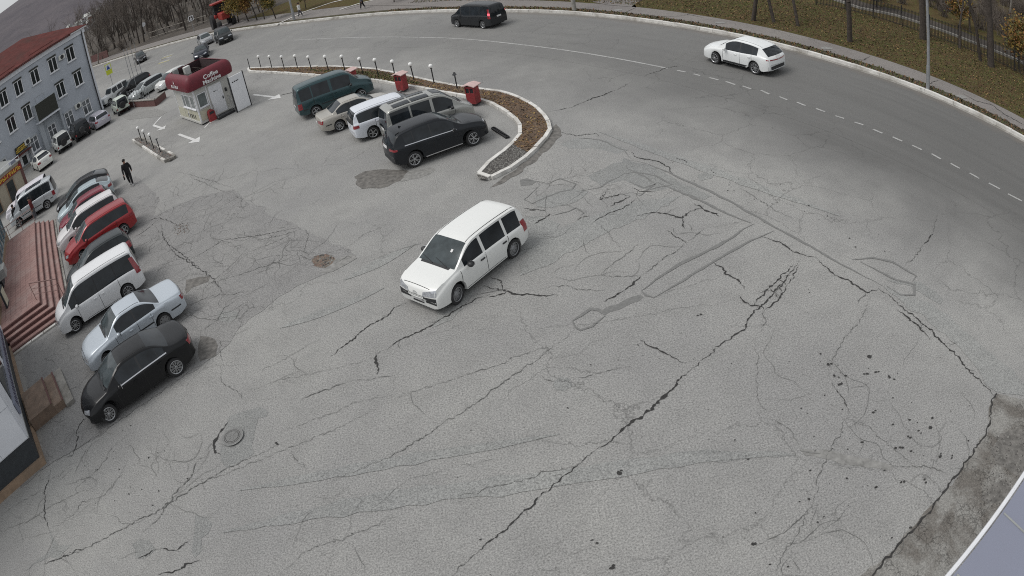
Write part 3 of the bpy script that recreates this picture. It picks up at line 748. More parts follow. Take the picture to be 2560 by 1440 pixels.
# dark chips and scabs: small irregular spots
chips = MB()
def chip(x, y, r_, z=0.0210):
    n = rnd.randint(6, 9); a0 = rnd.uniform(0, 6); e = rnd.uniform(.5, 1)
    pts = []
    for i in range(n):
        t_ = a0 + 2 * math.pi * i / n; rr = r_ * rnd.uniform(.55, 1.15)
        pts.append((x + rr * math.cos(t_), y + e * rr * math.sin(t_), z))
    chips.poly(pts)
for P, n_, r0, r1 in (([(7.02, 11.32), (10.87, 7.75), (9.65, 6.42), (5.74, 4.84), (3.38, 5.77), (4.93, 8.23)], 85, .012, .05), ([(-15.19, 12.82), (-10.43, 13.34), (-7.87, 10.60), (-8.37, 9.33), (-12.83, 9.39)], 60, .012, .04),
                      ([(-4.28, 12.81), (7.96, 14.06), (9.76, 9.81), (4.28, 5.41), (-5.96, 7.68)], 70, .01, .03), ([(4.18, 23.58), (8.46, 18.17), (10.98, 14.13), (12.40, 13.68), (9.70, 20.88)], 70, .012, .045)):
    X = [p_[0] for p_ in P]; Y = [p_[1] for p_ in P]; k = 0
    while k < n_:
        x, y = rnd.uniform(min(X), max(X)), rnd.uniform(min(Y), max(Y))
        if inpoly(x, y, P): chip(x, y, r0 + (r1 - r0) * rnd.random() ** 3); k += 1
for u in [(7.16, 10.61), (7.14, 10.19), (7.13, 9.87), (8.36, 10.46), (8.02, 9.93), (8.35, 9.88), (8.54, 9.58), (7.55, 8.71), (8.42, 7.71), (8.78, 7.66), (7.77, 7.43), (7.36, 6.54), (8.60, 6.76), (8.93, 6.63), (7.58, 7.49), (3.63, 6.39), (0.59, 7.46), (0.84, 6.71), (1.45, 9.01), (4.69, 13.53), (-6.50, 11.69), (7.87, 6.36), (8.11, 7.61)]:
    chip(u[0], u[1], rnd.uniform(.035, .075)); chip(u[0] + rnd.uniform(-.1, .1), u[1] + rnd.uniform(-.1, .1), .04, 0.0212)
co = up(chips).build('asphalt_chips', M['crack'], par); co['kind'] = 'stuff'

# crumbled corner at the lower right
corner = [(11.41, 7.75), (12.21, 7.14), (13.79, 5.38), (11.04, 1.32), (5.64, 4.04), (5.43, 4.78), (6.31, 5.00), (7.14, 5.38), (7.90, 5.72), (8.90, 6.12), (9.72, 6.53), (10.57, 6.98), (10.85, 7.45)]
M['crumble'] = None
def crumble():
    m, t, p = nt('crumbled_asphalt')
    v = pos(t)
    w1 = noise(t, v, 3, 4, 0.6)
    wq = t.nodes.new('ShaderNodeVectorMath'); wq.operation = 'ADD'; nq = N(t, 'TexNoise', Scale=6.0, Detail=4); L(t, v, nq.inputs['Vector']); sq = t.nodes.new('ShaderNodeVectorMath'); sq.operation = 'SCALE'; sq.inputs[3].default_value = 0.22; L(t, nq.outputs['Color'], sq.inputs[0]); L(t, v, wq.inputs[0]); L(t, sq.outputs[0], wq.inputs[1])
    e = vor(t, wq.outputs[0], 7.0, 'DISTANCE_TO_EDGE')
    cm = ramp(t, noise(t, v, 1.1, 4, .6, .4), [(0.46, (0, 0, 0)), (0.56, (1, 1, 1))])
    cells = mix(t, cm, (1, 1, 1), ramp(t, e, [(0.0, (0.28, 0.28, 0.28)), (0.09, (1, 1, 1))]))
    c = mix(t, ramp(t, noise(t, v, 0.9, 5, .6, .5), [(0.42, (0, 0, 0)), (0.56, (1, 1, 1))]), (0.235, 0.23, 0.215), (0.135, 0.125, 0.112))
    c = mix(t, 0.8, c, cells, 'MULTIPLY')
    c = mix(t, 1.0, c, ramp(t, noise(t, v, 25, 3, .8), [(0.3, (.6, .6, .6)), (0.7, (1.4, 1.4, 1.4))]), 'MULTIPLY')
    L(t, c, p.inputs['Base Color']); p.inputs['Roughness'].default_value = 1
    bump(t, p, e, 0.6, 0.03)
    return m
M['crumble'] = crumble()
flat('crumbled_corner', edge_poly(corner, .25, .15), 0.0112, 'crumble', par)
ribbon(frac([(11.41, 7.75), (11.10, 7.65), (10.57, 6.98), (10.03, 6.66), (9.30, 6.32), (8.90, 6.12), (7.95, 5.70), (7.25, 5.38), (6.44, 5.05), (5.67, 4.66)], .35, .08), .042, 0.0215, False, .7).build('crack', M['crack'], par)
flat('patch', edge_poly([(10.69, 6.56), (12.23, 6.17), (11.81, 4.57), (10.43, 5.19), (10.03, 5.82), (10.06, 6.22)]), 0.0122, 'damp', par)
flat('patch', edge_poly([(9.59, 5.36), (10.15, 5.27), (10.05, 4.85), (9.30, 4.86), (9.03, 5.14)]), 0.0126, 'damp', par)

# pothole with broken bricks and gravel
flat('pothole', edge_poly([(-6.60, 20.29), (-6.52, 20.53), (-6.23, 20.57), (-5.90, 20.39), (-5.67, 20.05), (-5.76, 19.77), (-6.00, 19.61), (-6.35, 19.79)], .3, .1), 0.0118, 'rubble', par)
flat('patch', edge_poly([(-5.71, 20.01), (-5.07, 20.13), (-4.86, 19.81), (-5.23, 19.53), (-5.70, 19.26), (-6.14, 19.37), (-5.95, 19.59)]), 0.0117, 'stain', par)
def pebbles(name, P, n_, r0, r1, mats, parent, z=0.012, thick=0.6):
    mb = MB(); X = [p_[0] for p_ in P]; Y = [p_[1] for p_ in P]; k = 0
    while k < n_:
        x, y = rnd.uniform(min(X), max(X)), rnd.uniform(min(Y), max(Y))
        if not inpoly(x, y, P): continue
        k += 1; r_ = rnd.uniform(r0, r1); a0 = rnd.uniform(0, 3)
        n0 = len(mb.v); m_ = rnd.randrange(len(mats))
        for i in range(5):
            t_ = a0 + 2 * math.pi * i / 5
            mb.v.append((x + r_ * math.cos(t_) * rnd.uniform(.6, 1.1), y + r_ * math.sin(t_) * rnd.uniform(.6, 1.1), z))
        mb.v.append((x + rnd.uniform(-.3, .3) * r_, y + rnd.uniform(-.3, .3) * r_, z + r_ * thick))
        for i in range(5): mb.f.append((n0 + i, n0 + (i + 1) % 5, n0 + 5)); mb.m.append(m_)
    o = mb.build(name, mats, parent); o['kind'] = 'stuff'
    return o
M['stone_a'] = simple('gravel_grey', (0.2, 0.195, 0.18), 0.95, var=0.3, scale=20)
M['stone_b'] = simple('gravel_dark', (0.085, 0.08, 0.075), 0.95, var=0.3, scale=20)
M['stone_c'] = simple('gravel_pink', (0.2, 0.14, 0.115), 0.95, var=0.3, scale=20)
pebbles('pothole_rubble', [(-6.60, 20.29), (-6.52, 20.53), (-6.23, 20.57), (-5.90, 20.39), (-5.67, 20.05), (-5.76, 19.77), (-6.00, 19.61), (-6.35, 19.79)], 90, .02, .07, [M['stone_a'], M['stone_b'], M['stone_c']], par)
pebbles('loose_gravel', [(10.40, 6.62), (12.82, 5.87), (11.81, 4.57), (9.52, 4.74), (8.70, 4.81), (9.32, 5.64)], 700, .01, .035, [M['stone_a'], M['stone_b']], par, 0.013)
pebbles('loose_gravel', [(-14.73, 26.46), (-13.77, 26.39), (-13.27, 25.25), (-14.05, 25.24)], 120, .015, .04, [M['stone_a'], M['stone_b'], M['stone_c']], par, 0.013)

# manhole
mh = (-7.87, 12.10)
mb = MB()
for r0, r1, z0 in ((.0, .27, .045), (.29, .33, .042), (.35, .43, .040)):
    for i in range(36):
        a0, a1 = 2 * math.pi * i / 36, 2 * math.pi * (i + 1) / 36
        mb.poly([(r0 * math.cos(a0), r0 * math.sin(a0), z0), (r1 * math.cos(a0), r1 * math.sin(a0), z0), (r1 * math.cos(a1), r1 * math.sin(a1), z0), (r0 * math.cos(a1), r0 * math.sin(a1), z0)][(0 if r0 else 1):])
for i in range(6):
    a0 = i * math.pi / 3
    mb.box(.06, .24, -.012, .012, .0451, .053, 0, Matrix.Rotation(a0, 4, 'Z'))
M['iron'] = simple('cast_iron', (0.19, 0.19, 0.185), 0.75, 0.2, var=0.25, scale=20)
mroot = empty('manhole', (mh[0], mh[1], 0.022)); mroot.scale = (.72, .72, .72); tag(mroot, 'round cast iron manhole cover set in a patch of newer asphalt', 'manhole')
mb.build('cover', M['iron'], mroot)
ring = MB(); rg2 = MB()
for i in range(36):
    a0, a1 = 2 * math.pi * i / 36, 2 * math.pi * (i + 1) / 36
    ring.poly([(.43 * math.cos(a0), .43 * math.sin(a0), .041), (.47 * math.cos(a0), .47 * math.sin(a0), .036), (.47 * math.cos(a1), .47 * math.sin(a1), .036), (.43 * math.cos(a1), .43 * math.sin(a1), .041)])
    rg2.poly([(.0 * math.cos(a0), .0, .0385), (.43 * math.cos(a0), .43 * math.sin(a0), .0385), (.43 * math.cos(a1), .43 * math.sin(a1), .0385)])
ring.build('frame', M['asphalt_patch'], mroot); rg2.build('gap', M['crack'], mroot)

# ---------------------------------------------------------------- painted markings
def stripe(P, w_, name='lane_line', mat='marking', z=0.012, parent=None):
    ribbon([np.array(p_) for p_ in smooth_curve(P, 0.8, 1)], w_, z, False, 0.06).build(name, M[mat], parent or road_o)
stripe([(-15.49, 62.74), (-7.49, 54.81), (-3.11, 50.26), (0.29, 46.59), (2.95, 43.03), (5.49, 39.81), (7.18, 37.50), (8.72, 35.34), (10.13, 33.32)], .15)
for a_, b_ in zip([(10.48, 32.81), (11.08, 31.95), (11.64, 31.14), (12.22, 30.29), (12.76, 29.43), (13.40, 28.59), (13.90, 27.54), (14.42, 26.65), (14.96, 25.69), (15.46, 24.69), (16.01, 23.82), (16.50, 22.91), (17.03, 21.99), (17.52, 21.03), (18.01, 20.11), (18.44, 19.12), (18.89, 18.17), (19.35, 17.21), (19.79, 16.22)], [(10.80, 32.40), (11.32, 31.58), (11.95, 30.64), (12.48, 29.70), (13.00, 28.88), (13.56, 27.97), (14.09, 27.05), (14.62, 26.12), (15.20, 25.23), (15.73, 24.30), (16.30, 23.44), (16.74, 22.43), (17.25, 21.49), (17.75, 20.55), (18.19, 19.58), (18.63, 18.61), (19.08, 17.64), (19.63, 16.65), (20.19, 15.55)]):
    stripe([a_, b_], .13, 'lane_dash')
stripe([(-55.01, 92.49), (-49.64, 89.28), (-45.25, 86.61), (-41.18, 84.00), (-35.53, 79.95)], .15, 'lane_line')
for sgm in ([(-38.07, 79.97), (-36.16, 79.20)], [(-38.97, 82.34), (-36.86, 81.36)], [(-39.35, 84.17), (-37.22, 83.16)]):
    stripe(sgm, .5, 'crossing_bar', 'marking')
for sgm in ([(-38.11, 79.47), (-35.98, 78.62)], [(-39.07, 83.05), (-37.12, 82.45)]):
    stripe(sgm, .4, 'crossing_bar', 'marking_y')
def arrow(P0, P1, w_, hl_, hw, name='painted_arrow'):
    P0 = np.array(P0); P1 = np.array(P1); d_ = (P1 - P0); l_ = np.linalg.norm(d_); d_ /= l_; n_ = np.array([-d_[1], d_[0]])
    q = [P0 + n_ * w_ / 2, P1 - d_ * hl_ + n_ * w_ / 2, P1 - d_ * hl_ + n_ * hw / 2, P1, P1 - d_ * hl_ - n_ * hw / 2, P1 - d_ * hl_ - n_ * w_ / 2, P0 - n_ * w_ / 2]
    flat(name, q[::-1] if not is_ccw(q) else q, 0.013, 'marking_new', par)
for P_, w_ in (([(-7.58, 8.92), (-6.09, 9.17), (-4.14, 9.42), (-2.33, 9.45), (-0.62, 9.25), (1.07, 9.17), (2.27, 9.13), (3.30, 8.96), (5.00, 8.40)], .34), ([(-7.32, 10.22), (-5.17, 10.39), (-3.21, 10.55), (-1.37, 10.52), (0.42, 10.49)], .22), ([(-5.21, 18.61), (-3.89, 19.20), (-2.83, 19.93)], .3), ([(-7.15, 16.64), (-5.20, 17.07), (-3.82, 17.68)], .25), ([(4.79, 26.24), (7.04, 22.48), (9.04, 19.45), (10.97, 16.84)], .3)):
    sm2 = ribbon([np.array(q) for q in smooth_curve(P_, .35, 2)], w_ * 1.5, 0.0116, True, .25); sm2.build('tyre_mark', M['asphalt_faint'], par)
arrow((-15.26, 45.83), (-12.39, 42.66), .22, 1.1, 1.0)
arrow((-20.02, 41.65), (-17.11, 38.21), .22, 1.1, 1.0)
arrow((-24.47, 46.85), (-22.38, 44.45), .22, .9, .9)
stripe([(-24.51, 48.80), (-24.49, 47.81), (-24.47, 46.85)], .16, 'painted_line', 'marking_new', .013, par)
stripe([(-17.67, 41.04), (-17.72, 42.12), (-17.57, 42.15)], .14, 'painted_line', 'marking_new', .013, par)
stripe([(-17.97, 54.49), (-13.36, 49.79), (-9.01, 44.11), (-6.78, 41.39)], .12, 'painted_line', 'marking_new', .0131, par)
stripe([(-12.55, 43.39), (-11.26, 43.16)], .08, 'crack', 'crack', .0132, par)

# ================================================================ vehicles
def interp(P, x):
    if x <= P[0][0]: return P[0][1]
    for (x0, y0), (x1, y1) in zip(P, P[1:]):
        if x <= x1: return y0 + (y1 - y0) * (x - x0) / (x1 - x0) if x1 > x0 else y1
    return P[-1][1]

def curve(P):
    # monotone cubic through the profile points
    n = len(P); xs_ = [p[0] for p in P]; ys_ = [p[1] for p in P]
    d = [(ys_[i + 1] - ys_[i]) / max(1e-6, xs_[i + 1] - xs_[i]) for i in range(n - 1)]
    m = [d[0]] + [0 if d[i - 1] * d[i] <= 0 else 2 * d[i - 1] * d[i] / (d[i - 1] + d[i]) for i in range(1, n - 1)] + [d[-1]]
    def f(x):
        if x <= xs_[0]: return ys_[0]
        if x >= xs_[-1]: return ys_[-1]
        i = max(j for j in range(n - 1) if xs_[j] <= x)
        h = xs_[i + 1] - xs_[i]; t_ = (x - xs_[i]) / h
        return (2 * t_**3 - 3 * t_**2 + 1) * ys_[i] + (t_**3 - 2 * t_**2 + t_) * h * m[i] + (-2 * t_**3 + 3 * t_**2) * ys_[i + 1] + (t_**3 - t_**2) * h * m[i + 1]
    return f

_wheels = {}
def wheel_meshes(r, wd, style):
    k = (r, wd, style)
    if k in _wheels: return _wheels[k]
    rr = r * 0.73
    Mx = Matrix.Rotation(R(-90), 4, 'X')       # local z becomes +y (outer side)
    t_ = MB().lathe([(rr * .96, wd * .42), (rr * 1.02, wd * .5), (r * .93, wd * .5), (r, wd * .36), (r, -wd * .36), (r * .93, -wd * .5), (rr, -wd * .5), (rr * .96, wd * .1)], 28, 0, Mx).mesh('tyre', M['tyre'], True, 40)
    mb = MB()
    bgm, fg = 0, 1
    mb.lathe([(0.005, wd * .18), (rr * .97, wd * .12)], 24, bgm, Mx)
    mb.lathe([(rr * .86, wd * .40), (rr * .92, wd * .47), (rr * .99, wd * .44), (rr * .97, wd * .1)], 28, fg, Mx)
    def spoke(a0, w0, w1, r0=.12, r1=.95, z0=.36, z1=.40):
        B = Mx @ Matrix.Rotation(a0, 4, 'Z'); n0 = len(mb.v)
        for (x_, hw_, z_) in ((rr * r0, w0, z0), (rr * r1, w1, z1)):
            for s_ in (-1, 1):
                for dz in (0, -.10):
                    mb.v.append(tuple(B @ Vector((x_, s_ * hw_ * rr, (z_ + dz) * wd))))
        for f in ((0, 4, 6, 2), (1, 3, 7, 5), (0, 1, 5, 4), (2, 6, 7, 3), (4, 5, 7, 6), (0, 2, 3, 1)):
            mb.f.append(tuple(n0 + i for i in f)); mb.m.append(fg)
    if style == 'mesh':
        for i in range(10):
            a0 = 2 * math.pi * i / 10
            spoke(a0, .045, .03); spoke(a0 + .17, .02, .03, .45, .95); spoke(a0 - .17, .02, .03, .45, .95)
    elif style == 'y5':
        for i in range(5):
            a0 = 2 * math.pi * i / 5
            spoke(a0 + .17, .05, .055, .1, .95); spoke(a0 - .17, .05, .055, .1, .95)
            spoke(a0 + .62, .035, .03, .75, .95)
    elif style == 'multi':
        for i in range(10): spoke(2 * math.pi * i / 10, .05, .06)
    elif style == 'five':
        for i in range(5): spoke(2 * math.pi * i / 5, .11, .09)
    elif style == 'cap':
        mb.lathe([(.01, wd * .40), (rr * .5, wd * .39), (rr * .88, wd * .33)], 24, fg, Mx)
        for i in range(8):
            a0 = 2 * math.pi * i / 8
            B = Mx @ Matrix.Rotation(a0, 4, 'Z')
            mb.box(rr * .58, rr * .76, -rr * .07, rr * .07, wd * .34, wd * .375, bgm, B)
    else:   # plain steel disc with round holes
        mb.lathe([(.01, wd * .36), (rr * .3, wd * .38), (rr * .45, wd * .22), (rr * .75, wd * .24), (rr * .9, wd * .2)], 24, fg, Mx)
        for i in range(8):
            a0 = 2 * math.pi * i / 8
            B = Mx @ Matrix.Rotation(a0, 4, 'Z')
            mb.box(rr * .56, rr * .68, -rr * .06, rr * .06, wd * .235, wd * .26, bgm, B)
    mb.lathe([(.01, wd * .46), (rr * .12, wd * .45), (rr * .17, wd * .36)], 14, fg if style != 'y5' else fg, Mx)
    fgm = {'steel': M['steel'], 'cap': M['steel']}.get(style, M['alloy'])
    rim = mb.mesh('rim', [M['wheel_dark'], fgm], True, 35)
    _wheels[k] = (t_, rim)
    return _wheels[k]

NJ = 15
def car(label, cat, spec, loc, yaw, col, metal=0.0, group=None, name='parked_car', steer=0.0, plates=True, wheels='five', detail=2, extra=None, rough=0.32):
    sp = dict(L=4.5, W=1.75, H=1.5, wb=2.65, ro=.95, sill=.21, wr=.32, front_in=.20, rear_in=.14, bowF=.22, bowR=.10, roofw=.72, coltop=None, pillar=1)
    sp.update(spec)
    L_, W_, wb, ro = sp['L'], sp['W'], sp['wb'], sp['ro']
    X0 = -wb / 2 - ro
    hw = W_ / 2
    top = curve(sp['top']); belt = curve(sp['belt'])
    hmax = max(top(x_) - belt(x_) for x_ in np.linspace(0.3, L_ - .5, 60))
    wr = sp['wr']; Ra = wr + .055; xr, xf = ro, ro + wb; zc = wr
    BP = sorted(set([0, L_, .015, .04, L_ - .015, L_ - .04, L_ - .08, .08] + [p[0] for p in sp['top']] + list(sp['ws']) + list(sp['rw']) + [v_ for s_ in sp['sides'] for v_ in s_[:2]] +
         [xw + Ra * math.cos(math.pi * i / 8) for xw in (xr, xf) for i in range(9)]))
    st = [0.0]
    allx = sorted(BP + [i * .085 for i in range(int(L_ / .085))])
    for x_ in allx:
        isb = any(abs(x_ - b_) < 1e-9 for b_ in BP)
        if x_ - st[-1] > (0.012 if isb else 0.05) and x_ <= L_:
            if isb and x_ - st[-1] < .03 and not any(abs(st[-1] - b_) < 1e-9 for b_ in BP) and len(st) > 1: st[-1] = x_
            else: st.append(x_)
    if st[-1] < L_: st.append(L_)
    def inset(x_):
        r = 0
        e = L_ - x_; rl = .55
        if e < rl: r = max(r, sp['front_in'] * (1 - math.sqrt(max(0, 1 - (1 - e / rl) ** 2.2))))
        e = x_; rl = .45
        if e < rl: r = max(r, sp['rear_in'] * (1 - math.sqrt(max(0, 1 - (1 - e / rl) ** 2.2))))
        return r
    def bow(x_):
        f = x_ / L_
        return sp['bowF'] * max(0, (f - .45) / .55) ** 1.3 - sp['bowR'] * max(0, (.35 - f) / .35) ** 1.3
    def ring(x_):
        zt = top(x_); zb_ = belt(x_); ins = inset(x_)
        wB = hw - ins
        sill = sp['sill'] + .03 * max(0, 1 - (L_ - x_) / .35) + .10 * max(0, 1 - x_ / .35)
        arch = 0
        for xw in (xr, xf):
            dx = abs(x_ - xw)
            if dx < Ra: arch = max(arch, zc + math.sqrt(Ra * Ra - dx * dx))
        zb0 = max(sill, arch)
        zb_ = min(zb_, zt - .012)
        zb0 = min(zb0, zb_ - .05)
        h = max(0.0, zt - zb_)
        q = min(1, h / hmax)
        wT = (wB - .055) - (wB - .055 - hw * sp['roofw'] * (1 - ins * .6)) * (q ** 1.05)
        zw = zb_ + .012 if h > .1 else zb_ + .1 * h
        zc_ = zb_ + h * (.90 if h > .12 else .7)
        P = [(wB - .12, zb0 - .0), (wB - .012, zb0 + .02), (wB + .002, zb0 + (zb_ - zb0) * .35), (wB + .006, zb0 + (zb_ - zb0) * .68), (wB - .008, zb_ - .055 * min(1, (zb_ - zb0) / .3)), (wB - .03, zb_), (wB - .05, zw)]
        zwt = zw + (zc_ - zw) * .90
        for k in (1, 2, 3):
            f = k / 3
            P.append((wB - .05 + (wT - (wB - .05)) * f * .93, zw + (zwt - zw) * f))
        P.append((wT, zc_))
        P.append((wT - .05 - .02 * q, zb_ + h * (.955 if h > .12 else .85)))
        P.append((wT * .66, zb_ + h * .987)); P.append((wT * .33, zb_ + h * .997)); P.append((0, zt))
        if sp.get('skirt') : pass
        b_ = bow(x_)
        return [(X0 + x_ - b_ * (y_ / hw) ** 2, y_, z_) for y_, z_ in P]
    rings = [ring(x_) for x_ in st]
    verts = []
    for rg in rings:
        verts += rg + [(p[0], -p[1], p[2]) for p in rg[-2::-1]]
    NR = 2 * NJ - 1
    groups = {'body': [], 'windshield': [], 'rear_window': []}
    for i in range(len(sp['sides'])): groups[('s', i, 0)] = []; groups[('s', i, 1)] = []
    blk = []
    def inr(a_, b_, r_): return a_ >= r_[0] - .02 and b_ <= r_[1] + .02
    for i in range(len(st) - 1):
        xa, xb = st[i], st[i + 1]
        for j in range(NR - 1):
            jj = j if j < NJ - 1 else NR - 2 - j
            side = 0 if j < NJ - 1 else 1
            q = (i * NR + j, i * NR + j + 1, (i + 1) * NR + j + 1, (i + 1) * NR + j)
            q = tuple(reversed(q)) if True else q
            key = 'body'
            if jj >= 11 and inr(xa, xb, sp['ws']): key = 'windshield'
            elif jj >= 11 and inr(xa, xb, sp['rw']): key = 'rear_window'
            elif 6 <= jj <= 8:
                for k, s_ in enumerate(sp['sides']):
                    if inr(xa, xb, s_): key = ('s', k, side)
                if key == 'body' and sp['pillar'] and inr(xa, xb, (sp['sides'][0][0], sp['sides'][-1][1])): key = ('p', sum(xa > s_[0] for s_ in sp['sides']), side)
            groups.setdefault(key, []).append(q)
    n_ = len(st) - 1
    groups['body'].append(tuple(n_ * NR + j for j in range(NR)))
    groups['body'].append(tuple(j for j in range(NR - 1, -1, -1)))
    bvh = BVHTree.FromPolygons([Vector(v_) for v_ in verts], [f for k in groups for f in groups[k]])
    root = empty(name, (loc[0], loc[1], 0), yaw)
    tag(root, label, cat, group)
    pm = paint(col, metal, rough)
    def sub(faces, nme, mats, par=root, sm=True, ang=48):
        used = sorted({i for f in faces for i in f}); mp = {u: k for k, u in enumerate(used)}
        mb = MB(); mb.v = [verts[u] for u in used]; mb.f = [tuple(mp[i] for i in f) for f in faces]; mb.m = [0] * len(faces)
        return mb.build(nme, mats, par, sm, ang)
    body = sub(groups['body'], 'body', pm)
    if groups['windshield']: sub(groups['windshield'], 'windshield', M['windscreen'])
    if groups['rear_window']: sub(groups['rear_window'], 'rear_window', M['glass'])
    for k_ in [k_ for k_ in groups if k_[0] == 'p' and len(k_) == 3]: sub(groups[k_], 'pillar_trim', M['black_plastic'] if sp['pillar'] == 1 else pm)
    for k, s_ in enumerate(sp['sides']):
        for sd in (0, 1):
            if groups[('s', k, sd)]: sub(groups[('s', k, sd)], 'side_window', M['glass'] if len(s_) < 3 else M[s_[2]])
    # decals that follow the bodywork
    def cast(o_, d_, off):
        h_ = bvh.ray_cast(Vector(o_), Vector(d_))
        if h_[0] is None: return None
        nn = h_[1] if h_[1].dot(Vector(d_)) < 0 else -h_[1]
        return h_[0] + nn * off
    def patch(fn, nx, ny, off, nme, mat, par=root):
        P = [[fn(i / nx, j / ny) for j in range(ny + 1)] for i in range(nx + 1)]
        H = [[cast(o_, d_, off) for (o_, d_) in r_] for r_ in P]
        mb = MB(); idx = {}
        for i in range(nx + 1):
            for j in range(ny + 1):
                if H[i][j] is not None: idx[i, j] = len(mb.v); mb.v.append(tuple(H[i][j]))
        for i in range(nx):
            for j in range(ny):
                c_ = [(i, j), (i + 1, j), (i + 1, j + 1), (i, j + 1)]
                if all(k in idx for k in c_):
                    q = [idx[k] for k in c_]
                    pts = [Vector(mb.v[k]) for k in q]
                    if max((pts[a_] - pts[b_]).length for a_ in range(4) for b_ in range(a_)) > .6: continue
                    nn = (pts[1] - pts[0]).cross(pts[2] - pts[0])
                    d_ = Vector(P[i][j][1])
                    mb.f.append(tuple(q) if nn.dot(d_) < 0 else tuple(reversed(q))); mb.m.append(0)
        if not mb.f: return None
        # keep the largest connected piece
        pr_ = list(range(len(mb.v)))
        def fd(a_):
            while pr_[a_] != a_: pr_[a_] = pr_[pr_[a_]]; a_ = pr_[a_]
            return a_
        for f in mb.f:
            for a_ in f[1:]: pr_[fd(a_)] = fd(f[0])
        cn = {}
        for f in mb.f: cn.setdefault(fd(f[0]), []).append(f)
        mb.f = max(cn.values(), key=len); used = sorted({i for f in mb.f for i in f}); mp = {u: k_ for k_, u in enumerate(used)}
        mb.v = [mb.v[u] for u in used]; mb.f = [tuple(mp[i] for i in f) for f in mb.f]; mb.m = [0] * len(mb.f)
        return mb.build(nme, mat, par, True)
    def bil(c_, u, v_): return tuple((c_[0][k] * (1 - u) + c_[1][k] * u) * (1 - v_) + (c_[3][k] * (1 - u) + c_[2][k] * u) * v_ for k in range(2))
    def sided(sd, c_, nme, mat, off=.006, nx=6, ny=6, par=root):
        # c_: corner (x along car from the rear bumper, z)
        def fn(u, v_):
            x_, z_ = bil(c_, u, v_); return (X0 + x_, sd * 3, z_), (0, -sd, 0)
        return patch(fn, nx, ny, off, nme, mat, par)
    def ended(end, c_, nme, mat, off=.008, nx=8, ny=4, par=root):
        # c_: corner (angle in degrees round the corner, z)
        cx = (X0 + L_ - .95 * hw) if end > 0 else (X0 + .95 * hw)
        def fn(u, v_):
            a_, z_ = bil(c_, u, v_); a_ = R(a_)
            d_ = (end * math.cos(a_), math.sin(a_), 0)
            return (cx + d_[0] * 3, d_[1] * 3, z_), (-d_[0], -d_[1], 0)
        return patch(fn, nx, ny, off, nme, mat, par)
    def topd(c_, nme, mat, off=.006, nx=6, ny=2, par=root):
        def fn(u, v_):
            x_, y_ = bil(c_, u, v_); return (X0 + x_, y_, 4), (0, 0, -1)
        return patch(fn, nx, ny, off, nme, mat, par)
    # running gear
    wt, rim = wheel_meshes(wr, .205 if W_ > 1.6 else .17, wheels)
    for xw, fr in ((xr, 0), (xf, 1)):
        for sd in (1, -1):
            wo_ = inst('wheel', wt, root, (X0 + xw, sd * (hw - .115), wr), (0, 0, (0 if sd > 0 else math.pi) + (steer if fr else 0)))
            inst('rim', rim, wo_)
    zf = min(.62, belt(xf) - .12)
    ub = MB().box(X0 + .3, X0 + L_ - .4, -hw + .24, hw - .24, sp['sill'] - .03, zf)
    ub.box(X0 + .22, X0 + L_ - .25, -hw + .26, hw - .26, sp['sill'] + .02, .5)
    for xw in (xr, xf):
        for sd in (1, -1):
            n0 = len(ub.v)
            for k in range(9):
                a_ = math.pi * k / 8
                for yy in (hw - .05, hw - .26): ub.v.append((X0 + xw + (Ra - .004) * math.cos(a_), sd * yy, min(belt(xw) - .055, zc + (Ra - .004) * math.sin(a_))))
            for k in range(8): ub.f.append((n0 + 2 * k, n0 + 2 * k + 1, n0 + 2 * k + 3, n0 + 2 * k + 2)); ub.m.append(0)
    ub.build('underbody', M['wheel_dark'], root)
    # doors: shut lines, handles
    for sd in (1, -1):
        for x_ in sp.get('seams', []):
            zt = belt(x_) - .01
            near = min(abs(x_ - xr), abs(x_ - xf))
            zbm = sp['sill'] + .05
            if near < Ra + .02: zbm = zc + math.sqrt(max(0, Ra * Ra - near * near)) + .05
            sided(sd, [(x_ - .008, zbm), (x_ + .008, zbm), (x_ + .008, zt), (x_ - .008, zt)], 'door_seam', M['seam'], .004, 1, 8)
        if detail > 1: sided(sd, [(xr + Ra + .06, sp['sill'] + .06), (xf - Ra - .06, sp['sill'] + .06), (xf - Ra - .06, sp['sill'] + .075), (xr + Ra + .06, sp['sill'] + .075)], 'sill_seam', M['seam'], .004, 8, 1)
        for x_ in sp.get('handles', []):
            zz_ = belt(x_) - sp.get('hz', .13)
            h_ = cast((X0 + x_, sd * 3, zz_), (0, -sd, 0), .0)
            if h_: MB().box(h_[0] - .085, h_[0] + .085, h_[1] - .01, h_[1] + sd * .035 if sd > 0 else h_[1] + .01, zz_ - .015, zz_ + .018).build('door_handle', sp.get('hmat') or pm, root) if sd > 0 else MB().box(h_[0] - .085, h_[0] + .085, h_[1] - .035, h_[1] + .01, zz_ - .015, zz_ + .018).build('door_handle', sp.get('hmat') or pm, root)
        # mirrors
        xm = sp['ws'][1] - sp.get('mx', .42)
        yb = hw - inset(xm) - .04; zm = belt(xm) + .07
        mb = MB(); mb.sphere((0, 0, 0), .11, 12, 0, (.75, 1.0, .72)); 
        mo = mb.build('door_mirror', M['black_plastic'] if sp.get('mblack') else pm, root, True, loc=(X0 + xm - bow(xm), sd * (yb + .14), zm))
        MB().box(-.01, .01, -.085, .085, -.055, .055).build('mirror_glass', M['chrome'], mo, loc=(-.085, 0, 0))
    # lamps, grille, plates
    for sd in (1, -1):
        for c_ in sp['hl']: ended(1, [(sd * a_, z_) for a_, z_ in c_], 'headlight', M['headlight'])
        for c_ in sp['tl']: ended(-1, [(sd * a_, z_) for a_, z_ in c_], 'tail_light', M['taillight'])
        for c_ in sp.get('fog', []): ended(1, [(sd * a_, z_) for a_, z_ in c_], 'bumper_insert', M['black_plastic'])
    for c_ in sp.get('grille', []): ended(1, c_, 'grille', M['black_plastic'], .007, 10, 3)
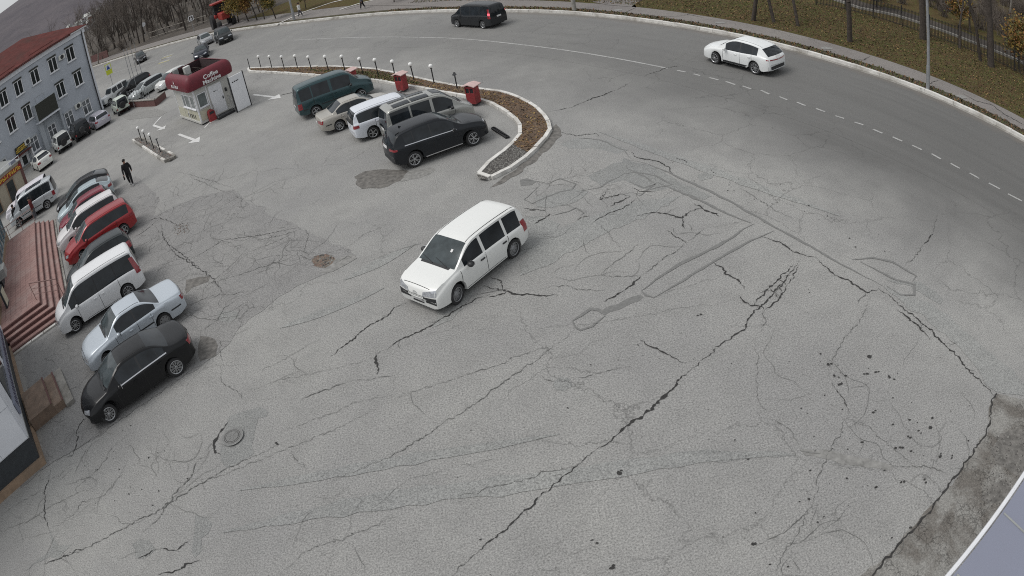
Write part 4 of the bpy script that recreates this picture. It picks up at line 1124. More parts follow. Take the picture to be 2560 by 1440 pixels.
    for c_ in sp.get('chromeF', []): ended(1, c_, 'grille_bar', M['chrome'], .012, 10, 1)
    for c_ in sp.get('rearblk', []): ended(-1, c_, 'rear_trim', M['black_plastic'], .007, 10, 3)
    for c_ in sp.get('chromeR', []): ended(-1, c_, 'tailgate_bar', M['chrome'], .012, 10, 1)
    if plates:
        zp = sp.get('pf', .42); ended(1, [(-15, zp), (15, zp), (15, zp + .12), (-15, zp + .12)], 'license_plate', M['plate'], .02, 4, 1)
        zp = sp.get('pr', .75); ended(-1, [(-15, zp), (15, zp), (15, zp + .12), (-15, zp + .12)], 'license_plate', M['plate'], .02, 4, 1)
    if sp.get('belt_trim'):
        for sd in (1, -1):
            x0, x1 = sp['sides'][0][0], sp['sides'][-1][1]
            sided(sd, [(x0, belt(x0) - .012), (x1, belt(x1) - .012), (x1, belt(x1) + .012), (x0, belt(x0) + .012)], 'window_trim', M['chrome'], .012, 16, 1)
    if sp.get('body_trim'):
        z_ = sp['body_trim']
        for sd in (1, -1):
            for a_, b_ in ((.3, xr - Ra - .03), (xr + Ra + .03, xf - Ra - .03)): sided(sd, [(a_, z_), (b_, z_), (b_, z_ + .05), (a_, z_ + .05)], 'side_moulding', M['black_plastic'], .01, 10, 1)
    if sp.get('clad'):
        for sd in (1, -1): sided(sd, [(xr + Ra + .03, sp['sill'] + .03), (xf - Ra - .03, sp['sill'] + .03), (xf - Ra - .03, sp['sill'] + .14), (xr + Ra + .03, sp['sill'] + .14)], 'sill_cladding', M['black_plastic'], .008, 12, 2)
    if detail > 1:
        # roof gutters, wipers, bonnet shut line
        xa, xb = sp['rw'][1] + .05, sp['ws'][0] - .02
        yg = hw * sp['roofw'] - .075
        for sd in (1, -1):
            topd([(xa, sd * yg - .01), (xb, sd * yg - .01), (xb, sd * yg + .01), (xa, sd * yg + .01)], 'roof_gutter', M['seam'], .004, 18, 1)
        cw = sp['ws'][1]
        topd([(cw - .02, -hw * .68), (cw - .02, hw * .68), (cw + .06, hw * .66), (cw + .06, -hw * .66)], 'cowl', M['black_plastic'], .006, 12, 2)
        for y0 in (-.1, .45):
            mb = MB()
            p0 = cast((X0 + cw + .0, y0, 3), (0, 0, -1), .02); p1 = cast((X0 + cw - .16, y0 - .55, 3), (0, 0, -1), .03)
            if p0 and p1: mb.tube(p0, p1, .009, .007, 5).build('wiper', M['black_plastic'], root)
        topd([(L_ - .16, -hw * .62), (L_ - .16, hw * .62), (L_ - .145, hw * .62), (L_ - .145, -hw * .62)], 'bonnet_seam', M['seam'], .004, 12, 1)
    if extra: extra(dict(root=root, cast=cast, sided=sided, ended=ended, topd=topd, X0=X0, L=L_, hw=hw, top=top, belt=belt, pm=pm, bow=bow))
    return root

SP = {}
SP['probox'] = dict(L=4.19, W=1.69, wb=2.55, ro=.80, wr=.30, top=[(0, .62), (.03, .95), (.10, 1.22), (.24, 1.44), (.5, 1.50), (1.5, 1.53), (2.2, 1.50), (2.45, 1.44), (3.22, 1.01), (3.3, .99), (3.75, .93), (4.02, .86), (4.14, .77), (4.19, .52)],
    belt=[(0, .84), (1.5, .90), (3.2, .915), (3.8, .80), (4.19, .62)], ws=(2.45, 3.2), rw=(.03, .24), sides=[(.30, .95), (1.06, 1.95), (2.06, 2.90)], pillar=2, front_in=.11, rear_in=.08, bowF=.13, bowR=.05, roofw=.75,
    seams=[1.0, 2.0, 3.05], handles=[1.18, 2.16], hmat=M['black_plastic'], mblack=True, hl=[[(20, .61), (48, .63), (50, .82), (23, .74)]], tl=[[(44, .62), (58, .62), (58, .98), (46, .98)]],
    fog=[[(24, .36), (46, .37), (47, .59), (21, .59)]], grille=[[(-19, .565), (19, .565), (19, .575), (-19, .575)], [(-17, .30), (17, .30), (18, .345), (-18, .345)]], chromeF=[], pf=.37, pr=.72)
SP['sedan'] = dict(L=4.73, W=1.795, wb=2.85, ro=.98, wr=.33, top=[(0, .60), (.03, .86), (.12, .985), (.55, 1.02), (.75, 1.05), (1.5, 1.36), (1.9, 1.42), (2.5, 1.43), (2.75, 1.38), (3.55, 1.0), (3.62, .97), (4.2, .86), (4.55, .72), (4.68, .6), (4.73, .48)],
    belt=[(0, .86), (.8, .96), (2, .92), (3.5, .88), (4.2, .74), (4.73, .56)], ws=(2.72, 3.52), rw=(.82, 1.55), sides=[(1.05, 1.32), (1.36, 2.02), (2.09, 3.05)], front_in=.24, rear_in=.22, bowF=.32, bowR=.22, roofw=.64,
    seams=[1.5, 2.05, 3.2], handles=[1.42, 2.42], hmat=None, hl=[[(24, .52), (50, .60), (52, .72), (26, .64)]], tl=[[(26, .72), (52, .72), (54, .90), (28, .88)]],
    grille=[[(-15, .42), (15, .42), (17, .56), (-17, .56)], [(-28, .22), (28, .22), (26, .32), (-26, .32)]], chromeF=[[(-16, .56), (16, .56), (16, .58), (-16, .58)]], belt_trim=True, pf=.34, pr=.66)
SP['mark'] = dict(SP['sedan'], L=4.70, W=1.755, wb=2.73, ro=1.12, wr=.305, top=[(0, .60), (.03, .84), (.10, .945), (.8, .985), (.95, 1.0), (1.65, 1.34), (1.95, 1.40), (2.5, 1.41), (2.75, 1.36), (3.45, .985), (3.52, .96), (4.2, .87), (4.55, .75), (4.65, .63), (4.70, .48)],
    belt=[(0, .84), (.9, .92), (2, .90), (3.4, .875), (4.2, .76), (4.70, .58)], ws=(2.72, 3.42), rw=(1.0, 1.66), sides=[(1.22, 2.07), (2.15, 3.02)], seams=[1.5, 2.11, 3.1], handles=[1.5, 2.42], belt_trim=False, body_trim=.52, front_in=.2, rear_in=.15, bowF=.22, bowR=.12,
    hl=[[(18, .56), (46, .58), (48, .70), (20, .68)]], tl=[[(18, .66), (52, .66), (54, .84), (20, .84)]], chromeF=[])
SP['corolla'] = dict(SP['mark'], L=4.32, W=1.69, wb=2.465, ro=.98, wr=.295, top=[(0, .6), (.03, .88), (.10, .98), (.6, 1.0), (.72, 1.02), (1.35, 1.33), (1.6, 1.38), (2.2, 1.385), (2.42, 1.34), (3.12, .98), (3.2, .955), (3.8, .87), (4.15, .75), (4.27, .62), (4.32, .48)],
    belt=[(0, .86), (.8, .91), (2, .89), (3.1, .87), (3.8, .75), (4.32, .58)], ws=(2.4, 3.1), rw=(.76, 1.38), sides=[(.98, 1.78), (1.86, 2.7)], seams=[1.2, 1.82, 2.85], handles=[1.25, 2.1])
SP['minivan'] = dict(L=4.69, W=1.73, wb=2.85, ro=.95, wr=.32, top=[(0, .62), (.03, 1.0), (.08, 1.35), (.16, 1.70), (.3, 1.80), (1.6, 1.85), (2.8, 1.83), (3.15, 1.76), (3.98, 1.16), (4.05, 1.12), (4.42, .98), (4.58, .86), (4.66, .70), (4.69, .5)],
    belt=[(0, 1.0), (.8, 1.03), (2.5, .98), (4.0, .96), (4.45, .82), (4.69, .62)], ws=(3.12, 3.95), rw=(.03, .16), sides=[(.22, 1.15), (1.2, 2.15), (2.22, 3.25), (3.32, 3.75)], front_in=.17, rear_in=.08, bowF=.2, bowR=.06, roofw=.74,
    seams=[1.17, 2.19, 3.35], handles=[2.0, 2.4], hl=[[(20, .66), (50, .70), (52, .86), (22, .78)]], tl=[[(46, .80), (58, .80), (58, 1.5), (48, 1.5)]],
    grille=[[(-18, .50), (18, .50), (19, .76), (-19, .76)], [(-24, .26), (24, .26), (24, .36), (-24, .36)]], chromeF=[[(-19, .62), (19, .62), (19, .64), (-19, .64)], [(-19, .70), (19, .70), (19, .72), (-19, .72)]], fog=[[(26, .34), (44, .36), (44, .44), (26, .42)]], pf=.4, pr=.82, mx=.55)
SP['mpv'] = dict(L=4.60, W=1.745, wb=2.75, ro=.90, wr=.31, top=[(0, .62), (.03, .95), (.12, 1.25), (.28, 1.50), (.5, 1.555), (1.5, 1.60), (2.4, 1.59), (2.75, 1.53), (3.6, 1.06), (3.68, 1.03), (4.15, .92), (4.42, .80), (4.55, .64), (4.60, .48)],
    belt=[(0, .98), (1, .98), (2.5, .93), (3.6, .90), (4.2, .78), (4.60, .58)], ws=(2.72, 3.56), rw=(.04, .28), sides=[(.30, .95), (1.02, 1.95), (2.02, 2.95), (3.02, 3.3)], front_in=.22, rear_in=.13, bowF=.3, bowR=.1, roofw=.70,
    seams=[1.15, 1.98, 3.1], handles=[1.25, 2.15], hl=[[(24, .56), (50, .64), (52, .78), (26, .68)]], tl=[[(38, .74), (60, .78), (60, .92), (40, .92)]], grille=[[(-16, .46), (16, .46), (18, .56), (-18, .56)]], chromeF=[[(-17, .58), (17, .58), (17, .60), (-17, .60)]], pf=.36, pr=.78)
SP['cuv'] = dict(L=4.55, W=1.84, wb=2.70, ro=.90, wr=.355, sill=.27, top=[(0, .70), (.03, 1.02), (.16, 1.28), (.42, 1.55), (.6, 1.60), (1.4, 1.67), (2.1, 1.68), (2.45, 1.62), (3.3, 1.15), (3.38, 1.125), (3.95, 1.05), (4.3, .96), (4.47, .80), (4.55, .6)],
    belt=[(0, 1.05), (.8, 1.08), (2, 1.03), (3.3, 1.0), (3.95, .92), (4.55, .70)], ws=(2.42, 3.26), rw=(.06, .42), sides=[(.62, 1.02), (1.06, 1.82), (1.88, 2.92)], front_in=.22, rear_in=.17, bowF=.3, bowR=.16, roofw=.68,
    seams=[1.1, 1.85, 3.0], handles=[1.2, 2.05], hl=[[(22, .82), (50, .86), (50, .93), (24, .92)]], tl=[[(26, .92), (56, .94), (56, 1.02), (28, 1.03)]], grille=[[(-20, .62), (20, .62), (21, .86), (-21, .86)]], chromeF=[[(-20, .60), (20, .60), (21, .63), (-21, .63)]], belt_trim=True, pf=.48, pr=.98,
    rearblk=[[(-50, .40), (50, .40), (50, .58), (-50, .58)]])
SP['coupe_suv'] = dict(SP['cuv'], clad=1, L=4.74, W=1.855, wb=2.69, ro=1.02, wr=.355, top=[(0, .70), (.03, .98), (.14, 1.12), (.62, 1.46), (.8, 1.54), (1.6, 1.64), (2.2, 1.655), (2.55, 1.60), (3.42, 1.13), (3.5, 1.10), (4.1, 1.02), (4.48, .92), (4.66, .78), (4.74, .58)],
    belt=[(0, 1.0), (.8, 1.06), (2, 1.0), (3.4, .98), (4.1, .90), (4.74, .68)], ws=(2.5, 3.38), rw=(.16, .62), sides=[(.80, 1.12), (1.16, 1.95), (2.02, 3.0)], roofw=.66, seams=[1.2, 1.98, 3.1], handles=[1.35, 2.25], tl=[[(2, .90), (56, .92), (56, .975), (2, .955)]], belt_trim=False, grille=[[(-26, .50), (26, .50), (24, .72), (-24, .72)]], chromeF=[])
SP['hatch'] = dict(L=3.95, W=1.69, wb=2.51, ro=.62, wr=.29, top=[(0, .60), (.03, .92), (.14, 1.22), (.32, 1.43), (.5, 1.47), (1.3, 1.52), (1.9, 1.50), (2.2, 1.43), (3.02, 1.0), (3.1, .975), (3.55, .88), (3.8, .76), (3.9, .62), (3.95, .48)],
    belt=[(0, .95), (1, .95), (2, .90), (3.0, .89), (3.5, .77), (3.95, .58)], ws=(2.18, 2.98), rw=(.05, .32), sides=[(.45, .62), (.66, 1.38), (1.45, 2.5)], front_in=.2, rear_in=.14, bowF=.26, bowR=.1, roofw=.69, seams=[.75, 1.42, 2.6], handles=[.85, 1.6],
    hl=[[(24, .56), (50, .62), (52, .76), (26, .68)]], tl=[[(42, .72), (60, .72), (58, 1.02), (44, 1.02)]], grille=[[(-18, .44), (18, .44), (18, .54), (-18, .54)]], pf=.36, pr=.66)
SP['prius'] = dict(L=4.45, W=1.745, wb=2.70, ro=.80, wr=.31, top=[(0, .62), (.03, .95), (.10, 1.08), (.35, 1.2), (.9, 1.39), (1.4, 1.475), (2.0, 1.49), (2.4, 1.43), (3.5, .98), (3.58, .95), (4.0, .86), (4.3, .72), (4.4, .6), (4.45, .48)],
    belt=[(0, .96), (1, .99), (2, .92), (3.4, .87), (4, .76), (4.45, .58)], ws=(2.38, 3.46), rw=(.2, 1.0), sides=[(.8, 1.12), (1.16, 1.85), (1.92, 3.0)], front_in=.24, rear_in=.14, bowF=.32, bowR=.1, roofw=.66, seams=[1.05, 1.88, 3.05], handles=[1.3, 2.1],
    hl=[[(24, .54), (50, .64), (52, .78), (26, .66)]], tl=[[(34, .76), (60, .78), (60, .95), (36, .97)]], grille=[[(-20, .30), (20, .30), (20, .42), (-20, .42)]], pf=.36, pr=.7)
SP['boxvan'] = dict(L=4.68, W=1.70, wb=2.80, ro=.98, wr=.33, sill=.30, top=[(0, .7), (.03, 1.1), (.08, 1.5), (.18, 1.85), (.35, 1.95), (1.6, 2.0), (2.8, 1.98), (3.2, 1.90), (3.85, 1.32), (3.93, 1.27), (4.35, 1.14), (4.56, 1.02), (4.65, .86), (4.68, .62)],
    belt=[(0, 1.12), (.8, 1.14), (3.0, 1.10), (3.8, 1.04), (4.3, .92), (4.68, .74)], ws=(3.18, 3.82), rw=(.03, .18), sides=[(.24, .95), (1.02, 2.05), (2.2, 3.35)], pillar=2, front_in=.16, rear_in=.08, bowF=.18, bowR=.05, roofw=.76,
    seams=[1.0, 2.12, 3.2], handles=[2.0, 2.3], hl=[[(20, .78), (48, .80), (48, .94), (22, .92)]], tl=[[(44, .70), (58, .70), (58, 1.05), (46, 1.05)]], grille=[[(-18, .70), (18, .70), (18, .90), (-18, .90)]], chromeF=[], pf=.5, pr=.8, mx=.5, body_trim=.6, mblack=True)
SP['shortvan'] = dict(SP['boxvan'], L=4.32, W=1.69, wb=2.2, ro=1.05, top=[(0, .65), (.03, 1.05), (.08, 1.4), (.18, 1.75), (.35, 1.84), (1.6, 1.88), (2.5, 1.86), (2.85, 1.78), (3.7, 1.14), (3.78, 1.10), (4.0, .98), (4.2, .86), (4.29, .72), (4.32, .52)],
    belt=[(0, 1.04), (.8, 1.05), (3.0, 1.02), (3.7, .98), (4.05, .86), (4.32, .68)], ws=(2.82, 3.68), rw=(.03, .18), sides=[(.26, 1.2), (1.28, 2.2), (2.34, 3.3)], sill=.26, seams=[1.24, 2.28, 3.25], handles=[2.1, 2.45], wr=.31)
SP['jeep'] = dict(L=3.9, W=1.70, wb=2.38, ro=.75, wr=.36, sill=.40, top=[(0, .85), (.02, 1.2), (.05, 1.55), (.12, 1.74), (.3, 1.78), (1.2, 1.80), (2.2, 1.79), (2.4, 1.73), (2.72, 1.22), (2.8, 1.18), (3.5, 1.12), (3.75, 1.06), (3.86, .95), (3.9, .75)],
    belt=[(0, 1.12), (1, 1.12), (2.6, 1.10), (3.4, 1.02), (3.9, .85)], ws=(2.38, 2.7), rw=(.02, .12), sides=[(.2, .85), (.95, 1.6), (1.7, 2.45)], pillar=2, front_in=.08, rear_in=.05, bowF=.08, bowR=.03, roofw=.80, seams=[.9, 1.65, 2.6], handles=[1.05, 1.8],
    hl=[[(26, .84), (40, .84), (40, .98), (26, .98)]], tl=[[(42, .62), (50, .62), (50, .80), (42, .80)]], grille=[[(-22, .78), (22, .78), (22, 1.0), (-22, 1.0)]], pf=.55, pr=.6, mblack=True)
SP['kei_jeep'] = dict(SP['jeep'], L=3.4, W=1.48, wb=2.25, ro=.5, wr=.34, top=[(0, .85), (.02, 1.15), (.05, 1.5), (.12, 1.65), (.3, 1.69), (1.2, 1.70), (1.9, 1.69), (2.1, 1.63), (2.42, 1.18), (2.5, 1.14), (3.05, 1.08), (3.27, 1.0), (3.36, .9), (3.4, .7)],
    belt=[(0, 1.06), (1, 1.06), (2.3, 1.04), (3.0, .96), (3.4, .8)], ws=(2.08, 2.4), rw=(.02, .12), sides=[(.2, .75), (.85, 1.3), (1.4, 2.15)], seams=[.8, 1.35, 2.3], handles=[1.5])
SP['wagon'] = dict(SP['mpv'], L=4.75, wb=2.72, ro=1.02, top=[(0, .6), (.03, .92), (.12, 1.14), (.38, 1.38), (.6, 1.44), (1.5, 1.49), (2.4, 1.48), (2.75, 1.43), (3.6, 1.0), (3.68, .97), (4.3, .86), (4.58, .74), (4.70, .62), (4.75, .48)],
    belt=[(0, .92), (1, .94), (2.5, .90), (3.6, .88), (4.3, .76), (4.75, .58)], rw=(.08, .38), sides=[(.42, 1.15), (1.22, 2.05), (2.12, 3.0)], seams=[1.25, 2.08, 3.15])

GB = 'cars parked side by side in the island bay'
GT = 'cars parked nose-in along the red terrace'
GF = 'cars parked along the blue-grey building'
GR = 'vehicles driving on the main road'

# -- white wagon driving through the middle of the lot
def probox_x(k):
    em = MB()
    for i in range(16):
        a0, a1 = 2 * math.pi * i / 16, 2 * math.pi * (i + 1) / 16
        em.poly([(0, .062 * math.cos(a0), .045 * math.sin(a0)), (0, .075 * math.cos(a0), .055 * math.sin(a0)), (0, .075 * math.cos(a1), .055 * math.sin(a1)), (0, .062 * math.cos(a1), .045 * math.sin(a1))])
    for r_ in ((.022, .045), ):
        for i in range(12):
            a0, a1 = 2 * math.pi * i / 12, 2 * math.pi * (i + 1) / 12
            em.poly([(0.002, r_[0] * .7 * math.cos(a0), r_[1] * .9 * math.sin(a0)), (0.002, r_[0] * math.cos(a0), r_[1] * math.sin(a0)), (0.002, r_[0] * math.cos(a1), r_[1] * math.sin(a1)), (0.002, r_[0] * .7 * math.cos(a1), r_[1] * .9 * math.sin(a1))])
            em.poly([(0.003, .055 * math.cos(a0) * .9, .02 + .016 * math.sin(a0)), (0.003, .06 * math.cos(a0), .02 + .02 * math.sin(a0)), (0.003, .06 * math.cos(a1), .02 + .02 * math.sin(a1)), (0.003, .055 * math.cos(a1) * .9, .02 + .016 * math.sin(a1))])
    h_ = k['cast']((k['X0'] + k['L'] + 1, 0, .665), (-1, 0, 0), .012)
    em.build('emblem', M['chrome'], k['root'], loc=h_)
    k['ended'](1, [(-24, .60), (24, .60), (23, .612), (-23, .612)], 'bonnet_lip', M['seam'], .008, 12, 1)
    for s_ in (1,): k['topd']([(2.72, .28), (2.80, .28), (2.80, .36), (2.72, .36)], 'sticker', M['plate'], .012, 2, 2)
car('white compact estate car driving alone through the middle of the lot', 'car', SP['probox'], (-1.19, 17.61), R(224.8), (0.74, 0.75, 0.73), name='estate_car', steer=R(8), wheels='steel', extra=probox_x)
# -- row at the left: terrace
car('black saloon with fine-spoked alloy wheels, nearest the camera in the terrace row', 'car', SP['sedan'], (-12.12, 14.97), R(218), (0.012, 0.013, 0.015), 0.3, GT, wheels='mesh', name='saloon_car', rough=.3)
car('silver-white older saloon between the black saloon and the white minivan', 'car', SP['mark'], (-13.45, 17.75), R(218.5), (0.50, 0.55, 0.60), 0.25, GT, wheels='cap', name='saloon_car')
car('white tall minivan with black windows at the corner of the terrace steps', 'minivan', SP['minivan'], (-16.4, 20.6), R(214), (0.72, 0.73, 0.74), 0.0, GT, wheels='multi', name='minivan')
car('dark grey small hatchback squeezed between the white minivan and the red car', 'car', SP['hatch'], (-17.65, 23.55), R(216), (0.045, 0.055, 0.06), 0.5, GT, name='hatchback')
car('red people carrier parked nose-in at the long terrace steps', 'car', SP['mpv'], (-19.4, 26.85), R(216.5), (0.30, 0.018, 0.022), 0.25, GT, wheels='five', name='people_carrier')
car('white people carrier behind the red one at the terrace steps', 'car', SP['mpv'], (-21.3, 28.9), R(215), (0.68, 0.66, 0.66), 0.05, GT, name='people_carrier')
car('dark red hatchback almost hidden between the white and the pale blue car', 'car', SP['hatch'], (-22.5, 30.75), R(214), (0.20, 0.012, 0.03), 0.25, GT, name='hatchback')
car('pale blue liftback car next to the last car of the terrace row', 'car', SP['prius'], (-23.7, 32.8), R(211), (0.42, 0.50, 0.53), 0.3, GT, name='liftback_car')
car('black liftback car at the far end of the terrace row', 'car', SP['prius'], (-24.9, 34.6), R(211), (0.02, 0.02, 0.022), 0.3, GT, name='liftback_car')
# -- by the grill shop
car('silver minivan with dark roof glass standing behind the terrace railing', 'minivan', dict(SP['boxvan'], pillar=1), (-31.2, 36.1), R(206), (0.52, 0.55, 0.57), 0.3, None, name='minivan',
    extra=lambda k: k['topd']([(1.0, -.45), (2.5, -.45), (2.5, .45), (1.0, .45)], 'roof_window', M['glass'], .01, 8, 4))
def spare_cover(k, mat='white_frame', r_=.34):
    mb = MB(); mb.lathe([(.01, .22), (r_ * .8, .22), (r_, .16), (r_, 0), (.01, 0)], 20, 0, Matrix.Rotation(R(-90), 4, 'Y'))
    mb.build('spare_wheel', M[mat], k['root'], True, 40, loc=(k['X0'] + .02, .05, .95))
car('white off-road car with a white spare wheel cover beside the grill shop', 'car', dict(SP['jeep'], L=4.5, wb=2.6, ro=1.0, ws=(2.38 + .5, 2.7 + .5), top=[(x_ + (.5 if x_ > 1.5 else 0), z_) for x_, z_ in SP['jeep']['top']] + [(4.5, .7)], sides=[(.2, 1.1), (1.2, 1.95), (2.05, 2.9)]), (-33.2, 37.9), R(208), (0.72, 0.70, 0.74), 0.0, None, name='off_road_car', extra=spare_cover)
# -- along the blue-grey building
car('small white liftback parked beside the entrance of the blue-grey building', 'car', SP['prius'], (-39.1, 49.1), R(140), (0.75, 0.76, 0.72), 0.0, GF, name='liftback_car')
car('white off-road car with a black spare wheel on its tailgate', 'car', SP['jeep'], (-38.2, 52.3), R(135), (0.62, 0.64, 0.62), 0.0, GF, name='off_road_car', extra=lambda k: spare_cover(k, 'tyre', .35))
car('black off-road car between the white one and the silver estate', 'car', dict(SP['jeep'], W=1.78, H=1.8), (-36.6, 53.9), R(134), (0.018, 0.018, 0.02), 0.2, GF, name='off_road_car', extra=lambda k: spare_cover(k, 'black_plastic', .35))
car('silver estate car parked by the right end of the blue-grey building', 'car', SP['wagon'], (-34.9, 55.3), R(136), (0.45, 0.44, 0.50), 0.4, GF, name='estate_car')
car('pale green and white small off-road car at the corner of the blue-grey building', 'car', SP['kei_jeep'], (-32.9, 57.2), R(130), (0.50, 0.55, 0.48), 0.0, GF, name='off_road_car', extra=lambda k: spare_cover(k, 'tyre', .33))
# -- behind the low brown wall
car('white off-road car with black bumpers behind the low brown wall', 'car', SP['jeep'], (-37.9, 65.2), R(238), (0.6, 0.61, 0.6), 0.0, None, name='off_road_car')
car('black estate car between the white off-road car and the silver estate', 'car', SP['wagon'], (-35.8, 66.4), R(236), (0.025, 0.025, 0.028), 0.3, None, name='estate_car')
car('silver estate car parked next to the thin metal frame', 'car', SP['wagon'], (-31.6, 61.4), R(238), (0.47, 0.50, 0.50), 0.4, None, name='estate_car', wheels='multi')
car('white car half hidden behind the left side of the coffee kiosk', 'car', SP['hatch'], (-28.2, 60.9), R(238), (0.66, 0.67, 0.65), 0.0, None, name='hatchback')
# -- island bay
car('dark green high-roofed van, farthest in the island bay', 'van', SP['boxvan'], (-7.8, 37.7), R(22.5), (0.028, 0.066, 0.074), 0.3, GB, name='van', wheels='five')
car('beige two-tone saloon between the green van and the white people carrier', 'car', SP['corolla'], (-6.1, 34.1), R(21), (0.42, 0.40, 0.36), 0.3, GB, name='saloon_car', wheels='multi')
car('white people carrier with purple-red tail lights in the island bay', 'car', dict(SP['mpv'], top=[(x_, z_ - .02) for x_, z_ in SP['mpv']['top']], rearblk=[]), (-4.0, 31.9), R(20), (0.66, 0.69, 0.74), 0.05, GB, name='people_carrier', wheels='five')
def van_roof(k):
    for y0, y1 in ((.16, .57), (-.57, -.16)):
        for x0, x1 in ((.55, 1.35), (1.42, 2.25)): k['topd']([(x0, y0), (x1, y0), (x1, y1), (x0, y1)], 'roof_window', M['glass'], .02, 6, 3)
    k['topd']([(2.5, -.38), (2.85, -.38), (2.85, .38), (2.5, .38)], 'sunroof', M['glass'], .02, 4, 4)
car('silver van with glass panels in its roof, between the white car and the black crossover', 'van', SP['shortvan'], (-2.3, 30.1), R(20.5), (0.36, 0.365, 0.345), 0.35, GB, name='van', extra=van_roof)
def cx_x(k):
    for sd in (1, -1):
        mb = MB(); y_ = sd * (k['hw'] + .02)
        mb.box(k['X0'] + 1.4, k['X0'] + 3.05, min(y_, y_ - sd * .1), max(y_, y_ - sd * .1), .30, .335).build('side_step', M['chrome'], k['root'])
    mb = MB(); mb.poly([(0, -.03, 0), (.16, 0, .0), (0, .03, 0)][::1]); mb.poly([(0, 0, 0), (.02, 0, .07), (.16, 0, 0)])
    h_ = k['cast']((k['X0'] + .75, 0, 3), (0, 0, -1), .01); mb.build('antenna', M['black_plastic'], k['root'], loc=h_)
    k['topd']([(.42, -.52), (.62, -.52), (.62, .52), (.42, .52)], 'roof_spoiler', k['pm'], .03, 4, 6)
car('black crossover with silver side steps, nearest in the island bay', 'car', SP['cuv'], (-1.95, 27.5), R(21.5), (0.020, 0.024, 0.030), 0.4, GB, name='crossover_car', wheels='y5', extra=cx_x, rough=.28)
# -- on the road
car('white coupe-like crossover driving on the main road at the right', 'car', SP['coupe_suv'], (14.25, 32.5), R(120.5), (0.74, 0.76, 0.76), 0.0, GR, name='crossover_car', wheels='multi')
def lit(k):
    for sd in (1, -1): k['ended'](-1, [(sd * 47, 1.05), (sd * 57, 1.05), (sd * 57, 1.2), (sd * 47, 1.2)], 'brake_light', M['brake'], .02, 3, 3)
mlit, tlit, plit = nt('lit_brake_light')
plit.inputs['Base Color'].default_value = (.5, .02, .03, 1); plit.inputs['Emission Color'].default_value = (1, .12, .16, 1); plit.inputs['Emission Strength'].default_value = 1.6
M['brake'] = mlit
car('dark grey minivan with red brake light lit on the far bend of the road', 'minivan', SP['minivan'], (1.27, 50.48), R(129.3), (0.035, 0.038, 0.042), 0.4, GR, name='minivan', wheels='multi', extra=lit)
car('black off-road car approaching round the bend beyond the kiosk', 'car', dict(SP['boxvan'], L=4.7, H=1.85, W=1.85, top=[(x_, z_ * .95) for x_, z_ in SP['boxvan']['top']]), (-27.3, 76.8), R(296), (0.02, 0.024, 0.026), 0.3, GR, name='off_road_car')
car('dark blue saloon approaching just behind the coffee kiosk', 'car', SP['sedan'], (-28.4, 71.2), R(288), (0.015, 0.022, 0.04), 0.4, GR, name='saloon_car')
car('pale grey car following the black off-road car', 'car', SP['hatch'], (-31.2, 80.6), R(300), (0.3, 0.31, 0.32), 0.2, GR, name='hatchback')
car('small black car far away beside the left end of the road', 'car', SP['mpv'], (-45.5, 89.3), R(300), (0.02, 0.02, 0.022), 0.3, GR, name='hatchback')

# ================================================================ traffic island
OUT = [(-18.24, 55.51), (-13.63, 51.06), (-9.45, 47.23), (-7.76, 45.46), (-5.90, 43.31), (-4.19, 40.77), (-1.76, 37.01), (0.32, 34.50), (1.47, 33.31), (2.27, 31.57), (2.70, 30.15), (2.93, 28.57), (2.90, 27.34), (2.48, 26.38), (1.68, 25.06), (0.86, 24.16), (0.19, 23.62), (-0.27, 23.51), (-0.45, 23.77)]
INN = [(-17.87, 54.16), (-14.08, 50.05), (-9.38, 44.73), (-5.69, 40.67), (-4.09, 38.50), (-2.66, 36.67), (-0.16, 33.38), (0.74, 31.89), (1.23, 30.55), (1.57, 29.27), (1.72, 27.92), (1.53, 27.07), (1.11, 26.38), (0.53, 25.52), (-0.10, 24.79), (-0.45, 24.02)]
isl = empty('traffic_island', (OUT[10][0], OUT[10][1], 0)); tag(isl, 'long curved traffic island with white kerb stones, soil and gravel between lot and road', 'traffic island')
io = Vector(isl.location)
def rel(p_, o_): return (p_[0] - o_[0], p_[1] - o_[1])
ringp = list(OUT) + list(INN[::-1])
def kerb_ring(P, parent, o_, ln_=.95, w_=.17, h_=.16, mats=('white_paint',), closed=True):
    P = [np.array(p_) for p_ in P]
    if closed: P = P + [P[0]]
    seg = np.concatenate([[0], np.cumsum([np.linalg.norm(b_ - a_) for a_, b_ in zip(P, P[1:])])])
    n = max(1, int(seg[-1] / ln_)); ln2 = seg[-1] / n
    me = [MB().box(-.5, .5, -w_ / 2, w_ / 2, 0, h_).mesh('kerb_stone', M[k]) for k in mats]
    def at(s_):
        k = min(len(P) - 2, max(0, int(np.searchsorted(seg, s_)) - 1)); f = (s_ - seg[k]) / max(1e-6, seg[k + 1] - seg[k])
        return P[k] + (P[k + 1] - P[k]) * f
    for i in range(n):
        a_, b_ = at(i * ln2), at((i + 1) * ln2)
        d_ = b_ - a_; c_ = (a_ + b_) / 2
        o = inst('kerb_stone', me[rnd.randrange(len(me))], parent, (c_[0] - o_[0] + rnd.uniform(-.01, .01), c_[1] - o_[1] + rnd.uniform(-.01, .01), rnd.uniform(-.02, .005)), (0, rnd.uniform(-.012, .012), math.atan2(d_[1], d_[0]) + rnd.uniform(-.012, .012)), (np.linalg.norm(d_) - rnd.uniform(.015, .045), 1, rnd.uniform(.93, 1.05)))
kerb_ring(ringp, isl, io)
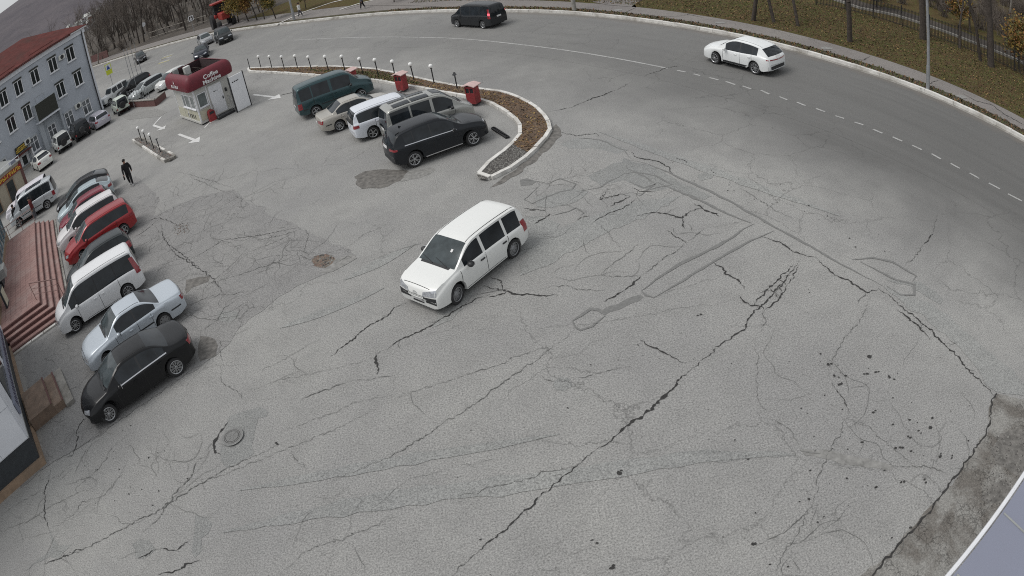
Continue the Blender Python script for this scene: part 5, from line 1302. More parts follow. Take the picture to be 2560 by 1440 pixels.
def soil(name, P, z, cols):
    m, t, p = nt(name)
    v = pos(t)
    n1 = noise(t, v, 7, 5, .7); n2 = vor(t, v, 14, 'F1'); n3 = noise(t, v, .7, 4, .6)
    c = ramp(t, n1, [(0.3, cols[0]), (0.5, cols[1]), (0.7, cols[2])])
    c = mix(t, 1.0, c, ramp(t, n3, [(0.3, (.75, .75, .75)), (0.7, (1.25, 1.25, 1.25))]), 'MULTIPLY')
    L(t, c, p.inputs['Base Color']); p.inputs['Roughness'].default_value = 1; bump(t, p, n2, .8, .04)
    return m
M['soil'] = soil('island_soil', None, 0, [(0.05, 0.035, 0.025), (0.11, 0.075, 0.05), (0.17, 0.12, 0.08)])
M['gravel_bed'] = soil('gravel_bed', None, 0, [(0.06, 0.058, 0.055), (0.13, 0.125, 0.12), (0.21, 0.205, 0.195)])
SOILP = list(OUT[:14]) + [((OUT[14][0]), OUT[14][1])] + list(INN[12::-1])
o = flat('soil', [np.array(rel(p_, io)) for p_ in (SOILP if is_ccw(SOILP) else SOILP[::-1])], .11, 'soil', isl)
GRP = list(OUT[14:]) + list(INN[:11:-1])
o = flat('gravel_bed', [np.array(rel(p_, io)) for p_ in (GRP if is_ccw(GRP) else GRP[::-1])], .112, 'gravel_bed', isl)
M['leaf_a'] = simple('fallen_leaf_brown', (0.17, 0.095, 0.045), 0.9, var=.3, scale=9)
M['leaf_b'] = simple('fallen_leaf_ochre', (0.26, 0.18, 0.07), 0.9, var=.3, scale=9)
M['leaf_c'] = simple('fallen_leaf_dark', (0.08, 0.05, 0.03), 0.9, var=.3, scale=9)
M['grass'] = simple('grass_blades', (0.075, 0.085, 0.028), 0.95, var=.4, scale=3)
def litter(name, P, n_, r0, r1, z, parent, mats, rr=None, o_=(0, 0), tilt=.5):
    mb = MB(); X = [p_[0] for p_ in P]; Y = [p_[1] for p_ in P]; k = 0; tries = 0
    while k < n_ and tries < n_ * 30:
        tries += 1
        x, y = rnd.uniform(min(X), max(X)), rnd.uniform(min(Y), max(Y))
        if not inpoly(x, y, P): continue
        k += 1; r_ = rnd.uniform(r0, r1); a0 = rnd.uniform(0, 6.28)
        u = Vector((math.cos(a0), math.sin(a0), rnd.uniform(-tilt, tilt))) * r_; v_ = Vector((-math.sin(a0), math.cos(a0), rnd.uniform(-tilt, tilt))) * r_ * .6
        c_ = Vector((x - o_[0], y - o_[1], z + r_ * .3))
        mb.poly([c_ - u, c_ - v_, c_ + u, c_ + v_], rnd.randrange(len(mats)))
    o = mb.build(name, [M[k] for k in mats], parent); o['kind'] = 'stuff'
    return o
litter('fallen_leaves', SOILP, 3600, .03, .07, .115, isl, ['leaf_a', 'leaf_a', 'leaf_b', 'leaf_c'], o_=io)
pb = pebbles('gravel', [tuple(rel(p_, io)) for p_ in GRP], 2600, .02, .05, [M['stone_a'], M['stone_b'], M['stone_b']], isl, .112)
litter('grass', [(-11.82, 48.52), (-5.27, 41.93), (-2.66, 37.36), (-4.10, 38.66), (-7.47, 42.87)], 1200, .03, .06, .14, isl, ['grass'], o_=io, tilt=1.5)

# small planter island
SM = [(-25.38, 44.36), (-24.79, 44.45), (-23.15, 42.54), (-18.20, 36.45), (-18.51, 36.06), (-19.06, 36.36), (-24.16, 42.84)]
sm = empty('small_island', (SM[3][0], SM[3][1], 0)); tag(sm, 'small narrow concrete-edged island filled with rubble and four lamp posts', 'traffic island')
SMC = [np.array(p_) for p_ in (SM if is_ccw(SM) else SM[::-1])]
kerb_ring(SMC, sm, sm.location, .9, .16, .2, ('concrete', 'white_paint'))
flat('rubble_bed', [p_ - np.array(sm.location[:2]) for p_ in SMC], .12, 'gravel_bed', sm)
pebbles('rubble', [tuple(p_ - np.array(sm.location[:2])) for p_ in SMC], 500, .03, .08, [M['stone_a'], M['stone_b'], M['stone_c']], sm, .12)

# globe lamps
pole_m = MB().tube((0, 0, 0), (0, 0, .93), .035, .035, 10).tube((0, 0, 0), (0, 0, .03), .08, .08, 10).tube((0, 0, .90), (0, 0, .95), .06, .06, 10).mesh('pole', M['pole_black'], True, 40)
globe_m = MB().sphere((0, 0, 1.06), .13, 16).mesh('globe', M['globe'], True)
plate_m = MB().tube((0, 0, .95), (0, 0, .97), .12, .10, 12).mesh('cap_plate', M['pole_black'], True, 40)
BO = [(-18.00, 55.13), (-16.67, 54.00), (-15.33, 52.57), (-13.87, 50.87), (-12.54, 49.72), (-11.09, 47.88), (-9.59, 46.46), (-8.21, 45.09), (-6.74, 43.04), (-5.61, 41.72), (-4.45, 40.27), (-3.24, 38.65), (-2.07, 37.25), (-0.83, 35.37)]
ORD = ['first from its far tip', 'second from its far tip', 'third from its far tip', 'fourth from its far tip', 'fifth from its far tip', 'sixth from its far tip', 'seventh from its far tip', 'eighth from its far tip', 'ninth from its far tip', 'just left of the middle red bin', 'just right of the middle red bin', 'twelfth from its far tip', 'last one before the broken post', 'x']
for i, b_ in enumerate(BO):
    g_ = i not in (0, 13)
    lab = ('white-globed low lamp post on the long island, ' + ORD[i]) if g_ else ('globeless black lamp post at the far pointed tip of the long island' if i == 0 else 'globeless black lamp post with a bent plate near the right red bin')
    r_ = empty('lamp_post', (b_[0], b_[1], .08)); tag(r_, lab, 'lamp post', 'low lamp posts along the long island')
    r_.rotation_euler = (rnd.uniform(-.03, .03), rnd.uniform(-.03, .03), 0)
    inst('pole', pole_m, r_); inst('globe', globe_m, r_) if g_ else (inst('cap_plate', plate_m, r_, rot=(.3, 0, 0)) if i else None)
for i, b_ in enumerate([(-23.89, 43.09), (-22.67, 41.53), (-21.40, 39.93), (-20.23, 38.52)]):
    r_ = empty('lamp_post', (b_[0], b_[1], .12)); tag(r_, ['leftmost lamp post with white globe on the small rubble island', 'second lamp post with white globe on the small rubble island', 'third lamp post with white globe on the small rubble island', 'black lamp post without a globe on the small rubble island'][i], 'lamp post', 'low lamp posts on the small island')
    inst('pole', pole_m, r_); (inst('globe', globe_m, r_) if i < 3 else inst('cap_plate', plate_m, r_))

# red litter bins with pitched caps
def bin_(loc, rz, label, capm='bin_cap', h=1.05, cap=True):
    r_ = empty('litter_bin', (loc[0], loc[1], .06), rz); tag(r_, label, 'litter bin', 'red litter bins')
    b = MB()
    w_, d_ = .27, .22
    b.box(-w_, w_, -d_, d_, .08, h * .62).box(-w_, -w_ + .05, -d_, d_, h * .62, h * .86).box(w_ - .05, w_, -d_, d_, h * .62, h * .86).box(-.025, .025, -d_, d_, h * .62, h * .86).box(-w_, w_, -d_, d_, h * .86, h * .95)
    b.build('body', M['bin_red'], r_, bevel=.008)
    MB().box(-w_ + .05, w_ - .05, -d_ + .03, d_ - .03, h * .62, h * .86).build('opening', M['black_plastic'], r_)
    for sx in (-1, 1): MB().box(sx * w_ * .8 - .03, sx * w_ * .8 + .03, -.2, .2, 0, .08).build('foot', M['black_plastic'], r_)
    if cap:
        c = MB(); hh = h * .95
        for s_ in (-1, 1):
            c.poly([(0, -.32, hh + .10), (0, .32, hh + .10), (s_ * .38, .32, hh + .005), (s_ * .38, -.32, hh + .005)][::s_])
            c.poly([(0, -.32, hh + .14), (0, .32, hh + .14), (s_ * .38, .32, hh + .045), (s_ * .38, -.32, hh + .045)][::-s_])
            c.poly([(s_ * .38, -.32, hh + .005), (s_ * .38, .32, hh + .005), (s_ * .38, .32, hh + .045), (s_ * .38, -.32, hh + .045)])
        for y_ in (-.32, .32): c.poly([(0, y_, hh + .10), (.38, y_, hh + .005), (.38, y_, hh + .045), (0, y_, hh + .14), (-.38, y_, hh + .045), (-.38, y_, hh + .005)])
        c.build('roof_cap', M[capm], r_)
    return r_
bin_((-7.14, 40.91), R(-38), 'red litter bin with pale pitched cap, mostly hidden behind the green van')
bin_((-3.85, 37.23), R(-38), 'red litter bin with pale pitched cap at the middle of the long island')
bin_((-0.08, 32.38), R(-38), 'red litter bin with pale pitched cap behind the silver van, at the right')
# parking barrier lying on the ground
pbz = [(0.52, 28.69), (1.03, 27.27)]
pa = np.array(pbz[0]); pb2 = np.array(pbz[1]); dd = pb2 - pa
ra = empty('wheel_stop', (*((pa + pb2) / 2), 0), math.atan2(dd[1], dd[0])); tag(ra, 'black perforated wheel stop lying on the asphalt before the black crossover', 'wheel stop')
hl_ = np.linalg.norm(dd) / 2
mb = MB().box(-hl_, hl_, -.09, -.05, .01, .09).box(-hl_, hl_, .05, .09, .01, .09)
for i in range(9): mb.box(-hl_ + i * hl_ / 4 - .03, -hl_ + i * hl_ / 4 + .03, -.05, .05, .03, .10)
mb.build('bar', M['tyre'], ra)

# ================================================================ text helper
def text_mesh(body, size, mat, parent, M4, name='lettering', ext=.004, align='CENTER', sx=1.0, shear=0):
    cu = bpy.data.curves.new(name, 'FONT'); cu.body = body; cu.size = size; cu.extrude = ext; cu.align_x = align; cu.align_y = 'CENTER'; cu.resolution_u = 3; cu.shear = shear; cu.space_line = .85; cu.offset = size * .018
    tmp = bpy.data.objects.new('tmp', cu); COL.objects.link(tmp)
    dg = bpy.context.evaluated_depsgraph_get(); dg.update()
    me = bpy.data.meshes.new_from_object(tmp.evaluated_get(dg))
    bpy.data.objects.remove(tmp); bpy.data.curves.remove(cu)
    me.materials.clear(); me.materials.append(mat)
    me.transform(Matrix.Diagonal((sx, 1, 1, 1)))
    me.transform(M4)
    o = bpy.data.objects.new(name, me); COL.objects.link(o); o.parent = parent
    o['kind'] = 'stuff'
    return o
# local frame for a vertical wall: x along, y out of the wall towards the viewer, z up; text placed on plane y = off
def wallM(x, y, z): return Matrix.Translation((x, y, z)) @ Matrix.Rotation(math.pi, 4, 'Z') @ Matrix.Rotation(math.pi / 2, 4, 'X')
WHITE = simple('white_lettering', (0.75, 0.74, 0.74), .6, var=.02)
YELL = simple('yellow_lettering', (0.62, 0.42, 0.05), .5, var=.1)

# ================================================================ coffee kiosk
KY = .677; KA, KB = 5.2, 2.75       # left wall length, right wall length
kx = empty('coffee_kiosk', (-18.11, 41.85, 0), KY); tag(kx, 'small white coffee kiosk with a puffy burgundy awning round its roof', 'kiosk')
HT = 2.85
# local frame: x along the right (door) wall, y along the left wall; front corner at the origin
MB().box(0, KB, 0, KA, .16, HT).build('wall', M['kiosk_wall'], kx)
MB().box(-.06, KB + .03, -.06, KA + .06, .10, .24).build('base_frame', M['kiosk_wall'], kx)
fb = MB()
for y_ in (.3, 1.9, 3.5, 5.0):
    for x_ in (.2, 2.4): fb.box(x_ - .12, x_ + .12, y_ - .12, y_ + .12, 0, .10)
fb.build('footing_blocks', M['wheel_dark'], kx)['kind'] = 'stuff'
MB().box(.05, KB, .1, KA - .1, .02, .10).build('underside', M['wheel_dark'], kx)
for (x0, x1, y0, y1) in ((-.04, .06, -.04, .06), (.93, 1.0, -.03, 0), (-.03, 0, KA - .06, KA + .03), (KB - .05, KB + .03, -.03, .03), (-.03, 0, 2.55, 2.65)):
    MB().box(x0, x1, y0, y1, .24, HT).build('corner_post', M['white_frame'], kx)
# cream lower panels
for k in range(3): MB().box(-.014, -.002, .15 + k * 1.7, 1.75 + k * 1.7, .28, 1.0).build('panel', M['kiosk_cream'], kx)
MB().box(.08, .92, -.014, -.002, .28, 1.0).build('panel', M['kiosk_cream'], kx)
def kwin(x0, x1, y0, y1, z0, z1, axis):
    f = MB(); t_ = .06
    if axis == 'x':
        w_ = f.box(x0 - t_, x1 + t_, -.035, -.003, z0 - t_, z0).box(x0 - t_, x1 + t_, -.035, -.003, z1, z1 + t_).box(x0 - t_, x0, -.035, -.003, z0, z1).box(x1, x1 + t_, -.035, -.003, z0, z1).build('window', M['white_frame'], kx)
        MB().box(x0, x1, -.018, -.008, z0, z1).build('pane', M['kpane'], w_)
        MB().box(x0 - .1, x1 + .1, -.12, -.003, z0 - .1, z0 - t_).build('sill', M['white_frame'], w_)
    else:
        w_ = f.box(-.035, -.003, y0 - t_, y1 + t_, z0 - t_, z0).box(-.035, -.003, y0 - t_, y1 + t_, z1, z1 + t_).box(-.035, -.003, y0 - t_, y0, z0, z1).box(-.035, -.003, y1, y1 + t_, z0, z1).build('window', M['white_frame'], kx)
        MB().box(-.018, -.008, y0, y1, z0, z1).build('pane', M['kpane'], w_)
        MB().box(-.12, -.003, y0 - .1, y1 + .1, z0 - .1, z0 - t_).build('sill', M['white_frame'], w_)
M['kpane'] = simple('kiosk_pane', (0.13, 0.15, 0.15), .1, var=.3, scale=2)
kwin(.22, .82, 0, 0, 1.25, 2.15, 'x')
kwin(0, 0, .35, 1.15, 1.22, 2.1, 'y'); kwin(0, 0, 1.5, 3.2, 1.22, 2.1, 'y')
for k in range(5): MB().box(-.03, -.002, 1.0 + k * .42, 1.14 + k * .42, .38, .68).build('vent_slot', M['black_plastic'], kx)
# door, handle, steps with rails
dr = MB().box(1.12, 2.12, -.05, -.003, .22, 2.35).build('door', M['white_frame'], kx)
MB().box(1.98, 2.04, -.11, -.05, 1.1, 1.3).build('handle', M['black_plastic'], dr)
MB().box(1.06, 2.18, -.07, -.051, 2.35, 2.42).build('door_head', M['kiosk_wall'], kx)
for k, (a_, b_) in enumerate(((1.45, 1.56), (1.6, 1.66), (1.7, 1.78))): MB().box(a_, b_, -.055, -.0505, 1.83, 1.9 - .02 * k).build('door_mark', M['black_plastic'], dr)
MB().box(1.0, 2.35, -.85, -.05, .02, .16).build('step', M['mat_dark'] if 'mat_dark' in M else M['black_plastic'], kx)
for x_ in (1.02, 2.33):
    rl = MB().tube((x_, -.82, .0), (x_, -.82, .85), .02).tube((x_, -.82, .85), (x_, -.35, 1.15), .02).tube((x_, -.35, 1.15), (x_, -.05, 1.15), .02).tube((x_, -.4, .02), (x_, -.4, 1.12), .015)
    rl.build('handrail', M['pole_grey'], kx, True, 40)
MB().box(2.3, 2.42, -.12, -.003, 1.5, 1.75).build('socket_box', M['black_plastic'], kx)
# puffy awning: quarter-round section swept round the roof
AW = MB(); zl, zt_ = 2.62, 3.75
sec = [(.30, zl), (.42, zl + .05), (.47, zl + .35), (.45, zl + .65), (.36, zl + .9), (.2, zl + 1.05), (.05, zt_ - .02), (-.05, zt_)]
cor = [(0, 0), (KB, 0), (KB, KA), (0, KA)]; dg_ = [(-1, -1), (1, -1), (1, 1), (-1, 1)]
path = []
for (cx_, cy_), (dx, dy) in zip(cor, dg_):
    a0 = math.atan2(dy, dx)
    for k in (-2, -1, 0, 1, 2): path.append((cx_, cy_, a0 + k * R(22.5)))
for cx_, cy_, an in path:
    for o_, z_ in sec:
        AW.v.append((cx_ + math.cos(an) * (o_ - .0) * 1.0, cy_ + math.sin(an) * o_, z_))
ns = len(sec); npth = len(path)
for i in range(npth):
    j = (i + 1) % npth
    for k in range(ns - 1):
        q = (i * ns + k, j * ns + k, j * ns + k + 1, i * ns + k + 1)
        side_back = (i in (9, 10, 11, 12, 13)) 
        AW.f.append(q); AW.m.append(0)
aw = AW.build('awning', M['awning'], kx, True, 50)
sm_ = aw.modifiers.new('solid', 'SOLIDIFY'); sm_.thickness = .03
MB().box(.05, KB - .05, .05, KA - .05, HT, HT + .04).build('roof', M['awning_in'], kx)
inn = MB()
for (x0, x1, y0, y1) in ((.1, KB - .1, .1, .14), (.1, KB - .1, KA - .14, KA - .1), (.1, .14, .14, KA - .14), (KB - .14, KB - .1, .14, KA - .14)): inn.box(x0, x1, y0, y1, HT + .04, zt_ - .06)
inn.build('parapet', M['awning_in'], kx)
fr = MB()
for y_ in (1.2, 2.6, 4.0): fr.tube((.15, y_, HT + .3), (KB - .15, y_, HT + .3), .02, n=5)
for x_ in (.8, 1.9): fr.tube((x_, .15, HT + .5), (x_, KA - .15, HT + .5), .02, n=5)
fr.build('roof_frame', M['trunk'], kx)['kind'] = 'stuff'
MB().box(.25, .65, KA - .6, KA - .15, HT + .05, zt_ + .12).build('roof_vent', M['metal_box'], kx, bevel=.03)
MB().box(1.1, 1.6, KA - .7, KA - .2, HT + .05, zt_ - .05).build('roof_vent', M['ac_white'], kx, bevel=.05)
text_mesh('Coffee\nMachine', .42, WHITE, kx, Matrix.Translation((1.45, -.485, 3.02)) @ Matrix.Rotation(math.pi / 2, 4, 'X'), ext=.012)
# script logo on the left face: a small flame over handwriting strokes
lg = MB(); rl_ = random.Random(3)
xx = -.9
for k in range(7):
    h_ = rl_.uniform(.12, .26)
    lg.box(xx, xx + .05, -.012, .012, -h_ / 2, h_ / 2).box(xx, xx + .17, -.012, .012, rl_.choice((-1, 1)) * h_ / 2 - .02, rl_.choice((-1, 1)) * h_ / 2 + .02)
    xx += rl_.uniform(.2, .27)
lg.poly([(-.16, -.012, .22), (.12, -.012, .22), (-.02, -.012, .48)])
lo = lg.build('logo', WHITE, kx); lo.matrix_local = Matrix.Translation((-.485, 2.6, 3.0)) @ Matrix.Rotation(R(-90), 4, 'Z'); lo['kind'] = 'stuff'
# advertising panel beside the kiosk
bp = empty('sign_panel', (*(-15.10, 42.69), 0), KY + .1); tag(bp, 'tall white free-standing advertising panel at the right end of the kiosk', 'sign')
MB().box(-.55, .55, -.05, .05, .06, 2.55).build('board', M['white_frame'], bp)
MB().box(.55, .62, -.06, .06, 0, 2.6).build('post', M['black_plastic'], bp); MB().box(-.62, -.55, -.06, .06, 0, 2.6).build('post', M['black_plastic'], bp)
for k, (a_, b_) in enumerate(((-.38, -.27), (-.22, -.12), (-.08, .02), (.06, .14))): MB().box(a_, b_, -.056, -.0505, 2.1, 2.18).build('mark', M['black_plastic'], bp)
# kiosk bin with a round hood
bk = empty('litter_bin', (*(-17.34, 42.12), 0), KY); tag(bk, 'small red litter bin with an arched opening in front of the kiosk', 'litter bin', 'red litter bins')
b = MB().prism([(-.24, -.2), (.24, -.2), (.24, .2), (-.24, .2)], .04, .62)
for i in range(8):
    a0, a1 = math.pi * i / 8, math.pi * (i + 1) / 8
    b.poly([(.24 * math.cos(a0), -.2, .62 + .24 * math.sin(a0)), (.24 * math.cos(a0), .2, .62 + .24 * math.sin(a0)), (.24 * math.cos(a1), .2, .62 + .24 * math.sin(a1)), (.24 * math.cos(a1), -.2, .62 + .24 * math.sin(a1))])
b.poly([(.24 * math.cos(math.pi * i / 8), -.2, .62 + .24 * math.sin(math.pi * i / 8)) for i in range(9)][::-1]); b.poly([(.24 * math.cos(math.pi * i / 8), .2, .62 + .24 * math.sin(math.pi * i / 8)) for i in range(9)])
b.build('body', M['bin_red'], bk)
MB().box(-.16, .16, -.21, -.201, .56, .74).build('opening', M['black_plastic'], bk)
MB().box(-.3, .3, -.26, .26, 0, .04).build('foot', M['white_paint'], bk)

# ================================================================ blue-grey building
FB = (-38.24, 62.61); fa = R(-122.5)
bb = empty('blue_grey_building', (FB[0], FB[1], 0), fa + math.pi); tag(bb, 'three-storey blue-grey rendered building with white windows and a red metal roof', 'building')
# local frame: rotate so that x runs from the right corner (0) to the left as NEGATIVE x, y<0 is towards the lot
# x_local = -s ; outward normal (towards the lot) is local -y or +y, worked out here
nrm = Vector((.843, -.537)); ly = Vector((-math.sin(fa + math.pi), math.cos(fa + math.pi)))
SG = 1 if nrm.dot(ly) > 0 else -1      # local y direction of the outside
LN = 21.0; DP = 13.0; EH = 10.1
def yb_(a_, b_): return (min(SG * a_, SG * b_), max(SG * a_, SG * b_))
def bbox(s0, s1, o0, o1, z0, z1, mb=None):
    mb = mb or MB(); y0, y1 = yb_(o0, o1)
    return mb.box(-s1, -s0, y0, y1, z0, z1)
bbox(0, LN, -DP, 0, -.5, EH).build('wall', M['blue_wall'], bb)
bbox(-.25, LN + .3, -DP - .4, .42, EH, EH + .14).build('eaves', M['white_frame'], bb)
bbox(-.1, LN, .0, .16, EH - .5, EH).build('cornice', M['white_clad'], bb)
bbox(0, LN, .0, .07, -.3, .25).build('plinth', M['grey_wall'], bb)
rf = MB(); e0 = EH + .15; rz_ = EH + 2.9
y0, y1 = SG * .5, SG * (-DP - .5); ym = SG * (-DP / 2)
A_ = (-(-.35), y0, e0); B_ = (-(LN + .4), y0, e0); C_ = (-(LN + .4), y1, e0); D_ = (-(-.35), y1, e0); E_ = (-5.5, ym, rz_); F_ = (-(LN - 5), ym, rz_)
for q in ((A_, B_, F_, E_), (C_, D_, E_, F_), (D_, A_, E_), (B_, C_, F_)): rf.poly(q)
ro_ = rf.build('roof', M['roof_red'], bb); ro_.modifiers.new('s', 'SOLIDIFY').thickness = .06
seam = MB()
for k in range(1, 40):
    s_ = k * LN / 40
    fx = min(1, max(0, (s_ / 5.5))) if s_ < 5.5 else (min(1, (LN - s_) / 5) if s_ > LN - 5 else 1)
    a_ = Vector((-s_, y0, e0 + .02)); tgt = Vector((-s_, y0 + (ym - y0) * fx, e0 + .02 + (rz_ - e0) * fx))
    seam.tube(a_, tgt, .022, n=4)
seam.build('roof_seams', M['roof_red'], bb)['kind'] = 'stuff'
for s_ in (4.0, 9.5, 15): bbox(s_, s_ + 3.5, -.3, -.26, e0 + .1, e0 + .42).build('snow_guard', M['roof_red'], bb)
bbox(2, LN, .42, .56, EH - .02, EH + .12).build('gutter', M['roof_red'], bb)
MB().tube((-.35, SG * .14, 0), (-.35, SG * .14, EH - .1), .07, n=8).build('drainpipe', M['pole_black'], bb, True, 40)
bbox(-.0, .28, .001, .05, 0, EH - .5).build('corner_pilaster', M['white_clad'], bb)
def window(s, z, w_=1.15, h_=1.6, curtain=False, off=0.0, lint=True):
    s0, s1 = s - w_ / 2, s + w_ / 2; t_ = .075
    f = MB()
    bbox(s0, s1, off + .002, off + .075, z, z + t_, f); bbox(s0, s1, off + .002, off + .075, z + h_ - t_, z + h_, f)
    bbox(s0, s0 + t_, off + .002, off + .075, z + t_, z + h_ - t_, f); bbox(s1 - t_, s1, off + .002, off + .075, z + t_, z + h_ - t_, f)
    bbox(s - .045, s + .045, off + .002, off + .075, z + t_, z + h_ - t_, f)
    if curtain: bbox(s0 + t_, s1 - t_, off + .002, off + .06, z + h_ * .62, z + h_ * .66, f)
    fo = f.build('window', M['white_frame'], bb)
    for a_, b_ in ((s0 + t_, s - .045), (s + .045, s1 - t_)): bbox(a_, b_, off + .004, off + .03, z + t_, z + h_ - t_).build('pane', M['pane'] if not curtain else M['pane_curtained'], fo)
    bbox(s0 - .08, s1 + .08, off + .002, off + .22, z - .09, z - .002).build('sill', M['white_frame'], fo)
    if lint: bbox(s0 - .05, s1 + .05, off + .002, off + .12, z + h_ + .005, z + h_ + .2).build('lintel_shade_strip', M['dark_board_and_shade'] if z > 3 else M['grey_wall'], fo)  # shade above the upper windows, painted as a dark strip on the lintel
M['pane_curtained'] = simple('curtained_pane', (0.12, 0.13, 0.14), .12, var=.6, scale=2.2)  # paler mottled glass for the curtained ground-floor windows
for s_ in (2.35, 4.85, 7.4, 9.75, 11.95, 14.4, 16.9): window(s_, 7.28)
for s_ in (2.15, 4.65, 9.5, 11.8, 14.3, 16.8): window(s_, 4.2)
for s_ in (2.05, 4.6, 9.75): window(s_, .72, 1.15, 1.6, True)
window(7.1, .62, 1.1, 1.6, True)
for s_ in (14.3, 16.8): window(s_, .8, 1.15, 1.6, True)
def aircon(s, z, w_=.82):
    r_ = bbox(s - w_ / 2, s + w_ / 2, .05, .36, z, z + .56).build('air_conditioner', M['ac_white'], bb, bevel=.02)
    mb = MB(); mb.lathe([(.01, .375), (.2, .375), (.24, .362)], 20, 0, Matrix.Translation((-s - SG * 0, 0, z + .28)) @ Matrix.Rotation(R(-90) * SG, 4, 'X'))
    mb.build('fan_grille', M['black_plastic'], r_)
    bbox(s - w_ / 2 + .1, s + w_ / 2 - .1, .002, .3, z - .04, z - .001).build('bracket', M['pole_grey'], r_)
aircon(3.6, 8.05); aircon(3.2, 1.95); aircon(10.6, 2.0)
# dark sign box standing out above the entrance bay, with side walls below
bbox(5.85, 8.75, .0, .88, 3.35, 5.3).build('sign_box', M['grey_wall'], bb)
bbox(5.9, 8.7, .885, .91, 3.42, 5.24).build('sign_face', M['dark_board_and_shade'], bb)
bbox(5.75, 8.85, .0, 1.0, 3.2, 3.345).build('box_ledge', M['white_clad'], bb)
mb = MB()
for a_, b_ in (((-8.3, SG * .5, 5.3), (-8.3, SG * .5, 5.95)), ((-7.1, SG * .5, 5.3), (-7.1, SG * .5, 5.95)), ((-8.3, SG * .5, 5.95), (-7.1, SG * .5, 5.95))): mb.tube(a_, b_, .03, n=6)
mb.build('roof_rail', M['pole_grey'], bb)
bbox(5.55, 5.8, .0, .6, -.3, 3.195).build('side_wall', M['grey_wall'], bb); bbox(8.2, 8.75, .0, .5, -.3, 3.195).build('side_wall', M['grey_wall'], bb)
bbox(5.8, 8.2, .002, .03, -.3, 3.0).build('bay_panel', M['grey_wall'], bb)
# yellow and black shop sign, porch and door at the left
sg = bbox(10.75, 12.4, .15, .28, 1.75, 2.5).build('shop_sign', M['dark_board_and_shade'], bb)
rs_ = random.Random(5); mb = MB()
for zz_, n_ in ((2.26, 8), (2.06, 9), (1.88, 9)):
    x_ = 10.9
    for k in range(n_):
        bbox(x_, x_ + .09, .282, .292, zz_, zz_ + .13, mb); bbox(x_, x_ + .14, .282, .2925, zz_ + rs_.choice((0, .1)), zz_ + .03 + rs_.choice((0, .09)), mb); x_ += .165
mb.build('sign_strokes', YELL, sg)['kind'] = 'stuff'
bbox(10.5, 12.6, .0, .9, 1.52, 1.62).build('porch_roof', M['roof_red'], bb)
pd = bbox(10.9, 12.1, .002, .06, -.25, 1.5).build('entrance_door', M['white_frame'], bb)
bbox(11.2, 11.8, .061, .075, .25, 1.15).build('door_glass', M['pane'], pd)
bbox(10.45, 10.6, .0, .9, -.3, 1.51).build('porch_post', M['white_frame'], bb)
bbox(10.9, 12.8, .07, 1.5, -.2, .12).build('entrance_steps', M['concrete'], bb)

# ================================================================ grill shop
sa = R(239.0)
sh = empty('grill_shop', (-36.9, 43.1, 0), sa + math.pi); tag(sh, 'low beige shop with a red and yellow grill sign over its front', 'building')
sn = Vector((math.cos(sa - math.pi / 2), math.sin(sa - math.pi / 2)));
if sn.dot(Vector((-1, 0)) * -1) < 0: sn = -sn
sly = Vector((-math.sin(sa + math.pi), math.cos(sa + math.pi))); SS = 1 if sn.dot(sly) > 0 else -1
def sbox(s0, s1, o0, o1, z0, z1, mb=None):
    mb = mb or MB(); a_, b_ = sorted((SS * o0, SS * o1)); return mb.box(-s1, -s0, a_, b_, z0, z1)
M['beige'] = simple('beige_render', (0.36, 0.32, 0.25), .85, var=.08)
sbox(0, 9, -7, 0, -.2, 2.9).build('wall', M['beige'], sh)
sbox(-.1, 9.1, -7.1, .12, 2.9, 3.0).build('flat_roof', M['metal_box'], sh)
sbox(-.06, 0.22, -.3, .06, -.1, 2.9).build('corner_column', M['terra_dark'], sh)
sgn = sbox(.05, 6.2, .0, .16, 2.2, 2.66).build('shop_sign', M['sign_red'] if 'sign_red' in M else simple('sign_red', (0.22, 0.015, 0.012), .4), sh)
text_mesh('КУРЫ-ГРИЛЬ', .44, YELL, sgn, Matrix.Translation((-1.75, SS * .175, 2.42)) @ (Matrix.Rotation(math.pi, 4, 'Z') if SS > 0 else Matrix()) @ Matrix.Rotation(math.pi / 2, 4, 'X'), ext=.01, sx=1.12)
sw = sbox(1.2, 2.2, .002, .05, .1, 2.05).build('window', M['tan'], sh); sbox(1.3, 2.1, .051, .06, .2, 1.95).build('pane', M['pane'], sw)
sw = sbox(3.2, 4.4, .002, .05, .1, 2.05).build('window', M['tan'], sh); sbox(3.3, 4.3, .051, .06, .2, 1.95).build('pane', M['pane'], sw)
rail = MB().tube((0, SS * .05, 3.35), (-9, SS * .05, 3.35), .03, n=6)
for k in range(10): rail.tube((-k, SS * .05, 3.0), (-k, SS * .05, 3.35), .02, n=5)
rail.build('roof_railing', M['white_frame'], sh)
sbox(.3, .9, -.9, -.2, 3.0, 3.25).build('roof_box', M['lilac'], sh); sbox(3, 4, -2, -.5, 3.0, 3.5).build('roof_box', M['ac_white'], sh)

# ================================================================ terrace with long steps
tdir = Vector((-.574, .819)); tn = Vector((-.819, -.574))     # along the terrace, and into it
ta = math.atan2(tdir.y, tdir.x)
T0 = Vector((-18.55, 20.75))
te = empty('terrace', (T0.x, T0.y, 0), ta); tag(te, 'raised red-tiled terrace with long steps down to the parking lot', 'terrace')
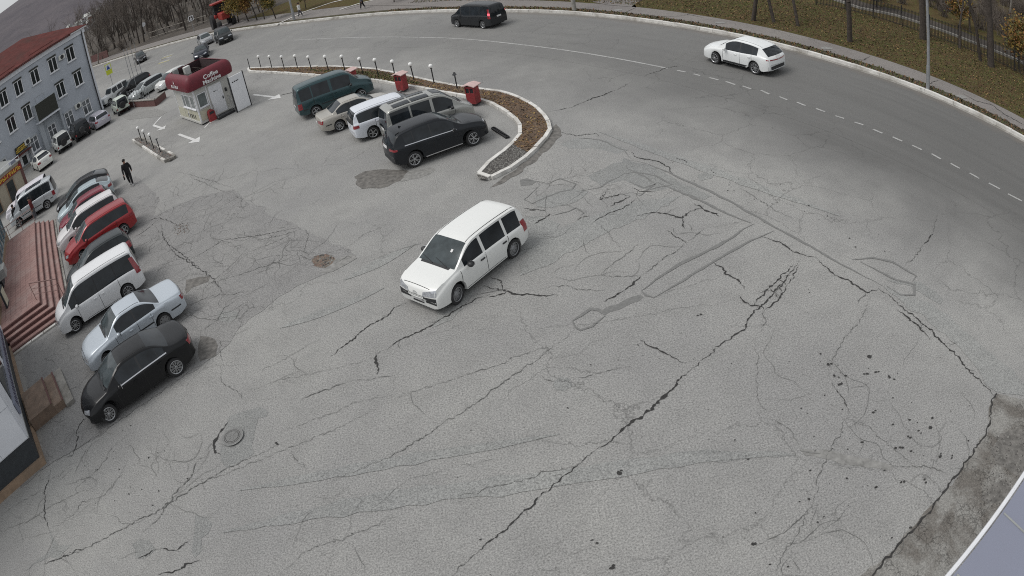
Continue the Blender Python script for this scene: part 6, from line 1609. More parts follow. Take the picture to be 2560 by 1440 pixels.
# local x along the terrace (away), local y: +y is to the left of travel = into the terrace
LT = 15.0; DT = 5.6; NS = 5; rh = .15; run = .33
for k in range(NS):
    z1 = rh * (k + 1) - (.0)
    o_ = k * run; e_ = k * .36
    MB().box(e_, LT, o_, o_ + run if k < NS - 1 else DT, .0, z1).build('step' if k < NS - 1 else 'platform', M['terra'], te)
    if k < NS - 1:
        MB().box(e_, e_ + .36, o_ + run, DT - .02, 0, z1).build('step', M['terra'], te)
    MB().box(e_ - .006, LT, o_ - .006, o_ - .001, .004, z1 - .03).build('riser', M['terra_dark'], te)
    MB().box(e_ - .006, e_ - .001, o_, DT - .02, .004, z1 - .03).build('riser', M['terra_dark'], te)
    MB().box(e_, LT, o_ + .0, o_ + .05, z1 + .0005, z1 + .006).build('nosing', M['terra_dark'], te)
    MB().box(e_, e_ + .05, o_ + .05, DT - .02, z1 + .0005, z1 + .006).build('nosing', M['terra_dark'], te)
for k in range(7): MB().box(-.22, -.01, .1 + k * .78, .1 + k * .78 + .75, 0, .07).build('kerb_stone', M['white_paint'], te)
for k in range(16): MB().box(.3 + k * .93, .3 + k * .93 + .9, -.16, -.01, 0, .06).build('kerb_stone', M['concrete'], te)
# tile joints
tj = MB()
for k in range(1, 36): tj.box(1.8 + k * .37, 1.8 + k * .37 + .008, 1.4, DT - .05, .7505, .7525)
for k in range(1, 11): tj.box(1.85, LT, 1.45 + k * .38, 1.45 + k * .38 + .008, .7526, .754)
tj.build('tile_joints', M['terra_dark'], te)['kind'] = 'stuff'
def railing(P, h, parent, name='railing', mid=2, mat='rail_pink', loc=None):
    mb = MB()
    for a_, b_ in zip(P, P[1:]):
        a_, b_ = Vector(a_), Vector(b_)
        mb.tube(a_ + Vector((0, 0, h)), b_ + Vector((0, 0, h)), .025, n=6)
        for k in range(1, mid + 1): mb.tube(a_ + Vector((0, 0, h * k / (mid + 1))), b_ + Vector((0, 0, h * k / (mid + 1))), .014, n=5)
        n = max(1, int((b_ - a_).length / .9))
        for k in range(n + 1): q = a_ + (b_ - a_) * k / n; mb.tube(q, q + Vector((0, 0, h)), .02, n=6)
    return mb.build(name, M[mat], parent, True, 40)
M['rail_pink'] = simple('painted_railing', (0.30, 0.19, 0.17), .5, .2)
railing([(2.0, 1.55, .75), (2.0, .1, .15)], .9, te)
railing([(LT - .1, 1.3, .75), (LT - .1, 4.6, .75)], .95, te)
railing([(LT - 4, DT - .3, .75), (LT - .3, DT - .3, .75)], .95, te)

# main building along the left edge: glazed front on the terrace and the clad corner nearer the camera
mbld = empty('shop_building', (-15.45, 11.75, 0), R(131.6)); tag(mbld, 'building at the left edge with white cladding, dark base and tan plinth', 'building')
# local x along wall B (away from the camera), +y = into the building, wall A runs along local y from the corner
WB = 10.2
MB().box(0, WB, 0, 9, 0, .30).build('plinth', M['tan'], mbld)
MB().box(.10, WB, .10, 9, .30, 1.15).build('dark_base', M['dark_clad'], mbld)
MB().box(.02, WB - .2, .02, 9, 1.15, 6.5).build('wall', M['white_clad'], mbld)
MB().box(.0, 9.5, -.035, .019, 1.15, 1.19).build('drip_edge', M['metal_box'], mbld)
# cladding panels on both faces
for k in range(7):
    for j in range(3): MB().box(.05 + k * 1.4, .05 + k * 1.4 + 1.385, -.015, .018, 1.2 + j * 1.3, 1.2 + j * 1.3 + 1.285).build('cladding_panel', M['white_clad'], mbld)
for k in range(6):
    for j in range(3): MB().box(-.012, .018, .05 + k * 1.4, .05 + k * 1.4 + 1.385, 1.2 + j * 1.3, 1.2 + j * 1.3 + 1.285).build('cladding_panel', M['white_clad'], mbld)
wn1 = MB().box(-.03, -.013, 1.5, 8, 1.75, 4.2).build('window', M['dark_clad'], mbld); MB().box(-.036, -.031, 1.6, 7.9, 1.85, 4.1).build('pane', M['pane'], wn1)
for k in range(2):
    wn1 = MB().box(1.2 + k * 3.4, 3.9 + k * 3.4, -.03, -.016, 2.0, 4.0).build('window', M['dark_clad'], mbld); MB().box(1.3 + k * 3.4, 3.8 + k * 3.4, -.036, -.031, 2.1, 3.9).build('pane', M['pane'], wn1)
bs = MB().box(1.0, 8.4, -.14, -.037, 1.5, 1.95).build('shop_sign', M['lilac'], mbld)
mb = MB(); x_ = 1.3
while x_ < 8.0:
    w_ = rs_.uniform(.12, .26)
    mb.box(x_, x_ + .05, -.152, -.141, 1.56, 1.88); mb.box(x_, x_ + w_, -.1525, -.141, rs_.choice((1.56, 1.84)), rs_.choice((1.61, 1.89))) if False else mb.box(x_, x_ + w_, -.1525, -.141, 1.70, 1.75)
    x_ += w_ + .1
mb.build('sign_strokes', simple('dark_violet_lettering', (0.03, 0.025, 0.06), .5), bs)['kind'] = 'stuff'
# porch steps against wall B
po = empty('porch_steps', (-15.45, 11.75, 0), R(131.6)); tag(po, 'small brown-tiled porch with two lower steps beside the dark base wall', 'steps')
MB().box(2.15, 4.3, -1.25, -.02, .0, .48).build('landing', M['porch'], po)
MB().box(2.15, 4.45, -1.75, -1.255, .0, .32).build('step', M['porch'], po)
MB().box(2.0, 4.7, -2.15, -1.755, .0, .16).build('step', M['concrete'], po)
for (z_, y_, a_, b_) in ((.48, -1.25, 2.15, 4.3), (.32, -1.75, 2.15, 4.45)): MB().box(a_ - .02, b_ + .02, y_ - .02, y_ + .05, z_ + .001, z_ + .02).build('nosing', M['terra_dark'], po)

# glazed front along the back of the terrace
gl = empty('glazed_storefront', (-23.0, 20.2, 0), R(124.5)); tag(gl, 'glazed blue-framed storefront along the inner side of the red terrace', 'building')
MB().box(0, 14.5, .3, 6, 0, 4.2).build('wall', M['grey_wall'], gl)
MB().box(0, 14.5, .1, .299, .0, 1.0).build('plinth', M['tan'], gl)
M['blue_glass'] = simple('blue_glass', (0.05, 0.12, 0.16), .06, var=.5, scale=1.0)
for k in range(10):
    f = MB(); a_ = 2.6 + k * 1.18
    f.box(a_, a_ + .07, .12, .28, .95, 3.6).box(a_ + 1.1, a_ + 1.17, .12, .28, .95, 3.6).box(a_ + .07, a_ + 1.1, .12, .28, 3.5, 3.6).box(a_ + .07, a_ + 1.1, .12, .28, .95, 1.04).box(a_ + .07, a_ + 1.1, .13, .27, 2.1, 2.16)
    fo = f.build('window', M['metal_box'], gl); MB().box(a_ + .07, a_ + 1.1, .18, .2, 1.04, 3.5).build('pane', M['blue_glass'], fo)
MB().box(3.4, 4.4, -.75, .09, 1.55, 2.05).build('entrance_canopy', M['metal_box'], gl, bevel=.02)
cbx = empty('cooler_box', (-26.35, 24.35, .75), R(124.5)); tag(cbx, 'grey metal cabinet standing on the terrace against the glazed front', 'cabinet')
MB().box(-.6, .6, -.45, .35, 0, .85).build('cabinet', M['dark_clad'], cbx); MB().box(-.65, .65, -.5, .4, .85, .92).build('lid', M['metal_box'], cbx, bevel=.01)
cb2 = empty('advertising_board', (-23.75, 21.9, .75), R(118)); tag(cb2, 'cream and dark small upright board near the head of the steps', 'sign')
MB().box(-.4, .4, -.1, .0, 0, 1.0).build('board', M['dark_clad'], cb2); MB().box(-.33, .33, -.12, -.101, .1, .92).build('face', M['kiosk_cream'], cb2)

# near lilac roof sheet below the camera
ca = R(21.2)
cn = empty('canopy_sheet', (2.17, 1.12, 8.0), ca); tag(cn, 'lilac metal canopy edge of the nearest building, cut off by the lower right corner', 'canopy')
MB().box(-1.5, 5, -3.5, -.03, -.06, 0).build('sheet', M['lilac'], cn)
for k in range(7): MB().box(-1.2 + k * .62, -1.185 + k * .62, -3.4, -.05, .0005, .006).build('sheet_seam', M['metal_box'], cn)
MB().tube((-1.5, -.0, -.02), (5, -.0, -.02), .022, n=8).build('edge_rail', M['white_frame'], cn, True, 40)

# low brown wall with gate frame by the blue building
lw = [(-33.21, 57.20), (-31.90, 57.68), (-27.10, 53.68), (-26.89, 55.63)]
lwo = empty('low_brown_wall', (lw[1][0], lw[1][1], 0)); tag(lwo, 'low brown tiled retaining wall with a pale coping between cars and driveway', 'wall')
for a_, b_ in zip(lw, lw[1:]):
    d_ = Vector(b_) - Vector(a_); an = math.atan2(d_.y, d_.x); Mx = Matrix.Translation((a_[0] - lw[1][0], a_[1] - lw[1][1], 0)) @ Matrix.Rotation(an, 4, 'Z')
    MB().box(0, d_.length, -.1, .1, 0, .62, 0, Mx).build('wall_run', M['terra_dark'], lwo); MB().box(0, d_.length, -.14, .14, .62, .69, 0, Mx).build('coping', M['concrete'], lwo)
pv = flat('brown_paving', [np.array(q) for q in (lambda Q: Q if is_ccw(Q) else Q[::-1])([(-32.08, 55.47), (-26.60, 52.52), (-24.21, 49.66), (-24.76, 49.02), (-29.93, 52.62)])], .0118, 'stain', lot_o)
gf = [(-32.37, 58.19), (-31.00, 56.61), (-30.24, 56.59), (-28.67, 54.52)]
gfo = empty('gate_frame', (gf[1][0], gf[1][1], 0), R(60)); tag(gfo, 'grey metal stair railing and gate behind the low brown wall', 'railing')
mb = MB()
for k in range(7): mb.tube((k * .35, 0, 0), (k * .35, 0, 1.9 - k * .1), .03, n=5)
for z_ in (.3, 1.2, 1.85): mb.tube((0, 0, z_), (2.1, 0, z_ - .2 * (z_ > 1)), .03, n=5)
mb.build('bars', M['pole_grey'], gfo)
tf = [(-34.97, 64.95), (-33.63, 64.95)]
for i, q in enumerate([(-36.05, 66.97), (-34.70, 65.22), (-35.32, 68.63), (-35.93, 68.67)]):
    o = MB().tube((0, 0, 0), (0, 0, 5.2), .035, n=6).build('flag_pole', M['pole_grey'], None, True, 40, loc=(q[0], q[1], 0))
    tag(o, 'thin tall grey pole by the silver estate behind the low brown wall', 'pole', 'thin poles near the low wall')

# ================================================================ roadside furniture
def road_sign(loc, rz, label, h=2.6, faces=(('white', .6, .6),)):
    r_ = empty('road_sign', (loc[0], loc[1], 0), rz); tag(r_, label, 'road sign')
    MB().tube((0, 0, 0), (0, 0, h), .035, n=8).build('post', M['pole_grey'], r_, True, 40)
    return r_
M['sign_yellow'] = simple('fluorescent_sign', (0.62, 0.68, 0.05), .5, var=.05)
M['sign_blue'] = simple('sign_blue', (0.03, 0.08, 0.35), .5, var=.05)
c1 = (-43.91, 76.00)
s1 = road_sign(c1, R(30), 'pedestrian crossing sign on a fluorescent yellow board beyond the blue-grey building', 3.3)
f_ = MB().box(-.45, .45, -.09, -.05, 1.9, 3.4).build('backing_board', M['sign_yellow'], s1)
MB().box(-.36, .36, -.11, -.091, 2.55, 3.3).build('sign_face', M['white_frame'], s1)
mb = MB(); y_ = -.1125
mb.poly([(-.28, y_, 2.62), (.28, y_, 2.62), (0, y_, 3.2)]); 
mb.build('blue_field', M['sign_blue'], s1)
mb = MB(); y_ = -.114
for a_, b_ in (((-.03, 2.98), (.05, 2.80)), ((.05, 2.80), (-.06, 2.68)), ((.02, 2.85), (.12, 2.68)), ((-.03, 2.95), (.10, 2.88))):
    a_, b_ = Vector((a_[0], y_, a_[1])), Vector((b_[0], y_, b_[1])); d_ = (b_ - a_).normalized(); n_ = Vector((-d_.z, 0, d_.x)) * .018
    mb.poly([a_ - n_, b_ - n_, b_ + n_, a_ + n_])
mb.build('walking_figure', M['black_plastic'], s1)
s2 = road_sign((-39.06, 97.23), R(22), 'square white crossing sign with dark frame beside the far pavement', 3.0)
MB().box(-.42, .42, -.06, -.03, 2.2, 3.05).build('sign_face', M['white_frame'], s2); MB().box(-.30, .30, -.07, -.061, 2.32, 2.93).build('dark_field', M['trunk'], s2); 
mb = MB().poly([(-.2, -.073, 2.4), (.2, -.073, 2.4), (0, -.073, 2.85)]); mb.build('triangle', M['white_frame'], s2)
s3 = road_sign((-62.15, 127.25), R(28), 'round white sign plate seen against the dark wood', 3.2)
mb = MB().lathe([(.01, .0), (.5, .0), (.5, .03), (.01, .03)], 20, 0, Matrix.Translation((0, -.03, 2.9)) @ Matrix.Rotation(R(90), 4, 'X')); mb.build('disc', M['white_frame'], s3)

def street_post(loc, label, h, r0, r1, mat='pole_grey', arm=True):
    r_ = empty('street_lamp', (loc[0], loc[1], .0)); tag(r_, label, 'street lamp', None)
    MB().tube((0, 0, 0), (0, 0, h), r0, r1, 14).tube((0, 0, 0), (0, 0, .12), r0 * 1.9, r0 * 1.8, 14).tube((0, 0, .12), (0, 0, 1.5), r0 * 1.12, r0 * 1.12, 14).build('pole', M[mat], r_, True, 40)
    MB().tube((0, 0, h), (-1.2, -1.0, h + .6), .04, .03, 8).build('arm', M[mat], r_, True, 40)
    MB().box(-1.75, -1.1, -1.15, -.9, h + .55, h + .66).build('lamp_head', M['metal_box'], r_, bevel=.03)
street_post((23.36, 26.81), 'tall galvanised street lamp post standing on the pavement at the right', 9, .11, .07)
street_post((8.33, 49.50), 'pale concrete lamp post at the top edge above the road bend', 9, .15, .10, 'concrete')
street_post((-17.95, 75.16), 'grey lamp post beside the far pavement near the yellow trees', 9, .14, .09)
for i, q in enumerate([(20.70, 34.14), (25.20, 25.58), (16.51, 41.24), (11.20, 47.75)]):
    mb = MB(); P_ = [(q[0] + (.42 + rnd.uniform(-.08, .08)) * math.cos(k * .7), q[1] + (.30 + rnd.uniform(-.08, .08)) * math.sin(k * .7), .172) for k in range(9)]
    mb.poly(P_).build('pavement_patch', M['stain'], pav)
for P_ in ([(25.74, 26.11), (25.94, 24.96), (26.90, 24.37), (26.80, 22.39)], [(22.64, 26.70), (24.57, 27.79), (25.53, 28.07)], [(20.86, 31.79), (22.02, 31.69), (22.99, 32.39)], [(14.36, 44.04), (15.32, 44.21), (15.98, 42.81)], [(12.06, 46.05), (13.08, 44.58), (14.58, 43.82)], [(26.69, 23.42), (27.19, 22.36), (27.44, 21.46)]):
    ribbon(frac(P_, .4, .08), .045, .175, True, .5).build('crack', M['crack'], pav)

# ================================================================ fence on the right
FE = [np.array(p_) for p_ in [(26.80, 45.48), (28.88, 43.16), (30.17, 40.64), (31.54, 38.19), (32.65, 35.60), (34.39, 33.24), (35.58, 30.05), (36.21, 27.27)]]
fn = empty('park_fence', (FE[3][0], FE[3][1], .17)); tag(fn, 'black metal railing fence with thin bars along the upper edge of the lawn', 'fence')
fo2 = np.array(fn.location[:2]); segs = np.concatenate([[0], np.cumsum([np.linalg.norm(b_ - a_) for a_, b_ in zip(FE, FE[1:])])])
def fat(s_):
    k = min(len(FE) - 2, max(0, int(np.searchsorted(segs, s_)) - 1)); return FE[k] + (FE[k + 1] - FE[k]) * ((s_ - segs[k]) / (segs[k + 1] - segs[k])) - fo2
npan = int(segs[-1] / 2.5)
for k in range(npan + 1):
    q = fat(segs[-1] * k / npan); MB().box(q[0] - .035, q[0] + .035, q[1] - .035, q[1] + .035, 0, 1.75).build('post', M['fence'], fn)
for k in range(npan):
    a_, b_ = fat(segs[-1] * k / npan), fat(segs[-1] * (k + 1) / npan); mb = MB()
    for i in range(1, 20): q = a_ + (b_ - a_) * i / 20; mb.box(q[0] - .015, q[0] + .015, q[1] - .015, q[1] + .015, .1, 1.6)
    mb.build('bars', M['fence'], fn)['kind'] = 'stuff'
    for z_ in (.18, 1.5): MB().tube((*a_, z_), (*b_, z_), .018, n=5).build('rail', M['fence'], fn)
# pale path edge beyond the fence
PE = [np.array(p_) for p_ in [(29.35, 48.30), (30.41, 44.15), (32.88, 42.16), (34.80, 38.85), (36.56, 35.39), (38.70, 32.20), (39.95, 28.13)]]
pw = ribbon([PE[0]] + frac(PE, .02, 1.0), .55, 0, False, .05)
mb = MB()
for a_, b_ in zip(PE, PE[1:]):
    d_ = b_ - a_; Mx = Matrix.Translation((*a_, 0)) @ Matrix.Rotation(math.atan2(d_[1], d_[0]), 4, 'Z'); mb.box(0, np.linalg.norm(d_), -.13, .13, .17, .34, 0, Mx)
o = mb.build('path_edging', M['concrete']); tag(o, 'pale concrete edging running behind the black fence', 'low wall')
up(MB().poly([(*p_, .19) for p_ in [q - np.array([-.5, -.5]) for q in PE] + [q + np.array([2.2, 2.0]) for q in PE[::-1]]])).build('park_path', M['forest_floor'])['kind'] = 'structure'

# top-centre paths and edging in the grass
for n_, P_ in enumerate(([(-20.26, 75.48), (-17.54, 79.13), (-14.30, 80.64), (-10.76, 79.75)], [(-12.26, 72.92), (-10.13, 73.83), (-7.45, 73.60)])):
    o = ribbon(frac(P_, .05, .8), .35, .21, False, .1).build('path_edging', M['white_paint']); tag(o, ['pale kerb line crossing the far grass beside the lamp post', 'short pale kerb line by the walking pedestrian'][n_], 'kerb')
for Q in ([(-11.69, 71.98), (-9.70, 71.81), (-3.71, 63.73), (-0.46, 58.98), (2.64, 58.63), (1.46, 62.36), (-4.69, 69.78), (-8.82, 74.12)], [(11.32, 46.54), (13.02, 49.34), (14.58, 51.29), (12.87, 52.22), (10.17, 51.77), (10.98, 49.86), (12.62, 47.95)]):
    flat('park_path', [np.array(q) for q in (Q if is_ccw(Q) else Q[::-1])], .18, 'pavement', None)['kind'] = 'structure'

# ================================================================ trees
def tree_mesh(seed, h, r0, levels=3, spread=.55, nb=(7, 5, 4), droop=0.0, lean=0.0):
    rr_ = random.Random(seed); tr = MB(); cr = MB(); tips = []
    def limb(p_, d_, ln_, r_, lv):
        n = 4 if lv == 0 else (3 if lv == 1 else 2); pts = [p_]; q = Vector(p_); dd_ = Vector(d_)
        for k in range(n):
            dd_ = (dd_ + Vector((rr_.gauss(0, .12), rr_.gauss(0, .12), rr_.gauss(0, .06) + (.06 if lv else 0)))).normalized()
            q = q + dd_ * ln_ / n; pts.append(q.copy())
        for k in range(n):
            ra_, rb_ = r_ * (1 - .75 * k / n), r_ * (1 - .75 * (k + 1) / n)
            (tr if lv == 0 else cr).tube(pts[k], pts[k + 1], ra_, rb_, 7 if lv == 0 else (4 if lv == 1 else 3), 0, False)
        if lv < levels:
            for i in range(nb[lv]):
                f = rr_.uniform(.3 if lv == 0 else .15, 1.0); k = min(n - 1, int(f * n)); st_ = pts[k] + (pts[k + 1] - pts[k]) * (f * n - k)
                a0 = rr_.uniform(0, 6.283); ax = Vector((math.cos(a0), math.sin(a0), 0)); nd = (dd_ * (1 - spread) + ax * spread + Vector((0, 0, .15))).normalized()
                limb(st_, nd, ln_ * rr_.uniform(.30, .5) * (1.15 - .5 * f), r_ * .38 * (1.2 - .6 * f), lv + 1)
        else: tips.append(pts[-1])
    limb(Vector((0, 0, -.1)), Vector((lean, 0, 1)).normalized(), h, r0, 0)
    return tr, cr, tips
bare = []
for i in range(5):
    tr, cr, _ = tree_mesh(20 + i, rnd.uniform(10, 13), .17, 3, .5, (13, 6, 5))
    bare.append((tr.mesh('trunk', M['trunk_pale'] if i % 2 else M['trunk'], True), cr.mesh('branches', M['twig'])))
bush = []
for i in range(3):
    mb = MB(); rr_ = random.Random(60 + i)
    for k in range(70):
        a0 = rr_.uniform(0, 6.28); t_ = rr_.uniform(.1, .8); l_ = rr_.uniform(1.0, 2.4)
        p0 = Vector((rr_.gauss(0, .25), rr_.gauss(0, .25), 0)); d_ = Vector((math.cos(a0) * t_, math.sin(a0) * t_, 1)).normalized(); p1 = p0 + d_ * l_ * .5; p2 = p1 + (d_ + Vector((rr_.gauss(0, .3), rr_.gauss(0, .3), 0))) * l_ * .4
        mb.tube(p0, p1, .018, .012, 3, 0, False).tube(p1, p2, .012, .005, 3, 0, False)
        for j in range(2): mb.tube(p1, p1 + (d_ + Vector((rr_.gauss(0, .6), rr_.gauss(0, .6), 0))) * l_ * .3, .008, .004, 3, 0, False)
    bush.append(mb.mesh('stems', M['twig']))
def leafy(seed, h, r0, cols, n=900, rad=1.6, size=.10, levels=2):
    tr, cr, tips = tree_mesh(seed, h, r0, levels, .6, (9, 5, 4)); rr_ = random.Random(seed); lf = MB()
    for k in range(n):
        c_ = Vector(rr_.choice(tips)) + Vector((rr_.gauss(0, .35), rr_.gauss(0, .35), rr_.gauss(0, .3)))
        a0 = rr_.uniform(0, 6.28); u = Vector((math.cos(a0), math.sin(a0), rr_.uniform(-.8, .8))) * size * rr_.uniform(.6, 1.3); v_ = u.cross(Vector((rr_.gauss(0, 1), rr_.gauss(0, 1), rr_.gauss(0, 1)))).normalized() * size * .7
        lf.poly([c_ - u, c_ - v_, c_ + u, c_ + v_], rr_.randrange(len(cols)))
    return tr.mesh('trunk', M['trunk'], True), cr.mesh('branches', M['twig']), lf.mesh('leaves', [M[c_] for c_ in cols])
M['leaf_y'] = simple('yellow_leaves', (0.23, 0.155, 0.035), .9, var=.3, scale=2)
M['leaf_o'] = simple('orange_leaves', (0.20, 0.095, 0.03), .9, var=.3, scale=2)
M['leaf_g'] = simple('olive_leaves', (0.10, 0.095, 0.03), .9, var=.3, scale=2)
gold = [leafy(80 + i, rnd.uniform(4.5, 5.5), .11, [['leaf_y', 'leaf_y', 'leaf_g'], ['leaf_o', 'leaf_y', 'leaf_a'], ['leaf_g', 'leaf_y', 'leaf_g']][i], 2600, size=.13) for i in range(3)]

def put(kind, loc, label, cat, group=None, sc=1.0, rz=None, name='tree', tilt=(0, 0), z=.1):
    r_ = empty(name, (loc[0], loc[1], z), rnd.uniform(0, 6.28) if rz is None else rz); r_.scale = (sc, sc, sc * rnd.uniform(.92, 1.08)); tag(r_, label, cat, group)
    r_.rotation_euler[0] = tilt[0]; r_.rotation_euler[1] = tilt[1]
    if isinstance(kind, tuple):
        for nm, me in zip(('trunk', 'branches', 'leaves'), kind):
            o_ = inst(nm, me, r_)
            if nm != 'trunk': o_['kind'] = 'stuff'
    else: inst('stems', kind, r_)['kind'] = 'stuff'
    return r_
# lawn trees whose trunks reach the top edge
big = []
for i in range(3):
    tr, cr, _ = tree_mesh(40 + i, 11 + i, [.17, .2, .26][i], 3, .5, (9, 5, 4)); 
    big.append((tr.mesh('trunk', M['trunk'], True), cr.mesh('branches', M['twig'])))
def bigtree(loc, lab, k, sc=1.0, z=.15, lift=2.6):
    # mature trees: clear stem first, crown above the frame
    r_ = put(big[k], loc, lab, 'tree', None, sc, z=z); return r_
bigtree((18.97, 41.19), 'leaning dark tree trunk on the lawn above the white crossover', 0)
bigtree((20.28, 40.49), 'slim tree on the lawn just right of the leaning trunk', 0, .8)
bigtree((21.52, 39.23), 'thin tree on the lawn between the slim tree and the dark one', 0, .75)
bigtree((23.37, 35.37), 'dark rough tree alone in the middle of the leafy lawn', 1)
bigtree((30.78, 36.01), 'big dark tree directly behind the tall grey street lamp post', 2, 1.15)
bigtree((33.43, 30.57), 'thick tree trunk at the right end of the fence', 2, 1.2)
bigtree((33.26, 31.62), 'slender tree just left of the thick trunk by the fence', 0, .9)
bigtree((33.30, 34.16), 'young tree behind the fence near its right end', 0, .7)
bigtree((39.07, 38.64), 'young crooked tree beyond the pale edging at the right', 0, .7)
# brush beyond the fence
k = 0; BR = [(31.50, 50.32), (34.09, 46.13), (37.92, 42.88), (40.24, 37.81), (44.27, 31.23), (61.46, 38.84), (83.25, 62.47), (66.98, 68.07), (41.02, 59.14)]
X = [p_[0] for p_ in BR]; Y = [p_[1] for p_ in BR]
while k < 120:
    x, y = rnd.uniform(min(X), max(X)), rnd.uniform(min(Y), max(Y))
    if inpoly(x, y, BR): put(bush[k % 3], (x, y), 'leafless brown bush in the thicket beyond the black fence', 'bush', 'leafless bushes beyond the fence', rnd.uniform(.8, 1.5), name='bush', z=.15); k += 1
for k, q in enumerate([(50.92, 47.05), (50.24, 43.09), (46.15, 48.55), (65.92, 52.96), (69.18, 60.86), (60.66, 45.75), (44.04, 51.76)]): put(bare[k % 5], q, 'bare tree rising from the thicket beyond the black fence', 'tree', 'bare trees beyond the fence', rnd.uniform(.6, .9))
tw = leafy(99, 1.6, .05, ['leaf_y', 'leaf_g', 'leaf_o'], 900, size=.08)
for q, l_ in (((36.91, 30.30), 'yellow leafy shrub at the right edge by the end of the fence'), ((43.89, 33.71), 'second yellow shrub cut by the right edge'), ((42.80, 35.34), 'olive shrub above the fence end'), ((32.70, 44.88), 'reddish shrub behind the left half of the fence'), ((39.15, 40.13), 'russet shrub beyond the middle of the fence')):
    put(tw, q, l_, 'shrub', None, rnd.uniform(1.2, 1.6), name='shrub')
# golden trees at the top, left of centre
for k, (q, l_) in enumerate(zip([(-29.26, 90.00), (-26.91, 87.08), (-25.23, 85.39), (-23.72, 83.68), (-21.55, 81.02), (-31.76, 101.06), (-26.92, 93.43), (-33.00, 99.90)], ('yellow leafed small tree nearest the black off-road car', 'second yellow small tree of the clump by the far pavement', 'russet small tree in the middle of the far clump', 'russet small tree right of the middle of the far clump', 'olive small tree at the right end of the far clump', 'yellow small tree in the second line of the clump', 'russet small tree at the back of the clump', 'yellow small tree at the left back of the clump'))):
    put(gold[[0, 0, 1, 1, 2, 0, 1, 0][k]], q, l_, 'tree', 'golden trees by the far pavement', rnd.uniform(.75, .95))
for q, l_ in (((-17.73, 81.51), 'dark tree behind the pedestrian in white'), ((-6.08, 68.83), 'small tree cut by the top edge near the dark pedestrian'), ((9.38, 54.10), 'low tree cut by the top edge at the centre')):
    put(gold[2], q, l_, 'tree', None, .6)

# the wood at the upper left
W_ = [(-72.93, 123.53), (-61.63, 118.43), (-48.82, 108.63), (-39.99, 102.37), (-36.32, 101.31), (-39.35, 114.13), (-41.39, 131.79), (-64.83, 177.81), (-105.23, 242.15), (-133.15, 263.23), (-121.80, 210.38)]
X = [p_[0] for p_ in W_]; Y = [p_[1] for p_ in W_]; k = 0; tries = 0
WQ = []
while k < 230 and tries < 60000:
    tries += 1
    x, y = rnd.uniform(-140, -15), rnd.uniform(85, 240)
    if not inpoly(x, y, W_): continue
    d_, s_ = kerb_dist([(x, y)])
    if d_[0] < 5.5: continue
    if any((x - a_) ** 2 + (y - b_) ** 2 < 3 for a_, b_ in WQ): continue
    WQ.append((x, y)); k += 1
    put(bare[k % 5], (x, y), 'bare grey tree in the dense wood beyond the far pavement', 'tree', 'bare trees of the wood', rnd.uniform(.7, 1.15), tilt=(rnd.gauss(0, .06), rnd.gauss(0, .06)))
# trees between the blue building and the wood, beyond the road
for k in range(36):
    an = R(-39 + 10 * rnd.random()); dd_ = rnd.uniform(125, 210); q = (dd_ * math.sin(an), dd_ * math.cos(an))
    put(bare[k % 5], q, 'bare grey tree behind the blue-grey building', 'tree', 'bare trees behind the building', rnd.uniform(.7, 1.0), tilt=(rnd.gauss(0, .06), rnd.gauss(0, .06)))
for k in range(60):
    x, y = rnd.choice(WQ); put(bush[k % 3], (x + rnd.uniform(-3, 3), y + rnd.uniform(-3, 3)), 'leafless bush in the undergrowth of the wood', 'bush', 'bushes of the wood', rnd.uniform(1, 1.8), name='bush')
for q, l_ in (((2366.06, -3499.63), 'yellow tree above the red roof of the blue-grey building'), ((1122.85, -1624.73), 'second yellow tree above the red roof')):
    r_ = put(gold[0], (-92, 128) if 'second' in l_ else (-88, 128), l_, 'tree', None, 2.0)
for q in [(1033.61, -1262.41)]: pass
put(bare[0], (-100, 108), 'dark tree above the left end of the red roof', 'tree', None, 1.3)
# board fence and red wall under the wood
wf = [(-55.96, 115.79), (-50.18, 111.91), (-44.23, 107.55), (-39.10, 104.17)]
wfo = empty('board_fence', (wf[0][0], wf[0][1], 0)); tag(wfo, 'pale weathered wooden fence with posts at the edge of the wood', 'fence')
wp = [np.array(p_) - np.array(wf[0]) for p_ in wf]
for a_, b_ in zip(wp, wp[1:]):
    n = max(2, int(np.linalg.norm(b_ - a_) / 3))
    for k in range(n): q = a_ + (b_ - a_) * k / n; MB().box(q[0] - .1, q[0] + .1, q[1] - .1, q[1] + .1, 0, 1.9).build('post', M['trunk_pale'], wfo)
    for z_ in (.5, 1.5): MB().tube((*a_, z_), (*b_, z_), .08, n=4).build('rail', M['trunk_pale'], wfo)
rw = [np.array(p_) for p_ in [(-75.53, 124.41), (-71.69, 121.72), (-68.16, 119.34)]]
rwo = empty('red_brown_wall', (*rw[0], 0)); tag(rwo, 'dark red-brown wall section at the edge of the wood behind the far pavement', 'wall')
for a_, b_ in zip(rw, rw[1:]):
    d_ = b_ - a_; o_ = NO[-20] * 0; Mx = Matrix.Translation((*(a_ - rw[0] + o_), 0)) @ Matrix.Rotation(math.atan2(d_[1], d_[0]), 4, 'Z'); MB().box(0, np.linalg.norm(d_), -.1, .1, 0, 1.7, 0, Mx).build('panel', M['terra_dark'], rwo)

